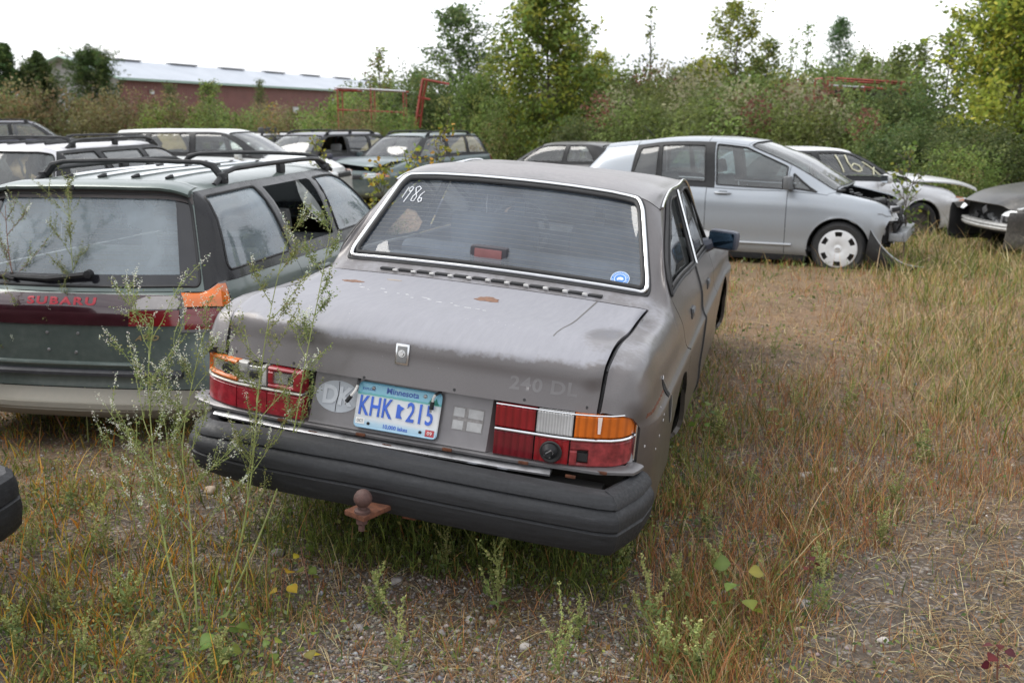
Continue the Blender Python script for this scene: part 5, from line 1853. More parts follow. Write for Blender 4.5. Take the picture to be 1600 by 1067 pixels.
def yard_cars():
    white = (.90, .90, .92)
    # white estate beyond the green one, tail to us
    r1, bv1, sf1, _ = wagon_at('estate_car', 'white estate with black roof rails parked beyond the green and beige estate', car_matrix(-5.02, 9.35, rad(7.4), -.13), (.90, .89, .92), rails='cross', roof=1.49, belt=1.0)
    for x in (-.30, -.10, .10, .30):
        pts = []
        for q in range(9):
            y = .75 + 1.6 * q / 8
            h, _ = cast(bv1, (x, y, 3), (0, 0, -1)); pts.append((x, y, (h.z if h else 1.5) + .010))
        MB().tube(pts, .014, 6).obj('roof_strip', BLACKP, r1)
    wagon_at('estate_car', 'white car, roof and side windows showing beyond the white estate', car_matrix(-7.75, 19.6, rad(99), -.04), (.90, .92, .92), rails=False, roof=1.44)
    wagon_at('estate_car', 'teal grey estate with its bonnet sprung open and headlamp showing', car_matrix(-1.095, 25.0, rad(-150.3), -.208), (.13, .19, .20), rails=True,
             opts=dict(part=lambda c, r, base: (None if base(c, r) == 'hood' and c >= 8 and min(r, 17 - r) >= 6 else base(c, r))))
    # its bonnet, lifted a hand's breadth at the front, with a black gap under it
    r_t = [o for o in bpy.data.objects if o.name.startswith('estate_car')][-1]
    sp = estate_spec()
    sft = make_shell(sp)
    V = []; n1, n2 = 18, 24
    for i in range(n1 + 1):
        for j in range(n2 + 1):
            u = 8.03 + 2.95 * i / n1; v = 6.0 + 6.0 * j / n2
            p = sft.S(u, v)
            t = i / n1
            lift = .11 * smooth(t * 1.1) + .035 * math.sin(j / n2 * 5 + 1.0) * t
            V.append((p[0] * 1.02, p[1] - .05 * t, p[2] + .012 + lift))
    F = [(i * (n2 + 1) + j, (i + 1) * (n2 + 1) + j, (i + 1) * (n2 + 1) + j + 1, i * (n2 + 1) + j + 1) for i in range(n1) for j in range(n2)]
    ho = MB().add(V, F).obj('hood', bpy.data.materials.get('estate_car paint 0.130.190.20'), r_t, smooth_angle=50)
    ho['label'] = 'buckled bonnet standing proud of the wing'
    MB().box((0, 3.95, .62), (1.3, .9, .22)).obj('engine_bay', plain('engine black', (.015, .015, .016), .8), r_t)
    wagon_at('estate_car', 'dark navy estate with roof rails and an open front window beside the teal grey one', car_matrix(-3.384, 24.84, rad(-152.3), -.188), (.055, .055, .095), rails=True,
             opts=dict(glass_for=lambda n, b: None if n == 'front_door_window' else GL_FAR))
    rw, bvw, sfw, _ = wagon_at('estate_car', 'white estate carrying a loose tyre on its roof', car_matrix(-7.54, 35.9, rad(-152.3), -.395), white, rails=True)
    # the loose tyre lies on that roof
    c = Matrix(rw.matrix_world) @ Vector((-.12, 1.75, 1.53))
    p = at_depth(418, 203, c.y)
    ty = MB().lathe([(.19, -.07), (.26, -.10), (.30, -.08), (.315, -.04), (.315, .04), (.30, .08), (.26, .10), (.19, .07)], (0, 0, 0), 'z', 32)
    to = ty.obj('tyre', RUBBER, None); to.location = (p.x, c.y, p.z - .02)
    tag(to, 'loose black tyre lying on the roof of a white estate', 'tyre')
    MB().lathe([(.19, .07), (.195, .085), (.205, .072)], (0, 0, 0), 'z', 32).obj('rusty_bead', RUST, to)
    # far dark blue car
    wagon_at('estate_car', 'small dark blue car far off at the left edge before the red bushes', car_matrix(-18.2, 32.5, rad(70), -.02), (.045, .05, .10), rails=True, roof=1.52)
    wagon_at('saloon_car', 'dark grey saloon with green glass half hidden behind the silver hatchback', car_matrix(3.317, 21.78, rad(-61.9), -.349), (.20, .20, .205), kind='saloon', rails=False, roof=1.43)
    wagon_at('saloon_car', 'pale saloon seen through the windows of the silver hatchback', car_matrix(1.6, 19.2, rad(98), -.30), (.75, .78, .80), kind='saloon', rails=False, roof=1.43)
    # white saloon marked 16 X, its bonnet off its hinges
    r16, bv16, sf16, p16 = wagon_at('saloon_car', 'white saloon with 16 X painted on the door window and a loose bonnet', car_matrix(2.252, 14.72, rad(75.6), -.233), (.90, .91, .94), kind='saloon', rails=False, roof=1.42,
             opts=dict(wheel='bare', part=lambda c, r, base: (None if base(c, r) == 'hood' and c >= 8 and min(r, 17 - r) >= 6 else base(c, r))))
    n1, n2 = 16, 20
    V = []
    for i in range(n1 + 1):
        for j in range(n2 + 1):
            u = 8.06 + 2.9 * i / n1; v = 6.0 + 6.0 * j / n2
            p = sf16.S(u, v); t = i / n1
            V.append((p[0] * 1.0 + .10, p[1] + .10 + .22 * t, p[2] * .72 + .275 + .025 + .02 * math.sin(3 * t) + .06 * (j / n2 - .5)))
    V2 = [(x, y, z - .02) for x, y, z in V]
    F = [(i * (n2 + 1) + j, (i + 1) * (n2 + 1) + j, (i + 1) * (n2 + 1) + j + 1, i * (n2 + 1) + j + 1) for i in range(n1) for j in range(n2)]
    N = len(V)
    mb = MB().add(V + V2, F + [tuple(q + N for q in f[::-1]) for f in F] + [(i * (n2 + 1), N + i * (n2 + 1), N + (i + 1) * (n2 + 1), (i + 1) * (n2 + 1)) for i in range(n1)] + [(n1 * (n2 + 1) + j, N + n1 * (n2 + 1) + j, N + n1 * (n2 + 1) + j + 1, n1 * (n2 + 1) + j + 1) for j in range(n2)])
    ho = fix_normals(mb.obj('hood', p16['fender'].data.materials[0], r16, smooth_angle=40)); ho['label'] = 'loose white bonnet sticking out past the nose'
    MB().box((0, 3.95, .60), (1.3, .95, .22)).obj('engine_bay', plain('engine black', (.015, .015, .016), .8), r16)
    # brushed figures on the right front window
    strokes = [[(6.34, 5.78), (6.29, 5.25)], [(6.62, 5.80), (6.52, 5.55), (6.50, 5.34), (6.58, 5.26), (6.69, 5.30), (6.71, 5.44), (6.63, 5.50), (6.53, 5.42)],
               [(6.92, 5.60), (7.10, 5.22)], [(7.15, 5.52), (6.86, 5.18)]]
    m = MB()
    for s_ in strokes:
        L = []
        for a, b in zip(s_[:-1], s_[1:]):
            for q in range(5):
                u = .14 + a[0] + (b[0] - a[0]) * q / 5; v = a[1] + (b[1] - a[1]) * q / 5
                L.append(sf16.S(u, v) + sf16.N(u, v) * .004)
        L.append(sf16.S(s_[-1][0] + .14, s_[-1][1]) + sf16.N(s_[-1][0] + .14, s_[-1][1]) * .004)
        m.tube(L, .009, 6)
    m.obj('painted_number', plain('cream window paint', (.70, .68, .50), .7), r16)
    # dark car at the right edge, nose stripped
    rd, bvd, sfd, pd = wagon_at('saloon_car', 'black car with stripped nose and bare bumper beam at the right edge', car_matrix(10.45, 12.75, rad(-91), -.16), (.018, .018, .020), kind='saloon', rails=False, roof=1.43,
             opts=dict(nofront=True, lamps=False, wheel='bare'))
    MB().box((0, 4.1, .55), (1.3, .5, .36)).obj('engine_bay', plain('engine black', (.015, .015, .016), .8), rd)
    rnd = random.Random(8)
    for i in range(14):
        MB().box((rnd.uniform(-.6, .6), rnd.uniform(4.30, 4.42), rnd.uniform(.48, .70)), (rnd.uniform(.05, .2), .06, rnd.uniform(.04, .12)), Matrix.Rotation(rnd.uniform(-.6, .6), 3, 'Y'), bev=.012).obj('engine_part', rnd.choice([BLACKP, STEEL, GREYP, DASHM]), rd)
    bp = [(-.66, 4.40, 0), (-.4, 4.47, 0), (0, 4.50, 0), (.4, 4.47, 0), (.70, 4.38, 0)]
    b = MB().sweep(bp[::-1], [(-.05, .52), (.03, .515), (.04, .49), (.022, .475), (.04, .455), (.03, .43), (-.05, .425)])
    fix_normals(b.obj('bumper_beam', plain('pale aluminium beam', (.42, .42, .41), .4, metal=.5, var=.2), rd, smooth_angle=30))
    hl = MB()
    for s in (1, -1):
        h2 = MB()
        P2 = [(s * .50, 4.50), (s * .62, 4.49), (s * .74, 4.42), (s * .80, 4.30), (s * .83, 4.10)]
        V = [(x, y, .62 + .05 * i / 4 * 0) for i, (x, y) in enumerate(P2)] + [(x * .985, y - .05, .66 + .035 * i) for i, (x, y) in enumerate(P2)]
        h2.add(V, [(i, i + 1, i + 6, i + 5) for i in range(4)])
        V = [(x, y - .0, .61) for x, y in P2]
        fix_normals(h2.obj('headlamp', plain('headlamp glass', (.60, .62, .63), .08, coat=1.0, var=.25, scale=14), rd))
    # black bumper poking in at the left edge: the car it belongs to stands outside the picture, tail towards +x
    pb = at_depth(22, 800, 3.15)
    by = rad(-60)
    pb = pb - Vector((math.cos(by), -math.sin(by), 0)) * .86 + Vector((math.sin(by), math.cos(by), 0)) * .03
    g = empty('saloon_car', 'black rubber bumper corner of a car cut off by the left edge', 'car', GRP, matrix=car_matrix(pb.x + .075, pb.y, by, 0))
    bp = [(-.86, .35), (-.84, .05), (-.80, -.02), (-.72, -.06), (0, -.15), (.72, -.06), (.80, -.02), (.84, .05), (.86, .35)]
    P3 = []
    for a, b_ in zip(bp[:-1], bp[1:]):
        for q in range(3): P3.append((a[0] + (b_[0] - a[0]) * q / 3, a[1] + (b_[1] - a[1]) * q / 3, 0))
    P3.append((*bp[-1], 0))
    prof = [(-.10, .48), (-.02, .49), (.0, .475), (.012, .44), (.012, .41), (.004, .405), (.014, .398), (.018, .37), (.010, .31), (-.01, .285), (-.10, .27)]
    fix_normals(MB().sweep(P3, prof).obj('bumper', bpy.data.materials['scuffed bumper rubber'], g, smooth_angle=32))
    MB().box((0, 1.75, .66), (1.5, 2.9, .50), bev=.12).obj('body', paint('dark red paint', (.12, .03, .03)), g)
    MB().box((0, 2.3, 1.10), (1.25, 1.5, .46), bev=.16).obj('cabin', BLACKP, g)
    for s in (1, -1):
        wheel(g, (s * .68, .82, .30), .30, .19, s, 'spoke'); wheel(g, (s * .68, 2.7, .30), .30, .19, s, 'spoke')

# ---- silver hatchback with the smashed nose
def hatchback():
    silver = paint('silver paint', (.46, .50, .55), rough=.30, coat=.6, metal=.40, dust=.12)
    mats = {'body': silver, 'pillar': BLACKP, 'bumper': silver, 'sill': BLACKP, 'tailgate': silver, 'arch': silver}
    hw = .848
    def T(y, w, z, zc=None, bow=0.0):
        zc = zc if zc is not None else z + .05
        return [(w, y, z), (w * .86, y - bow * .3, z + (zc - z) * .62), (w * .48, y - bow * .8, z + (zc - z) * .92), (0, y - bow, zc)]
    B = lambda y: 1.00 - .035 * (y - .5)                             # belt falls towards the nose
    def low(y, f=1.0, ys=None, belt=None):
        b = belt if belt is not None else B(y)
        c = low_col(y, b, hw * f, sill=.17, ys=ys, z3=.66)
        return c
    cols = [(low(.12, .93, [.16, .10, .08, .12, .18, .20]), T(.16, .66, 1.02, 1.03, .10)),
            (low(.34, .965), T(.50, .525, 1.395, 1.445, .06)),
            (low(.80, .99), T(.84, .545, 1.425, 1.478, .02)),
            (low(.87, .99), T(.90, .546, 1.430, 1.483, .02)),
            (low(1.24), T(1.22, .562, 1.470, 1.522)),
            (low(1.85), T(1.80, .57, 1.480, 1.535)),
            (low(1.94), T(1.89, .57, 1.478, 1.533)),
            (low(2.29), T(2.27, .555, 1.440, 1.492, -.08)),
            (low(2.80, 1, None, .935), T(2.80, .635, 1.225, 1.30, -.08)),
            (low(3.24, 1, None, .905), T(3.33, .70, .935, .99, -.08)),
            (low(3.56, 1, [3.70, 3.70, 3.68, 3.62, 3.58, 3.56], .86), T(3.60, .68, .88, .925, -.05)),
            (low(3.83, .985, [3.82, 3.82, 3.82, 3.84, 3.86, 3.85], .80), T(3.86, .66, .80, .83, -.05)),
            (low(3.90, .94, [3.86, 3.86, 3.86, 3.93, 3.94, 3.92], .75), T(3.92, .62, .75, .78, -.05))]
    sp = dict(cols=cols, k=6, kind='hatch', hw=hw, L=4.295, axles=(.80, 3.40), wheelR=.308, sharp_c=[(9, 6, 12), (7, 6, 12), (1, 6, 12), (0, 0, 18)], sharp_r=[])
    yaw = rad(116)
    hd = Vector((math.sin(yaw), math.cos(yaw), 0))
    ax = Vector((4.06, 12.0, 0))
    o = ax - hd * 3.40
    def part(c, r, base):
        rr = r if r < 9 else 17 - r
        s = '' if r < 9 else '#left'
        if c >= 9 and rr >= 5: return None if rr >= 6 else 'fender' + s
        if rr == 5: return 'pillar' if 3 <= c <= 6 else 'body'
        if rr >= 1:
            if c in (3, 4): return 'rear_door' + s
            if c in (5, 6, 7): return 'front_door' + s
            if c >= 8: return 'fender' + s
        if c == 11 and rr <= 3: return None
        return base(c, r)
    spm = dict(sp)
    root = empty('hatchback', 'silver hatchback with smashed nose and white wheel cover, side on', 'car', GRP, matrix=car_matrix(o.x, o.y, yaw, -.14))
    sf = make_shell(spm); sh = Shell(); nr = sf.nr
    pr = 'pillar'
    side = [dict(name='quarter_window', block=(3, 4, 5, 6), poly=[(3.05, 5.12), (3.90, 5.12), (3.92, 5.88), (3.20, 5.86)], r=[.02, .015, .015, .03], ring=pr),
            dict(name='rear_door_window', block=(4, 5, 5, 6), poly=[(4.05, 5.12), (4.95, 5.12), (4.95, 5.88), (4.03, 5.88)], r=.02, ring=pr),
            dict(name='front_door_window', block=(6, 8, 5, 6), poly=[(6.06, 5.07), (7.95, 5.07), (7.95, 5.86), (7.0, 5.93), (6.06, 5.93)], r=[.02, .02, .02, .06, .02], ring='door_frame', seal=.009),
            dict(name='corner_window', block=(8, 9, 5, 6), poly=[(8.10, 5.14), (8.74, 5.14), (8.10, 5.70)], r=.015, ring='body', seal=.011)]
    blocks = []
    for b in side:
        b['side'] = 1; blocks += [b, mirror_block(b, nr)]
    blocks.append(dict(name='windshield', block=(7, 9, 6, 12), poly=[(7.06, 6.15), (8.96, 6.10), (8.96, 11.90), (7.06, 11.85)], r=.07, ring='body'))
    blocks.append(dict(name='rear_window', block=(0, 1, 6, 12), poly=[(.12, 6.3), (.88, 6.4), (.88, 11.6), (.12, 11.7)], r=.07, ring='tailgate'))
    T_ = nr - 1
    def base(c, r):
        rr = r if r < 9 else T_ - 1 - r
        if rr >= 6: return 'roof' if c >= 1 else 'tailgate'
        return 'sill' if rr == 0 else 'body'
    sh.add_surf(sf, lambda c, r: part(c, r, base), blocks)
    rf = fascia(list(cols[0][0]) + list(cols[0][1]), [0, .06, .03, .0, .0, .06])
    sh.add_surf(rf, lambda l, a: 'bumper' if l >= 2 else ('tailgate' if 1 <= a <= 6 else 'body'), flip=True)
    sh.weld()
    R = .308
    for cy in sp['axles']:
        sh.cut_arch(cy, R, R + .045, [n for n in sh.parts if n.split('#')[0] in ('body', 'sill', 'rear_door', 'fender', 'bumper', 'front_door')])
    bv = sh.bvh()
    parts = sh.build(root, mats, gap=.0035, nolip=(pr,))
    gg = glass('hatchback glass', (.60, .70, .70), .10)
    window_set(sh, root, lambda n, b: gg)
    for cy in sp['axles']:
        for s in (1, -1):
            arch_liner(root, cy, R, R + .04, hw, s)
            wheel(root, (s * (hw - .11), cy, R), R, .19, s, 'cap')
            pts = []
            for k in range(29):
                an = math.pi * (-.04 + 1.06 * k / 28)
                yy, zz = cy + (R + .046) * math.cos(an), R + (R + .046) * math.sin(an)
                h, nn = cast(bv, (s * 2, yy + .004 * math.cos(an), zz + .008 * math.sin(an)), (-s, 0, 0))
                if h is None or abs(h.x) < hw * .85: continue
                pts.append((h.x - s * .003, yy, zz))
            if len(pts) > 4: MB().tube(pts, .010, 6).obj('arch_lip', silver, root)
    for s in (1, -1):
        door_handle(root, bv, 1.08, .905, s, silver, .19); door_handle(root, bv, 2.05, .895, s, silver, .19)
        door_mirror(root, bv, 2.82, .98, s, GREYP, 1.15)
        # bright rocker strip under the doors
        pts = []
        for q in range(15):
            y = 1.22 + 1.66 * q / 14
            h, _ = cast(bv, (s * 2, y, .33), (-s, 0, 0))
            if h is not None: pts.append((h.x + s * .004, y, .33))
        MB().tube(pts, .018, 6).obj('rocker_strip', silver, root)
        sk = MB().box((s * .79, 2.1, .19), (.05, 1.9, .10), bev=.015); sk.obj('sill_skirt', BLACKP, root)
    MB().tube([(0.05, .95, 1.52), (.05, .80, 1.66)], .004, 5).obj('roof_aerial', BLACKP, root)
    # cabin
    MB().box((0, 2.0, .28), (1.5, 2.6, .05)).obj('floor_pan', DASHM, root)
    for s in (1, -1): seat(root, s * .36, 2.2, .38, mat=SEATG)
    seat(root, 0, 1.45, .40, w=1.2, mat=SEATG, headrest=False)
    MB().box((0, 2.95, .86), (1.36, .36, .20), bev=.06).obj('dashboard', DASHM, root)
    steering_wheel(root, (-.36, 2.70, .92))
    # the wreckage ahead of the screen: bay, strut tops, radiator frame, dangling bumper skin
    eng = plain('engine black', (.015, .015, .016), .8)
    MB().box((0, 3.70, .58), (1.25, .40, .40)).obj('engine_bay', eng, root)
    rnd = random.Random(5)
    for i in range(20):
        MB().box((rnd.uniform(.2, .66), rnd.uniform(3.45, 3.85), rnd.uniform(.76, .84)), (rnd.uniform(.04, .16), rnd.uniform(.05, .16), rnd.uniform(.03, .07)), Matrix.Rotation(rnd.uniform(-.6, .6), 3, 'Z'), bev=.01).obj('engine_part', rnd.choice([BLACKP, STEEL, GREYP, BLACKP]), root)
    cw = MB()
    for i in range(9):
        cw.box((rnd.uniform(.1, .62), 3.36 + .04 * i, .95 - .02 * i), (.22, .05, .03), Matrix.Rotation(rnd.uniform(-.4, .4), 3, 'Z'), bev=.008)
    cw.obj('scuttle_tray', BLACKP, root)
    for i in range(26):
        z = rnd.uniform(.42, .78)
        MB().box((rnd.uniform(.15, .74), rnd.uniform(3.84, 4.04), z), (rnd.uniform(.03, .14), rnd.uniform(.03, .10), rnd.uniform(.03, .12)), Matrix.Rotation(rnd.uniform(-.8, .8), 3, rnd.choice('XYZ')), bev=.008).obj('engine_part', rnd.choice([BLACKP, BLACKP, STEEL, GREYP, DASHM]), root)
    fr = MB()
    fr.box((0, 3.94, .76), (1.2, .06, .05), bev=.01); fr.box((0, 3.96, .44), (1.2, .07, .09), bev=.012)
    for x in (-.55, -.2, .2, .60): fr.box((x, 3.93, .60), (.06, .05, .34), bev=.01)
    fr.obj('radiator_frame', plain('bare grey frame', (.16, .16, .165), .5, metal=.4), root)
    bb = MB().box((0, 4.05, .45), (1.15, .09, .11), bev=.012); bb.box((.62, 3.99, .45), (.10, .14, .09), bev=.012)
    bb.obj('crash_beam', plain('grey crash beam', (.30, .31, .32), .45, metal=.4, var=.2), root)
    for k in range(7):
        x0 = .2 + .07 * k
        MB().tube([(x0, 3.88, .80 + .02 * (k % 3)), (x0 + .05, 3.98, .74), (x0 + .02, 4.04, .62), (x0 - .03, 3.98, .50)], .008, 5).obj('hose', BLACKP, root)
    hl = MB()
    plP = [(.80, 3.80), (.78, 3.90), (.70, 3.97), (.58, 4.01)]
    hl.add([(x, y, .64) for x, y in plP] + [(x * .97, y - .06, .79 - .012 * i) for i, (x, y) in enumerate(plP)], [(i, i + 1, i + 5, i + 4) for i in range(3)])
    fix_normals(hl.obj('headlamp', plain('cracked headlamp', (.42, .43, .43), .15, coat=.8, var=.4, scale=20), root))
    # bumper skin torn loose at the corner, its lip dragging on the grass
    n1, n2 = 12, 6
    V = []
    for i in range(n1 + 1):
        t = i / n1
        for j in range(n2 + 1):
            w_ = j / n2
            top = Vector((.86 - .10 * t + .03 * math.sin(t * 3), 3.74 + .58 * t, .15 + .40 * (1 - t) ** 2.4))
            botm = Vector((.84 - .14 * t, 3.70 + .46 * t, .02 + .18 * (1 - t) ** 2))
            V.append(tuple(top.lerp(botm, w_) + Vector((.03 * math.sin(w_ * math.pi), 0, 0))))
    F = [(i * (n2 + 1) + j, i * (n2 + 1) + j + 1, (i + 1) * (n2 + 1) + j + 1, (i + 1) * (n2 + 1) + j) for i in range(n1) for j in range(n2)]
    sk = MB().add(V, F).obj('torn_bumper', plain('bumper underside', (.016, .016, .017), .6, var=.3), root)
    ed = [V[i * (n2 + 1)] for i in range(n1 + 1)]
    MB().tube([Vector(p) + Vector((.006, 0, .004)) for p in ed], [.005 + .004 * math.sin(math.pi * i / n1) for i in range(n1 + 1)], 6).obj('bumper_edge', silver, sk)
    # creased tip of the wing
    cr_ = []
    for q in range(7):
        h, _ = cast(bv, (2, 3.80 + .045 * q, .72 - .012 * q + .012 * (q % 2)), (-1, 0, 0))
        if h is not None: cr_.append((h.x + .002, 3.80 + .045 * q, .72 - .012 * q + .012 * (q % 2)))
    if len(cr_) > 2: MB().tube(cr_, .006, 5).obj('wing_crease', paint('creased silver', (.25, .26, .27)), root)
    return root
# ------------------------------------------------------------------ ground
def vnoise(x, y, s, seed=0):
    """Smooth value noise, vectorised."""
    x = np.asarray(x) * s + seed * 17.3; y = np.asarray(y) * s - seed * 9.1
    xi = np.floor(x).astype(np.int64); yi = np.floor(y).astype(np.int64)
    fx = x - xi; fy = y - yi
    fx = fx * fx * (3 - 2 * fx); fy = fy * fy * (3 - 2 * fy)
    def h(a, b):
        v = (a * 374761393 + b * 668265263 + seed * 1442695041) & 0xffffffff
        v = ((v ^ (v >> 13)) * 1274126177) & 0xffffffff
        return ((v ^ (v >> 16)) & 0xffff) / 65535.0
    return (h(xi, yi) * (1 - fx) + h(xi + 1, yi) * fx) * (1 - fy) + (h(xi, yi + 1) * (1 - fx) + h(xi + 1, yi + 1) * fx) * fy
def fbm(x, y, s, seed=0):
    return .5 * vnoise(x, y, s, seed) + .3 * vnoise(x, y, s * 2.1, seed + 1) + .2 * vnoise(x, y, s * 4.3, seed + 2)
def gz(x, y):
    """Ground height with its small bumps."""
    return ground_z(x, y) + (fbm(x, y, .9, 3) - .5) * .05 * np.clip((np.asarray(y) + 2) / 6, .3, 1) + (fbm(x, y, 6, 5) - .5) * .018
def to_px(x, y, z):
    """Where a point stands in the 1600 px photograph (used only to choose which sort of growth stands where)."""
    dz = z - CAM_H
    d = y * math.cos(PITCH) + dz * math.sin(PITCH)
    d = np.maximum(d, .05)
    return 800 + FPX * x / d, 533.5 - FPX * (-y * math.sin(PITCH) + dz * math.cos(PITCH)) / d

def quick_mesh(name, V, F4=None, F3=None, mat=None, col=None, smooth=False, kind=None):
    """Fast mesh from numpy arrays; col: one RGB per vertex."""
    me = bpy.data.meshes.new(name)
    V = np.asarray(V, np.float32)
    me.vertices.add(len(V)); me.vertices.foreach_set('co', V.ravel())
    loops = []; starts = []; n = 0
    if F4 is not None and len(F4):
        F4 = np.asarray(F4, np.int32); loops.append(F4.ravel()); starts.append(np.arange(len(F4)) * 4); n += len(F4) * 4
    if F3 is not None and len(F3):
        F3 = np.asarray(F3, np.int32); loops.append(F3.ravel()); starts.append(n + np.arange(len(F3)) * 3); n += len(F3) * 3
    loops = np.concatenate(loops); starts = np.concatenate(starts)
    me.loops.add(len(loops)); me.loops.foreach_set('vertex_index', loops.astype(np.int32))
    me.polygons.add(len(starts)); me.polygons.foreach_set('loop_start', starts.astype(np.int32))
    me.update(calc_edges=True)
    if smooth: me.shade_smooth()
    if col is not None:
        a = me.attributes.new('tint', 'FLOAT_COLOR', 'POINT')
        c4 = np.ones((len(V), 4), np.float32); c4[:, :3] = col
        a.data.foreach_set('color', c4.ravel())
    if mat is not None: me.materials.append(mat)
    return me
def link(name, me, kind=None, parent=None):
    o = bpy.data.objects.new(name, me); COL.objects.link(o)
    if kind: o['kind'] = kind
    if parent is not None: o.parent = parent
    return o

def leafy(name, trans=.35, rough=.55, spec=.3):
    """Leaf material: each leaf's own colour from the tint attribute, a share of light passing through."""
    if name in MATS: return MATS[name]
    g = NT(name)
    at = g.n('Attribute', attribute_name='tint')
    oi = g.n('ObjectInfo')
    hs = g.n('HueSaturation')
    g.l(g.maprange(oi.outputs['Random'], 0, 1, .485, .515), hs.inputs['Hue'])
    g.l(g.maprange(oi.outputs['Random'], 0, 1, .88, 1.12), hs.inputs['Value'])
    g.l(at.outputs['Color'], hs.inputs['Color'])
    g.set(color=hs.outputs['Color'], rough=rough, spec=spec)
    tr = g.n('BsdfTranslucent')
    g.l(hs.outputs['Color'], tr.inputs['Color'])
    mxs = g.n('MixShader')
    mxs.inputs[0].default_value = trans
    g.l(g.b.outputs[0], mxs.inputs[1]); g.l(tr.outputs[0], mxs.inputs[2])
    g.l(mxs.outputs[0], g.out.inputs['Surface'])
    MATS[name] = g.m
    return g.m
LEAF = leafy('leaf', .45)
BLADE = leafy('grass blade', .25, .6, .25)

def build_ground():
    def axis(dense, step, lo, hi, grow):
        a, b = dense
        L = list(np.arange(a, b, step))
        s = step; q = L[-1]
        while q < hi: s = min(s * grow, 12); q += s; L.append(q)
        s = step; q = L[0]; pre = []
        while q > lo: s = min(s * grow, 12); q -= s; pre.append(q)
        return np.array(pre[::-1] + L)
    xs = axis((-3.2, 4.5), .06, -260, 260, 1.09)
    ys = axis((1.6, 8.0), .06, -40, 520, 1.07)
    X, Y = np.meshgrid(xs, ys)
    Z = gz(X, Y)
    Z = Z - np.where(Y > 60, (Y - 60) * .004, 0)
    V = np.stack([X.ravel(), Y.ravel(), Z.ravel()], 1)
    nx, ny = len(xs), len(ys)
    i = np.arange(ny - 1)[:, None] * nx + np.arange(nx - 1)[None, :]
    F = np.stack([i, i + 1, i + nx + 1, i + nx], -1).reshape(-1, 4)
    g = NT('gravelly soil')
    v = g.coord()
    n1 = g.noise(v, .55, 5); n2 = g.noise(v, 5, 5, .65); n3 = g.noise(v, 40, 4, .7)
    vo = g.n('TexVoronoi', Scale=46.0); g.l(v, vo.inputs['Vector'])
    vo2 = g.n('TexVoronoi', Scale=115.0); g.l(v, vo2.inputs['Vector'])
    soil = g.ramp(n3, [(.25, (.050, .040, .033)), (.6, (.098, .081, .067)), (.85, (.155, .132, .11))])
    stone = g.mix(.5, g.ramp(g.sep(vo.outputs['Color'])[0], [(0, (.13, .115, .10)), (.5, (.24, .22, .195)), (1, (.36, .33, .30))]), g.ramp(g.sep(vo2.outputs['Color'])[0], [(0, (.10, .09, .08)), (1, (.34, .31, .28))]))
    c = g.mix(g.math('MULTIPLY', g.maprange(vo.outputs['Distance'], .5, .3, 0, 1), g.maprange(n2, .38, .58, .10, .80)), soil, stone)
    straw = g.ramp(n3, [(.3, (.15, .088, .046)), (.7, (.25, .158, .085))])
    c = g.mix(g.math('MULTIPLY', g.maprange(n1, .46, .62, 0, .55), g.maprange(n2, .35, .6, .3, 1)), c, straw)
    sy = g.sep(v)[1]
    c = g.mix(g.math('MULTIPLY', g.maprange(sy, 4.6, 7.5, 0, .7), g.maprange(n2, .3, .6, .5, 1)), c, straw)
    green = g.ramp(n3, [(.3, (.13, .125, .052)), (.7, (.23, .20, .09))])
    s = g.sep(v)
    far = g.maprange(s[1], 9, 20, 0, .85)
    c = g.mix(g.math('MULTIPLY', far, g.maprange(n2, .3, .6, .4, 1)), c, green)
    g.set(color=c, rough=.95, spec=.2)
    g.bump(g.math('ADD', g.math('MULTIPLY', vo.outputs['Distance'], -1.0), g.math('MULTIPLY', n3, .7)), .7, .012)
    o = link('ground', quick_mesh('ground', V, F, None, g.m, None, True), 'structure')
    return o
# ------------------------------------------------------------------ growth
RNG = np.random.default_rng(11)
def pick(cols, n, jit=.18, rng=RNG):
    """n colours from a weighted palette [(weight, rgb)], each with its own small variation."""
    w = np.array([c[0] for c in cols], float); w /= w.sum()
    C = np.array([c[1] for c in cols], float)
    k = rng.choice(len(cols), n, p=w)
    return C[k] * (1 + rng.normal(0, jit, (n, 1))).clip(.5, 1.6) * (1 + rng.normal(0, .05, (n, 3)))

def leaves(P, size, col, rng, droop=.0, aspect=.55, up=.25):
    """Folded two-triangle leaves at P; returns V, F3, colours."""
    n = len(P)
    d = rng.normal(0, 1, (n, 3)); d[:, 2] = d[:, 2] * .6 - droop
    d /= np.linalg.norm(d, axis=1)[:, None]
    nrm = rng.normal(0, 1, (n, 3)); nrm[:, 2] += up * 3
    sd = np.cross(d, nrm); sd /= np.maximum(np.linalg.norm(sd, axis=1)[:, None], 1e-6)
    up_ = np.cross(sd, d)
    s = np.asarray(size).reshape(-1, 1) * np.ones((n, 1))
    base = P - d * s * .5; tip = P + d * s * .5
    l = P + sd * s * aspect * .5 + up_ * s * .10; r = P - sd * s * aspect * .5 + up_ * s * .10
    V = np.stack([base, l, tip, r], 1).reshape(-1, 3)
    i = np.arange(n)[:, None] * 4
    F = np.concatenate([i + [[0, 1, 2]], i + [[0, 2, 3]]], 0)
    return V, F, np.repeat(col, 4, 0)

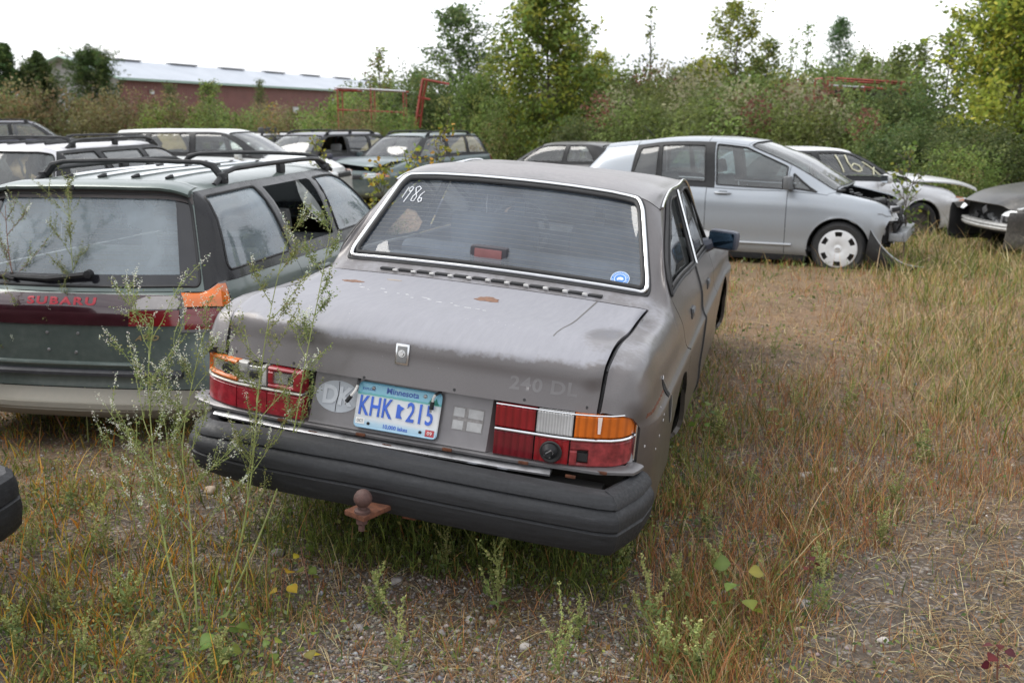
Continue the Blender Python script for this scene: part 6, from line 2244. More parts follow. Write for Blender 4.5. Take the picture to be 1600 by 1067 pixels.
def blades(x, y, h, w, lean, col, rng, bend=.5, z=None):
    """Curved three-segment grass blades."""
    n = len(x)
    z = gz(x, y) if z is None else z
    a = rng.uniform(0, 2 * np.pi, n)
    dx, dy = np.cos(a), np.sin(a)
    b = rng.uniform(0, 2 * np.pi, n)
    wx, wy = np.cos(b) * w / 2, np.sin(b) * w / 2
    lvl = [0, .38, .72, 1.0]
    pts = []
    for t in lvl:
        off = lean * h * (t * (1 - bend) + bend * t * t * 1.6)
        zz = z + h * t * np.sqrt(np.clip(1 - (lean * t * .8) ** 2, .05, 1)) - .01
        k = (1 - t) ** .7 if t < 1 else 0
        cx, cy = x + dx * off, y + dy * off
        if t < 1:
            pts.append(np.stack([cx - wx * k, cy - wy * k, zz], 1)); pts.append(np.stack([cx + wx * k, cy + wy * k, zz], 1))
        else:
            pts.append(np.stack([cx, cy, zz], 1))
    V = np.stack(pts, 1).reshape(-1, 3)
    i = np.arange(n)[:, None] * 7
    F4 = np.concatenate([i + [[0, 1, 3, 2]], i + [[2, 3, 5, 4]]], 0)
    F3 = i + [[4, 5, 6]]
    c = np.repeat(col, 7, 0).reshape(n, 7, 3)
    return V, F4, F3, c.reshape(-1, 3)

def scatter(n, dmin, dmax, rng, power=1.0, xl=-60, xr=1660):
    """Random ground points inside the view, thinner with distance."""
    u = rng.uniform(0, 1, n)
    y = (dmin ** (1 - power) + u * (dmax ** (1 - power) - dmin ** (1 - power))) ** (1 / (1 - power)) if power != 1 else dmin * (dmax / dmin) ** u
    half = (y * 1.02) * 860 / FPX
    x = rng.uniform(-1, 1, n) * half
    return x, y

# footprints that growth must keep out of (car bodies), as oriented boxes: (x, y, yaw, half width, y0, y1)
FOOT = [(-.4, 3.3, 15.4, .72, .10, 4.5), (-2.297, 4.94, 8.5, .75, .25, 4.4), (4.06 - math.sin(rad(116)) * 3.4, 12.0 - math.cos(rad(116)) * 3.4, 116, .75, .3, 4.5), (2.252, 14.72, 75.6, .7, .2, 4.3), (10.45, 12.75, -91, .7, .2, 4.3)]
def inside_cars(x, y, pad=0.0):
    m = np.zeros(len(x), bool)
    for cx, cy, yw, hw, a, b in FOOT:
        s, c = math.sin(rad(yw)), math.cos(rad(yw))
        lx = (x - cx) * c - (y - cy) * s; ly = (x - cx) * s + (y - cy) * c
        m |= (np.abs(lx) < hw + pad) & (ly > a - pad) & (ly < b + pad)
    return m

def soft(v, a, b):
    return smooth((v - a) / (b - a))
def zones(x, y):
    """Cover weights at ground points: bare dirt, gravel, dry orange grass, tall tan grass, left weeds, under-car green."""
    px, py = to_px(x, y, ground_z(x, y))
    n = fbm(x, y, 1.3, 21); n2 = fbm(x, y, 3.5, 31)
    jx = px + (n - .5) * 260; jy = py + (n2 - .5) * 140
    gravel = soft(jx, 380, 520) * (1 - soft(jx, 1020, 1160)) * soft(jy, 850, 930)
    dirt = soft(jx, 1130, 1300) * soft(jy - (jx - 1250) * -.45, 860, 960)
    track = np.exp(-((jx - 1230 - (jy - 520) * .1) / 130) ** 2) * soft(jy, 415, 440) * (1 - soft(jy, 540, 640))
    tall = soft(jx - (jy - 520) * .15, 1320, 1480) * soft(py, 330, 350) * (1 - soft(jy, 620, 720))
    left = (1 - soft(jx, 330, 520))
    under = inside_cars(x, y, .06)
    return px, py, gravel, dirt, track, tall, left, under

def ground_growth():
    rng = np.random.default_rng(5)
    # --- thin dry and green blades
    sets = {'dry_grass': [[], [], [], []], 'green_grass': [[], [], [], []], 'lying_straw': [[], [], [], []]}
    off = {k: 0 for k in sets}
    def put(k, res):
        V, F4, F3, c = res
        s = sets[k]; s[0].append(V); s[1].append(F4 + off[k]); s[2].append(F3 + off[k]); s[3].append(c); off[k] += len(V)
    dryp = [(3, (.33, .145, .052)), (3, (.40, .20, .075)), (2, (.47, .30, .13)), (1, (.55, .43, .25)), (1.5, (.17, .075, .036))]
    tanp = [(3, (.46, .35, .17)), (3, (.58, .48, .28)), (2, (.34, .22, .09)), (1, (.26, .24, .07))]
    grp = [(3, (.090, .130, .026)), (3, (.15, .19, .040)), (2, (.25, .27, .065)), (1, (.06, .09, .020))]
    orp = [(3, (.50, .20, .022)), (2, (.48, .31, .04)), (3, (.24, .25, .05)), (2, (.58, .38, .06)), (2, (.30, .15, .06))]
    N = 250000
    x, y = scatter(N, 2.35, 26, rng, 1.55)
    px, py, gravel, dirt, track, tall, left, under = zones(x, y)
    u = rng.uniform(0, 1, N)
    clump = fbm(x, y, 2.2, 41); clump2 = fbm(x, y, 7, 51)
    jx_ = px + (clump - .5) * 200
    keep = np.clip(.95 - .66 * gravel - .80 * dirt - .62 * track, .03, 1) * np.clip(-.12 + 3.0 * clump * clump2, .05, 1.0) * (1 - .35 * left)
    keep = np.clip(keep + .22 * soft(jx_, 1030, 1120) * (1 - dirt) * (1 - track), 0, 1)
    keep = np.where(under, .55, keep)
    ok = u < keep
    x, y, px, py, gravel, dirt, track, tall, left, under, clump, clump2 = (a[ok] for a in (x, y, px, py, gravel, dirt, track, tall, left, under, clump, clump2))
    n = len(x); u = rng.uniform(0, 1, n)
    greenness = np.clip(.16 + .55 * left + .25 * (clump - .45) * 3 + .18 * tall + .35 * (px < 1130) * (py < 760) * (px > 1000) + .10 * (py < 440), .04, .9)
    greenness = np.where(under, .92, greenness)
    isg = u < greenness
    far = np.clip(y / 5, 1, 3)
    h = rng.gamma(3.2, .0235, n) * (1 + .4 * tall) * (1 - .45 * np.clip(gravel + dirt + track, 0, 1))
    h = h * (1 - .22 * left); h = np.where(y > 8, h * 1.25, h) * (.7 + .6 * clump)
    w = rng.uniform(.0022, .0050, n) * far ** .75
    lean = rng.beta(2, 3, n) * .95
    i = np.nonzero(isg)[0]
    cg = pick(grp, len(i), .25, rng)
    lo = left[i] * rng.uniform(0, 1, len(i)) > .58
    cg[lo] = pick(orp, int(lo.sum()), .2, rng)
    put('green_grass', blades(x[i], y[i], h[i] * 1.05, w[i] * np.where(lo, 2.0, 1.35), lean[i], cg, rng))
    i = np.nonzero(~isg)[0]
    cd = pick(dryp, len(i), .22, rng)
    tn = rng.uniform(0, 1, len(i)) < (.13 + .6 * tall[i] + .5 * track[i])
    cd[tn] = pick(tanp, int(tn.sum()), .18, rng)
    put('dry_grass', blades(x[i], y[i], h[i], w[i], lean[i], cd, rng))
    # --- tall arching tan grass on the right and round the far cars, long green blades between
    for (N, pal, hh, ww, dm, dM) in ((7500, tanp, .19, .0070, 4.4, 32), (11000, grp, .17, .0070, 4.4, 32)):
        x, y = scatter(N * 5, dm, dM, rng, 1.2)
        px, py, gravel, dirt, track, tall, left, under = zones(x, y)
        cl = fbm(x, y, 1.6, 61)
        p = tall * soft(cl, .48, .70) * .38 * ((py > 425) | (px > 1430)) + .55 * (px > 1380) * (py < 440) + .45 * (py < 432) * (py > 385) * (px > 1120) * (px < 1400) * (fbm(x, y, 3, 8) > .45) + .5 * (py < 330)
        ok = (rng.uniform(0, 1, len(x)) < p) & ~inside_cars(x, y, -.05)
        x, y = x[ok][:N], y[ok][:N]; n = len(x)
        h = rng.gamma(5, hh / 5, n)
        pxx, pyy = to_px(x, y, ground_z(x, y))
        h = np.where((pyy < 432) & (pxx < 1400), h * .55, h)
        put('dry_grass' if pal is tanp else 'green_grass', blades(x, y, h, ww * rng.uniform(.6, 1.3, n) * np.clip(y / 7, 1, 2.2), rng.beta(2.2, 2.2, n), pick(pal, n, .2, rng), rng, .75))
    # --- straw lying flat
    x, y = scatter(60000, 2.35, 11, rng, 1.5)
    px, py, gravel, dirt, track, tall, left, under = zones(x, y)
    ok = rng.uniform(0, 1, len(x)) < (.10 + .17 * dirt + .45 * track + .25 * tall + .14 * gravel + .20 * (px > 1080) + .12 * left) * np.clip(fbm(x, y, 2.5, 71) * 1.6, 0, 1)
    x, y = x[ok], y[ok]; n = len(x)
    L = rng.gamma(3, .035, n); a = rng.uniform(0, 2 * np.pi, n) * .45 + fbm(x, y, .8, 81) * 5
    z = gz(x, y); w = rng.uniform(.0012, .0030, n) * np.clip(y / 4, 1, 2.5)
    zl = z + .004 + rng.uniform(0, .012, n)
    dx, dy = np.cos(a), np.sin(a)
    mid = np.stack([x, y, zl + rng.uniform(0, .012, n)], 1); a0 = np.stack([x - dx * L / 2, y - dy * L / 2, zl], 1); a1 = np.stack([x + dx * L / 2, y + dy * L / 2, zl - .002], 1)
    sd = np.stack([-dy * w, dx * w, np.zeros(n)], 1)
    V = np.stack([a0 - sd / 2, a0 + sd / 2, mid - sd / 2, mid + sd / 2, a1 - sd / 2, a1 + sd / 2, a1], 1).reshape(-1, 3)
    i = np.arange(n)[:, None] * 7
    sets['lying_straw'] = [[V], [np.concatenate([i + [[0, 1, 3, 2]], i + [[2, 3, 5, 4]]], 0)], [i + [[4, 5, 6]]], [np.repeat(pick([(3, (.28, .19, .095)), (2, (.20, .12, .058)), (1, (.42, .34, .20)), (2, (.13, .082, .05))], n, .2, rng), 7, 0)]]
    for k, s in sets.items():
        link(k, quick_mesh(k, np.concatenate(s[0]), np.concatenate(s[1]), np.concatenate(s[2]), BLADE, np.concatenate(s[3])), 'stuff')
    # --- low leafy cover: clover, plantain, seedlings
    x, y = scatter(90000, 2.35, 16, rng, 1.5)
    px, py, gravel, dirt, track, tall, left, under = zones(x, y)
    cl = fbm(x, y, 1.8, 91)
    p = (.22 + .42 * left * (px < 460) + .55 * (px > 1000) * (px < 1160) * (py > 560) * (py < 860) + .16 * (px > 1100)) * soft(cl, .30, .75) * (1 - .7 * gravel) * (1 - .85 * dirt) + .5 * under
    ok = rng.uniform(0, 1, len(x)) < p
    x, y = x[ok], y[ok]; n = len(x)
    P = np.stack([x, y, gz(x, y) + rng.gamma(2, .022, n)], 1)
    V, F, c = leaves(P, rng.uniform(.009, .026, n) * np.clip(y / 5, 1, 2.2), pick([(4, (.085, .130, .034)), (3, (.15, .20, .052)), (2, (.25, .26, .07)), (1, (.17, .20, .10)), (.5, (.34, .20, .05))], n, .25, rng), rng, 0, .6, .8)
    link('ground_cover', quick_mesh('ground_cover', V, None, F, LEAF, c), 'stuff')
    # --- gravel: small angular stones
    x, y = scatter(120000, 2.35, 8, rng, 1.7)
    px, py, gravel, dirt, track, tall, left, under = zones(x, y)
    ok = rng.uniform(0, 1, len(x)) < (.20 + .75 * gravel - .12 * dirt + .5 * track + .10 * left) * np.clip(fbm(x, y, 2.6, 99) * 1.7, .1, 1)
    x, y = x[ok], y[ok]; n = len(x)
    s = rng.gamma(1.8, .0018, n) + .0016
    s = np.minimum(s, .013)
    o8 = np.array([(1, 0, 0), (-1, 0, 0), (0, 1, 0), (0, -1, 0), (0, 0, 1), (0, 0, -1)], float)
    V = o8[None] * (1 + rng.uniform(-.35, .35, (n, 6, 3))) + rng.uniform(-.25, .25, (n, 6, 3))
    V = V * s[:, None, None] * np.array([1, 1, .65])
    a = rng.uniform(0, 6.28, n); ca, sa = np.cos(a)[:, None], np.sin(a)[:, None]
    V = np.stack([V[..., 0] * ca - V[..., 1] * sa, V[..., 0] * sa + V[..., 1] * ca, V[..., 2]], -1)
    V += np.stack([x, y, gz(x, y) + s * .25], 1)[:, None]
    f8 = np.array([(0, 2, 4), (2, 1, 4), (1, 3, 4), (3, 0, 4), (2, 0, 5), (1, 2, 5), (3, 1, 5), (0, 3, 5)])
    F = (np.arange(n)[:, None, None] * 6 + f8[None]).reshape(-1, 3)
    c = pick([(3, (.22, .195, .17)), (2, (.31, .28, .25)), (3, (.15, .13, .115)), (.7, (.42, .40, .37)), (1, (.25, .19, .14)), (.4, (.22, .23, .25))], n, .2, rng)
    gm = NT('gravel stone')
    at = gm.n('Attribute', attribute_name='tint'); gm.set(color=at.outputs['Color'], rough=.9, spec=.25)
    link('gravel', quick_mesh('gravel', V.reshape(-1, 3), None, F, gm.m, np.repeat(c, 6, 0)), 'stuff')

# ------------------------------------------------------------------ trees and bushes
BARK = plain('bark', (.095, .080, .065), .95, var=.35, scale=30, bump=.5)
TWIG = plain('twig', (.13, .095, .065), .9, var=.3)
def branch_path(p, d, L, n, rng, wob=.12, up=0.0):
    pts = [np.array(p, float)]
    d = np.array(d, float); d /= np.linalg.norm(d)
    for i in range(n):
        d = d + rng.normal(0, wob, 3) + np.array((0, 0, up)); d /= np.linalg.norm(d)
        pts.append(pts[-1] + d * L / n)
    return pts

def tree(name, label, base, H, prof, pal, rng, nl=34, lps=150, lsize=0.123, spread=.20, droop=.1, sub=4, trunk_r=None, group='trees and saplings in the thicket', cat='tree', up=.06, lean=(0, 0), aspect=.55, bare=.12, rise=.55):
    """Tapered trunk with limbs and sub-limbs, leaf clumps along them. prof: [(height share, radius in metres)]."""
    base = np.array((base.x, base.y, base.z), float)
    root = empty(name, label, cat, group, loc=tuple(base))
    tr = trunk_r or H * .012
    n = 12
    wob = rng.normal(0, H * .012, (n + 1, 2)).cumsum(0) * .5
    tp = [np.array((wob[i, 0] - wob[0, 0] + lean[0] * H * (i / n) ** 1.3, wob[i, 1] - wob[0, 1] + lean[1] * H * (i / n) ** 1.3, H * i / n - (.15 if i == 0 else 0))) for i in range(n + 1)]
    tm = MB().tube(tp, [tr * (1 - .88 * i / n) for i in range(n + 1)], 7)
    hs = [q[0] for q in prof]; rs = [q[1] for q in prof]
    C = []; R = []
    for k in range(nl):
        t = bare + (1 - bare) * (k + rng.uniform(0, 1)) / nl
        i = min(int(t * n), n - 1); p = tp[i] + (tp[i + 1] - tp[i]) * (t * n - i)
        rad_ = np.interp(t, hs, rs)
        a = k * 2.4 + rng.normal(0, .5)
        r_ = rad_ * rng.uniform(.65, 1.1)
        d = np.array((math.cos(a), math.sin(a), rise + .5 * t + rng.normal(0, .12)))
        bp = branch_path(p, d, max(r_, .12) * 1.12, 6, rng, .11, up)
        tm.tube(bp, [max(.004, tr * .38 * (1 - t * .7) * (1 - j / 7)) for j in range(len(bp))], 5, caps=False)
        C += bp[3:]; R += [spread] * (len(bp) - 3)
        for s_ in range(sub):
            q = bp[int(rng.integers(2, len(bp)))]
            d2 = np.array((math.cos(a + rng.normal(0, 1.0)), math.sin(a + rng.normal(0, 1.0)), rng.normal(.25, .4)))
            b2 = branch_path(q, d2, max(r_, .12) * rng.uniform(.3, .55), 3, rng, .18, up)
            tm.tube(b2, [.006, .005, .004, .003], 4, caps=False)
            C += b2[1:]; R += [spread * .9] * 3
    C += [tp[-1]]; R += [spread * .6]
    tm.obj('trunk', BARK, root, smooth_angle=None)
    C = np.array(C); m = len(C)
    per = max(1, int(lps * nl / m))
    ci = np.repeat(np.arange(m), per)
    # each clump its own shade of green or yellow
    cc = pick(pal, m, .14, rng)
    P = C[ci] + rng.normal(0, 1, (len(ci), 3)) * (np.array(R)[ci] * .62)[:, None] * np.array((1, 1, .8)) - np.array((0, 0, droop)) * rng.uniform(0, 1, (len(ci), 1)) * spread
    col = cc[ci] * (1 + rng.normal(0, .16, (len(ci), 1))).clip(.5, 1.6)
    V, F, c = leaves(P, lsize * rng.uniform(.65, 1.25, len(ci)), col, rng, droop, aspect)
    link('crown', quick_mesh('crown', V, None, F, LEAF, c), None, root)
    return root

def bush_mesh(seed, W, D, H, n, pal, lsize=0.109, lumps=16):
    rng = np.random.default_rng(seed)
    # lumps of twigs spread over a mound
    cs = []
    for k in range(lumps):
        a = rng.uniform(0, 6.28); r = math.sqrt(rng.uniform(0, 1))
        x, y = W / 2 * r * math.cos(a) * .85, D / 2 * r * math.sin(a) * .85
        top = H * (1 - .34 * r ** 2.2) * rng.uniform(.72, 1.08)
        for zz in np.arange(top, .1, -.42): cs.append((x + rng.normal(0, .1), y + rng.normal(0, .1), zz * 1.0, min(W, D) * rng.uniform(.13, .20)))
    cs = np.array(cs)
    cc = pick(pal, len(cs), .16, rng)
    k = rng.integers(0, len(cs), n)
    d = rng.normal(0, 1, (n, 3)); d /= np.linalg.norm(d, axis=1)[:, None]
    rr = cs[k, 3] * rng.uniform(.45, 1.15, n) ** .7
    P = cs[k, :3] + d * rr[:, None]
    P[:, 2] = np.abs(P[:, 2])
    # a few shoots poke out of the mound
    m = n // 14
    sh = rng.integers(0, lumps, m)
    sx = rng.uniform(-W / 2, W / 2, lumps) * .8; sy = rng.uniform(-D / 2, D / 2, lumps) * .8; sl = rng.uniform(.15, .55, lumps)
    t = rng.uniform(0, 1, m)
    Hs = H * (1 - .5 * np.hypot(sx / (W / 2), sy / (D / 2)) ** 2)
    P2 = np.stack([sx[sh] + rng.normal(0, .035, m), sy[sh] + rng.normal(0, .035, m), Hs[sh] * .85 + sl[sh] * t + 0.05], 1)
    P = np.concatenate([P, P2])
    col = np.concatenate([cc[k], pick(pal, m, .15, rng)]) * (1 + rng.normal(0, .15, (n + m, 1))).clip(.5, 1.5)
    V, F, c = leaves(P, lsize * rng.uniform(.6, 1.3, n + m), col, rng, .1, .55)
    me = quick_mesh('foliage', V, None, F, LEAF, c)
    st = MB()
    for q in range(12):
        a = rng.uniform(0, 6.28)
        st.tube(branch_path((rng.normal(0, W * .12), rng.normal(0, D * .12), -.1), (math.cos(a) * .6, math.sin(a) * .6, 1), H * .9, 5, rng, .15, .05), [.018, .015, .012, .009, .006, .003], 4, caps=False)
    sm = bpy.data.meshes.new('stem'); sm.from_pydata(st.v, [], st.f); sm.materials.append(TWIG)
    return me, sm

G_OLIVE = [(3, (.150, .205, .052)), (3, (.205, .260, .070)), (2, (.095, .130, .042)), (1, (.28, .28, .10)), (.4, (.26, .19, .09))]
G_RED = [(3, (.18, .165, .070)), (2, (.21, .135, .070)), (3, (.15, .18, .065)), (.4, (.21, .10, .06)), (1, (.26, .24, .11))]
G_DARK = [(3, (.085, .125, .042)), (3, (.125, .165, .055)), (1, (.18, .21, .075))]
G_YEL = [(3, (.24, .27, .040)), (3, (.33, .335, .052)), (2, (.15, .20, .040)), (1, (.40, .37, .06))]
G_MID = [(3, (.165, .225, .062)), (2, (.235, .28, .082)), (2, (.115, .16, .046)), (.6, (.32, .33, .10))]
G_GREY = [(3, (.170, .220, .066)), (3, (.230, .280, .085)), (1, (.33, .34, .19)), (2, (.125, .16, .050)), (.05, (.19, .09, .06))]

def thicket():
    protos = [bush_mesh(1, 4.8, 3.0, 2.3, 9500, G_OLIVE, .10), bush_mesh(2, 4.6, 3.0, 2.1, 9500, G_RED, .095), bush_mesh(3, 4.2, 2.8, 2.5, 9500, G_DARK, .105), bush_mesh(4, 4.2, 2.8, 2.0, 9000, G_GREY, .105), bush_mesh(5, 3.8, 2.6, 2.2, 8500, G_MID, .11)]
    rng = np.random.default_rng(3)
    words_ = ['olive green bush in the thicket', 'reddish brown bush in the thicket', 'dark green bush in the thicket', 'grey green bush with pale flecks in the thicket', 'mid green bush in the thicket']
    # (pixel x of the middle, pixel y of the top, distance, kind, width scale, where it stands)
    L = [(-30, 150, 40, 1, 1.1, 'at the far left edge below the cedars'), (70, 142, 41, 1, 1.1, 'below the cedars beyond the dark blue car'), (150, 152, 42, 1, 1.0, 'in front of the barn gable'), (225, 160, 41, 1, 1.1, 'in front of the left end of the barn wall'),
         (290, 172, 40, 0, 1.0, 'before the barn above the white car roof'), (350, 176, 42, 0, .9, 'before the middle of the barn wall'), (410, 176, 43, 1, 1.0, 'before the right half of the barn wall'), (470, 174, 41, 1, 1.0, 'left of the red rack'),
         (530, 160, 38, 0, .9, 'at the left post of the red rack'), (585, 152, 36.5, 0, 1.0, 'inside the red rack'), (640, 150, 37, 2, .8, 'between the rack and the leaning red frame'), (700, 118, 35, 2, 1.1, 'under the dark tree beside the leaning frame'),
         (760, 128, 33, 4, .9, 'left of the tall yellow green tree'), (800, 165, 31, 0, .8, 'at the foot of the tall yellow green tree'), (850, 120, 34, 0, 1.0, 'behind the tall yellow green tree'), (935, 128, 33, 3, 1.1, 'right of the tall yellow green tree'),
         (1000, 132, 32, 3, 1.0, 'under the thin sapling'), (905, 190, 27, 2, .8, 'dark gap left of the silver hatchback roof'), (980, 165, 27, 3, .9, 'behind the rear of the silver hatchback'), (1060, 135, 30, 3, 1.0, 'behind the roof of the silver hatchback'),
         (1120, 150, 27, 3, 1.0, 'above the front door of the silver hatchback'), (1130, 110, 36, 4, 1.2, 'below the broad yellow green tree'), (1200, 128, 31, 4, 1.0, 'below the two thin saplings'), (1190, 165, 25, 3, .9, 'above the windscreen of the silver hatchback'),
         (1270, 120, 32, 4, 1.0, 'at the foot of the dark pointed tree'), (1260, 172, 23.5, 3, .9, 'above the white saloon roof'), (1330, 145, 28, 3, .9, 'under the red shelf'), (1340, 185, 22.5, 3, .9, 'above the 16 on the white saloon'),
         (1410, 150, 25, 2, .9, 'under the right end of the red shelf'), (1410, 200, 20.5, 2, .8, 'behind the loose white bonnet'), (1440, 118, 27, 0, 1.0, 'left of the big yellow tree'), (1480, 195, 20.5, 2, .9, 'behind the tip of the white bonnet'),
         (1540, 205, 19.5, 2, .9, 'below the big yellow tree'), (1610, 215, 18.5, 2, .9, 'at the right edge below the big yellow tree'), (1500, 235, 18, 0, .6, 'low between the white bonnet and the black car'), (1690, 160, 20, 2, 1.2, 'beyond the right edge'), (-120, 150, 38, 1, 1.2, 'beyond the left edge'),
         (1300, 152, 25, 3, .9, 'hiding the posts of the red shelf'), (1365, 152, 25, 2, .9, 'hiding the middle of the red shelf'), (1130, 158, 25.2, 3, .9, 'in front of the low red bar'), (552, 181, 31.2, 1, .7, 'low before the left half of the red rack'), (612, 182, 31.3, 0, .7, 'low before the right half of the red rack'), (1390, 105, 34, 4, 1.0, 'behind the red shelf'), (1320, 108, 38, 0, 1.1, 'far behind the red shelf'), (670, 128, 42, 2, 1.0, 'behind the leaning red frame'), (590, 128, 44, 0, 1.0, 'far behind the red rack'), (1070, 128, 40, 0, 1.1, 'far behind the silver hatchback roof'), (960, 118, 42, 4, 1.1, 'far behind the thin sapling'), (1180, 115, 42, 2, 1.1, 'far behind the thin saplings')]
    used = {}
    Hs = [2.3, 2.1, 2.5, 2.0, 2.2]
    for i, (px, py, Y, k, ws, where) in enumerate(L):
        p = at_depth(px, py, Y)
        z0 = float(ground_z(p.x, Y))
        s = max(.35, (p.z - z0) / Hs[k] / .98)
        root = empty('bush', words_[k].replace(' in the thicket', '').replace(' with pale flecks', '') + ' ' + where, 'bush', 'bushes in the thicket', loc=(p.x, Y, z0))
        root.rotation_euler = (0, 0, float(rng.uniform(0, 6.28)))
        root.scale = (ws * max(.85, min(1.2, s)), ws * max(.85, min(1.2, s)), s)
        link('foliage', protos[k][0], None, root); link('stem', protos[k][1], None, root)

def tall_trees():
    R = lambda s: np.random.default_rng(s)
    def base(px, Y):
        p = at_depth(px, 180, Y)
        return Vector((p.x, Y, float(ground_z(p.x, Y))))
    def height(py, Y): return at_depth(800, py, Y).z - float(ground_z(0, Y))
    # cedars on the left
    for px, py, Y, s, lab in ((14, 70, 43, 1, 'dark cedar with ragged tips at the left edge'), (66, 84, 44, 2, 'dark cedar right of the other one at the left edge'), (152, 92, 47, 3, 'bushy dark cedar in front of the barn gable')):
        H = height(py, Y)
        tree('cedar_tree', lab, base(px, Y), H, [(0, 2.2), (.35, 1.8), (.7, .85), (1, .12)] if s < 3 else [(0, 1.8), (.5, 1.9), (.8, 1.3), (1, .4)], [(3, (0.056, 0.100, 0.030)), (3, (0.082, 0.130, 0.039)), (1, (0.134, 0.172, 0.053))], R(s), nl=120, lps=230, lsize=.125, spread=.10, sub=5, up=.16, aspect=.3, bare=.03, rise=.95, cat='cedar')
    tree('cedar_tree', 'small dark conifer before the barn wall', base(268, 50), height(134, 50), [(0, .7), (.6, .6), (1, .15)], G_DARK, R(5), nl=26, lps=90, lsize=0.131, up=.12, aspect=.3, cat='cedar')
    tree('young_tree', 'round bright green young tree before the barn wall', base(327, 48), height(133, 48), [(0, .4), (.5, .75), (1, .35)], G_MID, R(6), nl=26, lps=100, lsize=0.131)
    tree('cedar_tree', 'dark conifer against the right half of the barn', base(413, 52), height(124, 52), [(0, .7), (.6, .5), (1, .08)], G_DARK, R(7), nl=28, lps=80, lsize=0.123, up=.14, aspect=.3, cat='cedar')
    tree('young_tree', 'ragged yellowish tree above the red rack', base(598, 39), height(76, 39), [(0, .5), (.5, 1.0), (.75, .6), (1, .2)], [(3, (0.236, 0.252, 0.068)), (2, (0.158, 0.198, 0.053)), (1, (0.173, 0.108, 0.060))], R(8), nl=30, lps=45, lsize=0.145, spread=.16)
    tree('dark_tree', 'dark open crowned tree left of the tall yellow green one', base(722, 38), height(26, 38), [(0, .8), (.3, 1.6), (.6, 1.3), (.85, 1.1), (1, .5)], [(3, (0.079, 0.126, 0.042)), (3, (0.118, 0.172, 0.053)), (1, (0.173, 0.216, 0.075))], R(9), nl=60, lps=120, lsize=0.145, spread=.20)
    tree('box_elder', 'tall yellow green tree reaching above the picture', base(858, 31), height(-45, 31), [(0, 1.3), (.2, 1.7), (.45, 1.55), (.7, 1.25), (.9, 1.1), (1, .6)], G_YEL[:3] + [(5, (.15, .22, .050)), (3, (.20, .27, .055))], R(10), nl=105, lps=190, lsize=0.152, spread=.24, droop=.25, bare=.04)
    tree('sapling', 'thin sapling with few leaves standing alone against the sky', base(1006, 35), height(14, 35), [(0, .3), (.4, .5), (.7, .38), (1, .1)], G_MID, R(11), nl=30, lps=16, lsize=0.145, spread=.13, sub=2)
    tree('box_elder', 'broad yellow green tree with open top right of the thin sapling', base(1148, 35), height(14, 35), [(0, .7), (.35, 1.5), (.6, 1.35), (.85, .9), (1, .35)], [(3, (0.221, 0.270, 0.048)), (2, (0.158, 0.216, 0.045)), (2, (0.284, 0.314, 0.053))], R(12), nl=52, lps=75, lsize=0.152, spread=.22, droop=.2)
    tree('sapling', 'slender leafy shoot left of the dark pointed tree', base(1222, 36), height(62, 36), [(0, .3), (.5, .45), (1, .1)], G_MID, R(13), nl=26, lps=22, lsize=0.131, sub=2)
    tree('sapling', 'slender leafy shoot close to the dark pointed tree', base(1254, 35), height(40, 35), [(0, .3), (.5, .5), (1, .1)], G_MID, R(14), nl=26, lps=24, lsize=0.131, sub=2)
    tree('dark_tree', 'dark pointed tree left of the red shelf', base(1306, 41), height(34, 41), [(0, .9), (.4, 1.25), (.75, .85), (1, .15)], [(3, (0.071, 0.126, 0.045)), (2, (0.103, 0.162, 0.060)), (1, (0.142, 0.208, 0.075))], R(15), nl=60, lps=95, lsize=0.138, spread=.18, up=.16, aspect=.32)
    for px, py, Y, s, pl, lab in ((768, 92, 34, 61, G_MID, 'leafy young tree between the dark tree and the tall yellow green one'), (940, 88, 34, 62, G_YEL, 'yellowish young tree at the right foot of the tall yellow green one'), (1062, 112, 34, 63, G_MID, 'short leafy shoot right of the thin sapling'), (1100, 100, 33, 64, G_YEL, 'yellow green shoot left of the broad open tree'), (1192, 66, 34, 65, G_MID, 'slim tree at the right side of the broad open tree'), (1342, 92, 33, 66, G_GREY, 'grey green young tree right of the dark pointed one'), (905, 70, 35, 67, G_MID, 'young tree pressed against the tall yellow green one'), (655, 112, 40, 68, G_OLIVE, 'olive young tree behind the leaning red frame')):
        tree('young_tree', lab, base(px, Y), height(py, Y), [(0, .8), (.5, 1.0), (.8, .6), (1, .15)], pl, R(s), nl=30, lps=85, lsize=.12, spread=.2, sub=3)
    # bare dead stem
    b = base(1374, 30); H = height(38, 30)
    rt = empty('dead_sapling', 'bare grey dead stem standing behind the red shelf', 'dead tree', 'trees and saplings in the thicket', loc=b)
    dm = MB().tube([(0, 0, 0), (.05, 0, H * .4), (-.03, 0, H * .7), (.0, 0, H * .85), (-.02, 0, H)], [.035, .028, .018, .012, .006], 6)
    dm.obj('trunk', plain('dead grey wood', (.30, .28, .26), .9), rt)
    MB().tube([(-.0, 0, H * .62), (.14, 0, H * .72), (.18, 0, H * .82)], [.012, .009, .004], 5).obj('branch', plain('dead grey wood', (.30, .28, .26), .9), rt)
    for px, py, Y, s, lab in ((1402, 78, 30, 16, 'leafy shoot right of the bare dead stem'), (1436, 72, 29, 17, 'leafy shoot left of the big yellow tree'), (1470, 55, 27, 18, 'green shoot touching the big yellow tree')):
        tree('sapling', lab, base(px, Y), height(py, Y), [(0, .4), (.5, .75), (1, .18)], G_MID, R(s), nl=30, lps=55, lsize=0.131, sub=3)
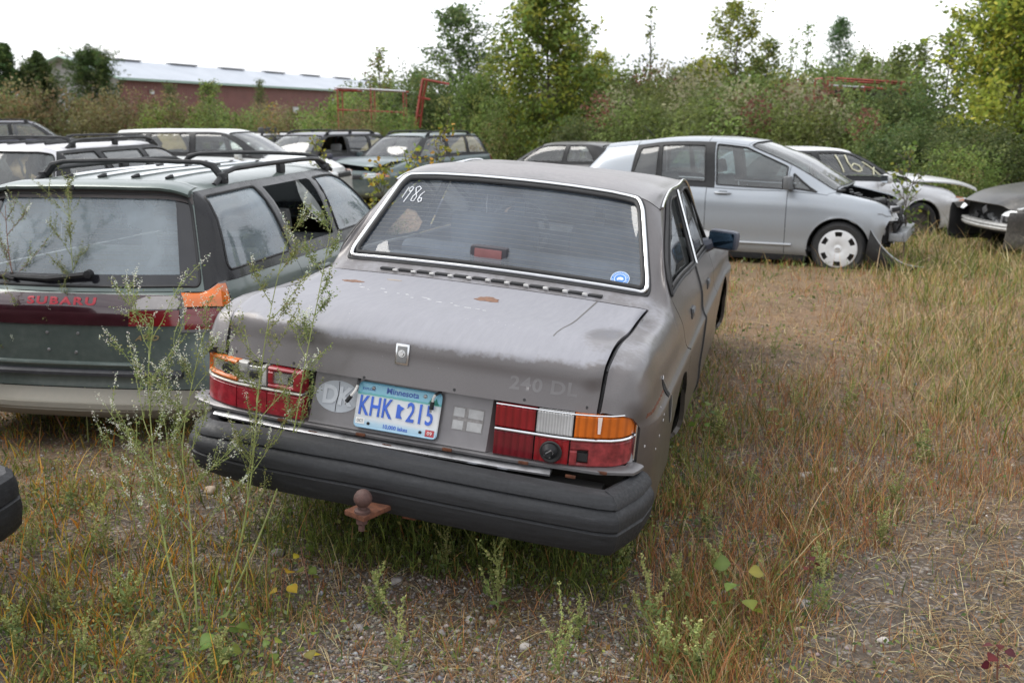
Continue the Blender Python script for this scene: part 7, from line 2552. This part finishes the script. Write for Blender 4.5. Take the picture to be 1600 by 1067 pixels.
    tree('dark_tree', 'dark green tree filling the top right corner', base(1585, 27), height(-120, 27), [(0, 1.0), (.3, 1.6), (.6, 1.6), (1, .9)], [(3, (0.063, 0.104, 0.030)), (3, (0.098, 0.148, 0.039)), (1, (0.158, 0.134, 0.045))], R(19), nl=90, lps=170, lsize=0.138, spread=.22, bare=.1)
    tree('box_elder', 'big yellow leafed tree at the right edge', base(1590, 21), height(-10, 21), [(0, .9), (.25, 1.6), (.55, 1.5), (.8, 1.2), (1, .4)], G_YEL, R(20), nl=90, lps=200, lsize=0.123, spread=.21, droop=.35, bare=.05)
    tree('box_elder', 'yellow leafed tree beyond the right edge', base(1720, 22), height(0, 22), [(0, .9), (.3, 1.6), (.6, 1.6), (1, .5)], G_YEL, R(22), nl=60, lps=140, lsize=0.131, spread=.22, droop=.35, bare=.05)
# ------------------------------------------------------------------ barn, red racks
def barn():
    near = Vector((-26.0, 68.0, 0)); dr = Vector((.28, .96, 0)).normalized(); ac = Vector((-.96, .28, 0)).normalized()
    z0 = float(ground_z(-26, 68)) - .6
    M = Matrix(((dr.x, ac.x, 0, near.x), (dr.y, ac.y, 0, near.y), (0, 0, 1, 0), (0, 0, 0, 1)))
    root = empty('barn', 'long barn with white roof and maroon wall behind the bushes', 'barn', matrix=M)
    L, W, E, Rg = 56.0, 8.0, 4.3, 5.55
    g = NT('maroon sheet wall'); v = g.coord(); s = g.sep(v)
    w = g.n('TexWave', Scale=1.05); w.bands_direction = 'X'; g.l(v, w.inputs['Vector'])
    g.set(color=g.ramp(g.noise(v, 1.2, 4), [(.3, (.105, .030, .026)), (.7, (.145, .045, .038))]), rough=.55); g.bump(w.outputs['Fac'], .5, .03)
    MB().add([(0, 0, z0), (L, 0, z0), (L, 0, E), (0, 0, E)], [(0, 1, 2, 3)]).obj('wall', g.m, root)
    MB().add([(0, W, z0), (L, W, z0), (L, W, E), (0, W, E)], [(3, 2, 1, 0)]).obj('wall', g.m, root)
    wh = plain('white sheet', (.27, .27, .275), .5, var=.05, scale=1)
    MB().add([(0, 0, z0), (0, W, z0), (0, W, E), (0, W / 2, Rg), (0, 0, E)], [(4, 3, 2, 1, 0)]).obj('gable', wh, root)
    MB().add([(L, 0, z0), (L, W, z0), (L, W, E), (L, W / 2, Rg), (L, 0, E)], [(0, 1, 2, 3, 4)]).obj('gable', wh, root)
    gr = NT('white roof sheet'); v = gr.coord(); w = gr.n('TexWave', Scale=.7); w.bands_direction = 'X'; gr.l(v, w.inputs['Vector'])
    gr.set(color=gr.ramp(gr.noise(v, .5, 4), [(.3, (.30, .33, .38)), (.7, (.36, .39, .44))]), rough=.4); gr.bump(w.outputs['Fac'], .25, .02)
    o = .7
    for s_, nm in ((0, 'roof'), (1, 'roof')):
        y0 = -.5 if s_ == 0 else W + .5
        rf = MB().add([(-o, y0, E - .16), (L + o, y0, E - .16), (L + o, W / 2, Rg + .06), (-o, W / 2, Rg + .06), (-o, y0, E - .30), (L + o, y0, E - .30), (L + o, W / 2, Rg - .1), (-o, W / 2, Rg - .1)],
                      [(0, 1, 2, 3), (7, 6, 5, 4), (0, 4, 5, 1), (0, 3, 7, 4), (1, 5, 6, 2)])
        fix_normals(rf.obj(nm, gr.m, root, smooth_angle=None))
    tg = plain('grey green trim', (.24, .34, .30), .5)
    MB().box((L / 2, -.53, E - .22), (L + 2 * o, .05, .16)).obj('gutter', tg, root)
    MB().tube([(-o - .02, -.5, E - .2), (-o - .02, W / 2, Rg), (-o - .02, W + .5, E - .2)], .10, 4).obj('verge', tg, root)
    for i in range(7):
        x = 6 + i * 7.2
        MB().box((x, W / 2, Rg + .12), (3.6, .5, .12), bev=.03).obj('ridge_vent', wh, root)
    for x, z, wd, h in ((3.4, 3.3, .5, .3), (24, 1.9, 1.1, 1.2), (31.5, 3.1, .5, .35), (39, 2.0, 1.0, 1.0), (44, 1.9, 1.6, 1.4)):
        fr = MB().box((x, -.03, z), (wd, .06, h), bev=.01).obj('window', wh, root)
        MB().box((x, -.07, z), (wd * .8, .02, h * .75)).obj('pane', plain('barn pane', (.45, .48, .50), .2), fr)
    # two thin masts beyond the roof
    for px, top in ((131, 52), (184, -30)):
        a = at_depth(px, 180, 130); b = at_depth(px - 4, top, 130)
        m = MB().tube([(0, 0, -3), (b.x - a.x, 0, b.z - a.z)], [.06, .03], 5).obj('radio_mast', plain('mast grey', (.45, .45, .47), .6), None)
        m.location = a
        tag(m, 'thin pale mast standing %s beyond the barn gable' % ('lower,' if px < 150 else 'taller,'), 'mast', 'masts beyond the barn')

def red_frames():
    red = plain('red frame paint', (.24, .036, .024), .6, var=.25, scale=5)
    pale = plain('bare rail', (.50, .50, .53), .4, metal=.5)
    Y = 32.3
    def P(px, py, y=Y): return at_depth(px, py, y)
    z0 = float(ground_z(0, Y))
    def rack(name, label, posts, rails, Y2, cat, depth=.9, extra=None):
        o = P(posts[0][0], 180, Y2)
        root = empty(name, label, cat, 'red steel racks in the thicket', loc=(o.x, Y2, z0))
        for px, py in posts:
            a = P(px, py, Y2)
            for dy in (0, depth):
                MB().box((a.x - o.x, dy, (a.z - z0) / 2), (.04, .04, a.z - z0), bev=.006).obj('post', red, root)
        for x0, y0, x1, y1, m in rails:
            a, b = P(x0, y0, Y2), P(x1, y1, Y2)
            for dy in (0, depth):
                MB().tube([(a.x - o.x, dy, a.z - z0), (b.x - o.x, dy, b.z - z0)], .026, 4).obj('rail', m if dy == 0 else red, root)
        for px, py in posts:
            a = P(px, py, Y2)
            MB().tube([(a.x - o.x, 0, a.z - z0), (a.x - o.x, depth, a.z - z0)], .028, 4).obj('cross_bar', red, root)
        return root, o
    rack('steel_rack', 'red steel rack with a pale top rail standing in the bushes', [(527, 138), (579, 139), (630, 144)], [(522, 137, 634, 143, pale), (522, 141, 560, 142, red), (527, 172, 630, 176, red)], Y, 'rack')
    # the leaning frame
    o = P(655, 195)
    root = empty('leaning_frame', 'red steel frame leaning beside the rack in the bushes', 'rack', 'red steel racks in the thicket', loc=(o.x, Y, z0))
    def bar(pts, nm, r=.035):
        q = [P(*p) for p in pts]
        MB().tube([(a.x - o.x, a.y - Y, a.z - z0) for a in q], r, 4).obj(nm, red, root)
    bar([(648, 205), (655, 160), (661, 124)], 'upright', .05); bar([(656, 200), (662, 150), (667, 125)], 'upright'); bar([(660, 124), (702, 132)], 'top_arm'); bar([(653, 152), (672, 156)], 'cross_bar'); bar([(650, 180), (658, 182)], 'cross_bar')
    r2, o2 = rack('steel_shelf', 'red steel shelf rising from the bushes at the right', [(1294, 122), (1351, 136), (1409, 129)], [(1294, 122, 1425, 130, red), (1296, 134, 1351, 137, pale), (1351, 137, 1415, 142, red)], 26.5, 'rack', 1.1)
    a, b = P(1296, 141, 26.5), P(1420, 150, 26.5)
    MB().box(((a.x + b.x) / 2 - o2.x, .55, (a.z + b.z) / 2 - z0 - .02), (b.x - a.x, 1.0, .05)).obj('shelf', plain('dark shelf', (.05, .035, .03), .8), r2)
    MB().box(((a.x + b.x) / 2 - o2.x, 1.1, (a.z + b.z) / 2 - z0 - .15), (b.x - a.x, .05, .5)).obj('back_panel', plain('dark shelf', (.05, .035, .03), .8), r2)
    rack('low_bar', 'low red bar half buried in the bushes behind the hatchback', [(1097, 156), (1148, 155)], [(1097, 155, 1160, 157, red)], 28.5, 'rack', .6)
# ------------------------------------------------------------------ plants in front
CLG = plain('clover stem', (.22, .25, .075), .6, var=.25, scale=30)
CLR_ = plain('reddish stem', (.17, .075, .045), .6, var=.3, scale=30)
def clover(label, path_px, Y0, dY, nb, rng, flowers=.5, stem=None, blen=(.12, .34), t0=.25, spike=False, thick=.0038):
    """Tall sweet clover: forked stems, small leaflets, spikes of white florets. path_px follows the main stem from the ground up."""
    b = at_ground(*path_px[0]); Y0 = b.y
    pts = [np.array((b.x, b.y, b.z - .02))]
    m = len(path_px)
    for i, (px, py) in enumerate(path_px[1:], 1):
        p = at_depth(px, py, Y0 + dY * i / (m - 1)); pts.append(np.array(p))
    o = Vector((float(b.x), float(b.y), float(b.z)))
    # smooth the main stem
    D = interp_rows(np.array(pts)[:, None, :], 5, np.zeros((m, 1), bool))[:, 0]
    D = D - np.array(o)
    root = empty('sweet_clover', label, 'weed', 'sweet clover in front of the cars', loc=o)
    n = len(D)
    sm = MB().tube(list(D), [thick * (1 - .75 * i / n) for i in range(n)], 6)
    LP = []; FP = []; 
    def spray(p, d, L, depth):
        q = branch_path(p, d, L, 6, rng, .10, .05)
        sm.tube(q, [max(.0009, thick * (.45 if depth == 0 else .28) * (1 - j / 8)) for j in range(len(q))], 4, caps=False)
        for j in range(1, len(q)):
            seg = q[j] - q[j - 1]
            for k in range(int(5 if depth else 4)):
                c = q[j - 1] + seg * rng.uniform(0, 1)
                LP.append(c + rng.normal(0, .007, 3))
        if depth == 0:
            for j in range(2, len(q)):
                if rng.uniform() < .85:
                    a = rng.uniform(0, 6.28)
                    spray(q[j], seg / np.linalg.norm(seg) * .9 + np.array((math.cos(a), math.sin(a), .35)) * .75, L * rng.uniform(.25, .42), 1)
        tip = q[-1]; dd = q[-1] - q[-2]; dd = dd / np.linalg.norm(dd)
        if rng.uniform() < flowers:
            for k in range(26):
                t = k / 26 * rng.uniform(.035, .055)
                FP.append(tip + dd * t + rng.normal(0, .0038, 3))
        else:
            for k in range(12): LP.append(tip + dd * k * .004 + rng.normal(0, .003, 3))
    for k in range(nb):
        t = t0 + (1 - t0) * (k + rng.uniform(0, .8)) / nb
        i = min(int(t * (n - 1)), n - 2)
        d0 = D[i + 1] - D[i]; d0 = d0 / np.linalg.norm(d0)
        a = k * 2.4 + rng.normal(0, .6)
        side = np.array((math.cos(a), math.sin(a) * .8, .15))
        spray(D[i], d0 * .9 + side * .85, rng.uniform(*blen) * (1.15 - .55 * t), 0)
    sm.obj('stem', stem or CLG, root, smooth_angle=None)
    if LP:
        P = np.array(LP); V, F, c = leaves(P, rng.uniform(.006, .013, len(P)), pick([(3, (.17, .21, .065)), (2, (.23, .26, .085)), (1, (.26, .24, .10)), (1, (.13, .16, .06))], len(P), .2, rng), rng, 0, .5)
        link('foliage', quick_mesh('foliage', V, None, F, LEAF, c), None, root)
    if FP:
        P = np.array(FP); V, F, c = leaves(P, rng.uniform(.0045, .0075, len(P)), pick([(3, (.62, .64, .52)), (2, (.70, .72, .62)), (1, (.40, .44, .25))], len(P), .08, rng), rng, 0, .7)
        link('blossom', quick_mesh('blossom', V, None, F, LEAF, c), None, root)
    return root

def round_leaf(parent, p, d, L, col, rng):
    """A broad pointed leaf: one mesh of its own."""
    n = 14
    d = np.array(d, float); d /= np.linalg.norm(d)
    up = np.array((0, 0, 1.0)) + rng.normal(0, .35, 3)
    s = np.cross(d, up); s /= np.linalg.norm(s); u = np.cross(s, d)
    V = []; W = [0, .30, .48, .52, .42, .22, 0]
    for j, w in enumerate(W):
        t = j / (len(W) - 1)
        c = np.array(p) + d * L * t + u * (.10 * L * math.sin(t * 3) - .12 * L * t * t)
        V += [c - s * w * L + u * w * L * .18, c, c + s * w * L + u * w * L * .18]
    F = []
    for j in range(len(W) - 1):
        for q in (0, 1):
            a = j * 3 + q
            F.append((a, a + 1, a + 4, a + 3))
    colv = np.tile(np.array(col) * (1 + rng.normal(0, .08)), (len(V), 1))
    colv[1::3] *= 1.25
    return link('leaf', quick_mesh('leaf', np.array(V), np.array(F), None, LEAF, colv, True), None, parent)

def seedling(label, px, py, H, nleaf, L, rng, pal, name='poplar_seedling', group='poplar seedlings in the gravel', Y=None):
    b = at_ground(px, py)
    b.z = float(gz(b.x, b.y))
    root = empty(name, label, 'seedling', group, loc=b)
    q = branch_path((0, 0, -.02), (rng.normal(0, .12), rng.normal(0, .12), 1), H, 6, rng, .10, .05)
    MB().tube(q, [.0035 * (1 - j / 9) for j in range(len(q))], 5).obj('stem', CLR_, root, smooth_angle=None)
    for k in range(nleaf):
        t = .35 + .65 * k / max(1, nleaf - 1)
        i = min(int(t * 6), 5); p = q[i] + (q[i + 1] - q[i]) * (t * 6 - i)
        a = k * 2.4 + rng.uniform(0, 1)
        d = np.array((math.cos(a), math.sin(a), rng.uniform(-.1, .5)))
        e = p + d * L * .5
        MB().tube([p, (p + e) / 2 + np.array((0, 0, .004)), e], .0011, 4).obj('leaf_stalk', CLR_, root, smooth_angle=None)
        round_leaf(root, e, d * np.array((1, 1, .3)) + np.array((0, 0, -.25)), L * rng.uniform(.75, 1.15), pick(pal, 1, .1, rng)[0], rng)
    return root

def ragweed_proto(rng, H):
    """A branching weed with upright spikes of pale green buds."""
    st = MB(); LP = []; SP = []
    q = branch_path((0, 0, -.02), (rng.normal(0, .1), rng.normal(0, .1), 1), H, 6, rng, .06, .05)
    tips = [(q, 0)]
    st.tube(q, [.0026 * (1 - j / 9) for j in range(7)], 4, caps=False)
    for k in range(7):
        i = 1 + k % 5
        a = k * 2.4
        b = branch_path(q[i], (math.cos(a) * .7, math.sin(a) * .7, 1), H * rng.uniform(.3, .55), 4, rng, .06, .1)
        st.tube(b, [.0014, .0012, .001, .0008, .0006], 4, caps=False)
        tips.append((b, 1))
    for b, _ in tips:
        for j in range(len(b) // 2, len(b)):
            for k in range(16):
                t = rng.uniform(0, 1); c = b[j - 1] + (b[j] - b[j - 1]) * t
                SP.append(c + rng.normal(0, .0035, 3))
    for k in range(60):
        i = int(rng.integers(0, 4)); a = rng.uniform(0, 6.28); r = rng.uniform(.01, .06)
        LP.append(q[i] + np.array((math.cos(a) * r, math.sin(a) * r, rng.uniform(-.01, .03))))
    V, F, c = leaves(np.array(SP), rng.uniform(.006, .011, len(SP)), pick([(3, (.32, .34, .12)), (2, (.40, .39, .16)), (1, (.24, .27, .09))], len(SP), .12, rng), rng, 0, .7)
    V2, F2, c2 = leaves(np.array(LP), rng.uniform(.018, .034, len(LP)), pick([(3, (.12, .17, .05)), (2, (.18, .22, .07))], len(LP), .2, rng), rng, 0, .3)
    sm = bpy.data.meshes.new('stem'); sm.from_pydata(st.v, [], st.f); sm.materials.append(CLG)
    return sm, quick_mesh('bud_spike', V, None, F, LEAF, c), quick_mesh('foliage', V2, None, F2, LEAF, c2)

def front_plants():
    R = lambda s: np.random.default_rng(s)
    clover('tall sweet clover leaning across the left tail lamp of the grey saloon', [(342, 955), (375, 850), (393, 740), (404, 610), (420, 500), (446, 380)], 0, .10, 15, R(1), .35)
    clover('slim sweet clover stem right of the tall one, before the tail lamp', [(350, 950), (420, 800), (455, 690), (478, 560), (500, 450), (520, 340)], 0, .35, 10, R(2), .1, blen=(.08, .22), t0=.4, thick=.0036)
    clover('white flowering sweet clover in front of the estate bumper', [(300, 1000), (268, 900), (250, 800), (238, 690), (232, 580), (240, 500)], 0, .35, 18, R(3), .85, blen=(.14, .36))
    clover('second white flowering sweet clover beside it, standing straighter', [(310, 992), (302, 880), (296, 800), (285, 700), (300, 600), (318, 520)], 0, .30, 12, R(4), .8, blen=(.10, .28))
    clover('thin seeding sweet clover before the estate tailgate', [(138, 690), (132, 600), (124, 500), (112, 400), (106, 300)], 0, .05, 14, R(5), .06, blen=(.10, .30), t0=.3, thick=.0042)
    clover('red stemmed sweet clover slanting over the estate bumper at the far left', [(110, 690), (70, 610), (45, 540), (28, 470), (12, 380), (8, 320)], 0, .10, 14, R(6), .25, CLR_, blen=(.12, .32), thick=.0046)
    clover('dry sweet clover stalk between estate and saloon roof', [(470, 560), (462, 480), (470, 400), (500, 330), (515, 285)], 0, .2, 10, R(7), .15, blen=(.12, .30), thick=.0036) if False else None
    yel = [(3, (.13, .17, .035)), (2, (.20, .20, .04)), (2, (.36, .26, .03)), (1, (.10, .14, .03))]
    grn = [(3, (.11, .16, .035)), (2, (.15, .19, .045)), (1, (.25, .25, .05))]
    for i, (px, py, H, n, L, pal, lab) in enumerate([
            (338, 1040, .13, 7, .038, grn, 'seedling with a big round leaf at the foot of the white flowering clover'), (440, 960, .16, 5, .026, yel, 'red stemmed seedling with yellowing leaves right of the clovers'), (482, 930, .15, 6, .024, yel, 'seedling with bright yellow leaves left of the tow ball'),
            (412, 1050, .10, 5, .022, grn, 'small green seedling at the bottom left'), (478, 1040, .09, 4, .024, yel, 'tiny seedling with one yellow leaf at the bottom'), (1160, 985, .20, 7, .046, grn, 'seedling with large pale round leaves right of the bumper'),
            (1215, 700, .20, 8, .034, grn, 'leafy seedling beside the right flank of the saloon'), (1185, 640, .2, 6, .03, grn, 'smaller seedling further along the right flank'), (1085, 690, .2, 8, .035, grn, 'seedling growing against the bumper end'), (1300, 560, .15, 6, .03, yel, 'yellow tinged seedling by the bare track')]):
        seedling(lab, px, py, H * 1.2, n, L * (1.45 if i < 5 else 1.15), R(30 + i), pal)
    # dark red leaved plants
    rp = [(3, (.085, .018, .024)), (1, (.13, .03, .03))]
    seedling('dark red leaved weed leaning right of the large leaved seedling', 1255, 925, .20, 9, .026, R(50), rp, 'red_weed', 'dark red weeds')
    seedling('dark red weed in the bottom right corner', 1560, 1060, .16, 8, .03, R(51), rp, 'red_weed', 'dark red weeds')
    # ragweed
    pro = [ragweed_proto(R(60 + k), h) for k, h in enumerate((.17, .24, .14))]
    rng = R(70)
    spots = [(905, 1000, 'in open gravel below the right half of the bumper'), (870, 1050, 'at the bottom edge below the bumper'), (1130, 900, 'left of the seedling with large round leaves'), (1062, 930, 'between bumper corner and the large leaved seedling'), (1285, 955, 'by the tan stone right of the dark red weed'), (1290, 900, 'where the dry grass meets the bare dirt'), (1110, 830, 'touching the right end of the bumper'), (700, 900, 'right of the tow ball at the shadow edge'), (985, 885, 'under the right bumper corner'), (590, 965, 'in the gravel straight below the tow ball'), (625, 1052, 'at the bottom edge left of the middle'),
             (1045, 1035, 'tall clump of three near the bottom middle, its left plant'), (1090, 1060, 'tall clump of three near the bottom middle, its lowest plant'), (1010, 1000, 'tall clump of three near the bottom middle, its upper plant'), (1180, 760, 'below the leafy seedling at the right flank'), (1120, 690, 'against the rear wheel arch of the saloon'), (1240, 640, 'in the trodden grass beside the front door'), (1400, 780, 'alone in the reddish dry grass'), (1370, 850, 'at the upper rim of the bare dirt'), (60, 870, 'in front of the black bumper corner'), (95, 965, 'low at the left, below the black bumper corner'),
             (120, 800, 'between the black bumper corner and the clovers'), (165, 870, 'left of the white flowering clover, upper one'), (195, 960, 'left of the white flowering clover, lower one'), (20, 1020, 'in the bottom left corner'), (130, 1045, 'second from the bottom left corner'), (215, 1062, 'third from the bottom left corner'), (355, 1064, 'at the bottom edge under the big leaved seedling'), (1205, 560, 'at the lower rim of the bare track'), (1320, 640, 'at the foot of the tall tan grass'), (1440, 720, 'farthest right in the dry grass'), (770, 960, 'in the gravel left of the middle of the bumper')]
    for i, (px, py, where) in enumerate(spots):
        b = at_ground(px + rng.uniform(-8, 8), py); b.z = float(gz(b.x, b.y))
        sm, bs, fo = pro[i % 3]
        r = empty('ragweed', 'ragweed with pale green spikes ' + where, 'weed', 'ragweed in the foreground', loc=b)
        r.rotation_euler = (0, 0, rng.uniform(0, 6.28)); s = rng.uniform(.75, 1.3); r.scale = (s, s, s)
        for nm, me in (('stem', sm), ('bud_spike', bs), ('foliage', fo)): link(nm, me, None, r)
    # poplar saplings among the parked cars
    sy = [(3, (.20, .22, .035)), (2, (.30, .27, .035)), (2, (.13, .17, .035)), (1, (.42, .25, .03))]
    for px, top, Y, s, lab in ((600, 262, 9.6, 80, 'yellowing poplar sapling in the gap between the estate and the saloon'), (688, 206, 10.5, 81, 'taller poplar sapling with yellow and orange leaves before the teal estate'), (640, 250, 10.2, 82, 'poplar sapling low between the two others'), (492, 225, 16, 83, 'poplar sapling beside the dark navy estate'), (425, 165, 27, 84, 'thin poplar sapling before the bushes by the tyre on the roof'), (1168, 232, 11.6, 85, 'thin poplar sapling at the wing of the hatchback')):
        p = at_depth(px, top, Y); b = Vector((p.x, Y, float(ground_z(p.x, Y))))
        if s == 85: b = Vector((at_depth(1418, 330, 11.8).x, 11.8, float(ground_z(4.6, 11.8)))); p = at_depth(1420, 235, 11.8)
        H = p.z - b.z
        tree('poplar_sapling', lab if s != 85 else 'thin poplar sapling by the smashed nose of the hatchback', b, H, [(0, .1), (.35, .34), (.7, .26), (1, .07)], sy if s != 85 else grn, R(s), nl=22, lps=15, lsize=.055, spread=.07, sub=2, trunk_r=.009, group='poplar saplings among the cars', cat='sapling', aspect=.85, bare=.18)
    # stones one can pick out
    rng = R(90)
    sp = [(1260, 742, .035, 'beside the saloon in the dry grass, left of a pair'), (1302, 735, .03, 'beside the saloon in the dry grass, right of a pair'), (1255, 945, .035, 'at the foot of the dark red weed'), (1130, 925, .02, 'under the large leaved seedling'), (330, 770, .035, 'behind the clovers under the bumper end'), (435, 870, .03, 'right of the tall clover stems'), (355, 930, .02, 'at the root of the tall clover'), (410, 770, .022, 'under the left half of the bumper'), (620, 915, .025, 'in the gravel below the tow ball'), (735, 970, .022, 'in mid gravel, left of a pair'),
          (768, 972, .018, 'in mid gravel, right of a pair'), (690, 990, .02, 'in the gravel just below the pair'), (1380, 1000, .02, 'on the bare dirt at the lower right'), (1245, 985, .018, 'on the dirt edge below the dark red weed'), (560, 985, .02, 'in the gravel left of the middle'), (820, 1010, .02, 'in the gravel right of the middle'), (480, 1030, .016, 'by the tiny one leaved seedling'), (950, 1020, .018, 'in the gravel beside the tall ragweed clump')]
    for i, (px, py, r, where) in enumerate(sp):
        b = at_ground(px, py); b.z = float(gz(b.x, b.y))
        bm = bmesh.new(); bmesh.ops.create_icosphere(bm, subdivisions=2, radius=1)
        for v in bm.verts:
            k = 1 + .22 * math.sin(v.co.x * 3 + i) * math.cos(v.co.y * 4 + i * 2) + rng.uniform(-.06, .06)
            v.co = Vector((v.co.x * r * k, v.co.y * r * k * .8, v.co.z * r * k * .6))
        me = bpy.data.meshes.new('stone'); bm.to_mesh(me); bm.free()
        me.materials.append(plain(('pale stone', 'tan stone', 'grey stone')[i % 3], ((.40, .37, .34), (.34, .27, .20), (.25, .23, .22))[i % 3], .9, var=.2, scale=40, bump=.4))
        me.shade_smooth()
        o = link('stone', me); o.location = (b.x, b.y, b.z + r * .25); o.rotation_euler = (0, 0, i * 1.3)
        tag(o, ('pale', 'tan', 'grey')[i % 3] + ' stone lying ' + where, 'stone', 'stones on the ground')
# ------------------------------------------------------------------ build
build_ground()
barn()
build_sedan()
green_estate()
yard_cars()
hatchback()
red_frames()
thicket()
tall_trees()
ground_growth()
front_plants()
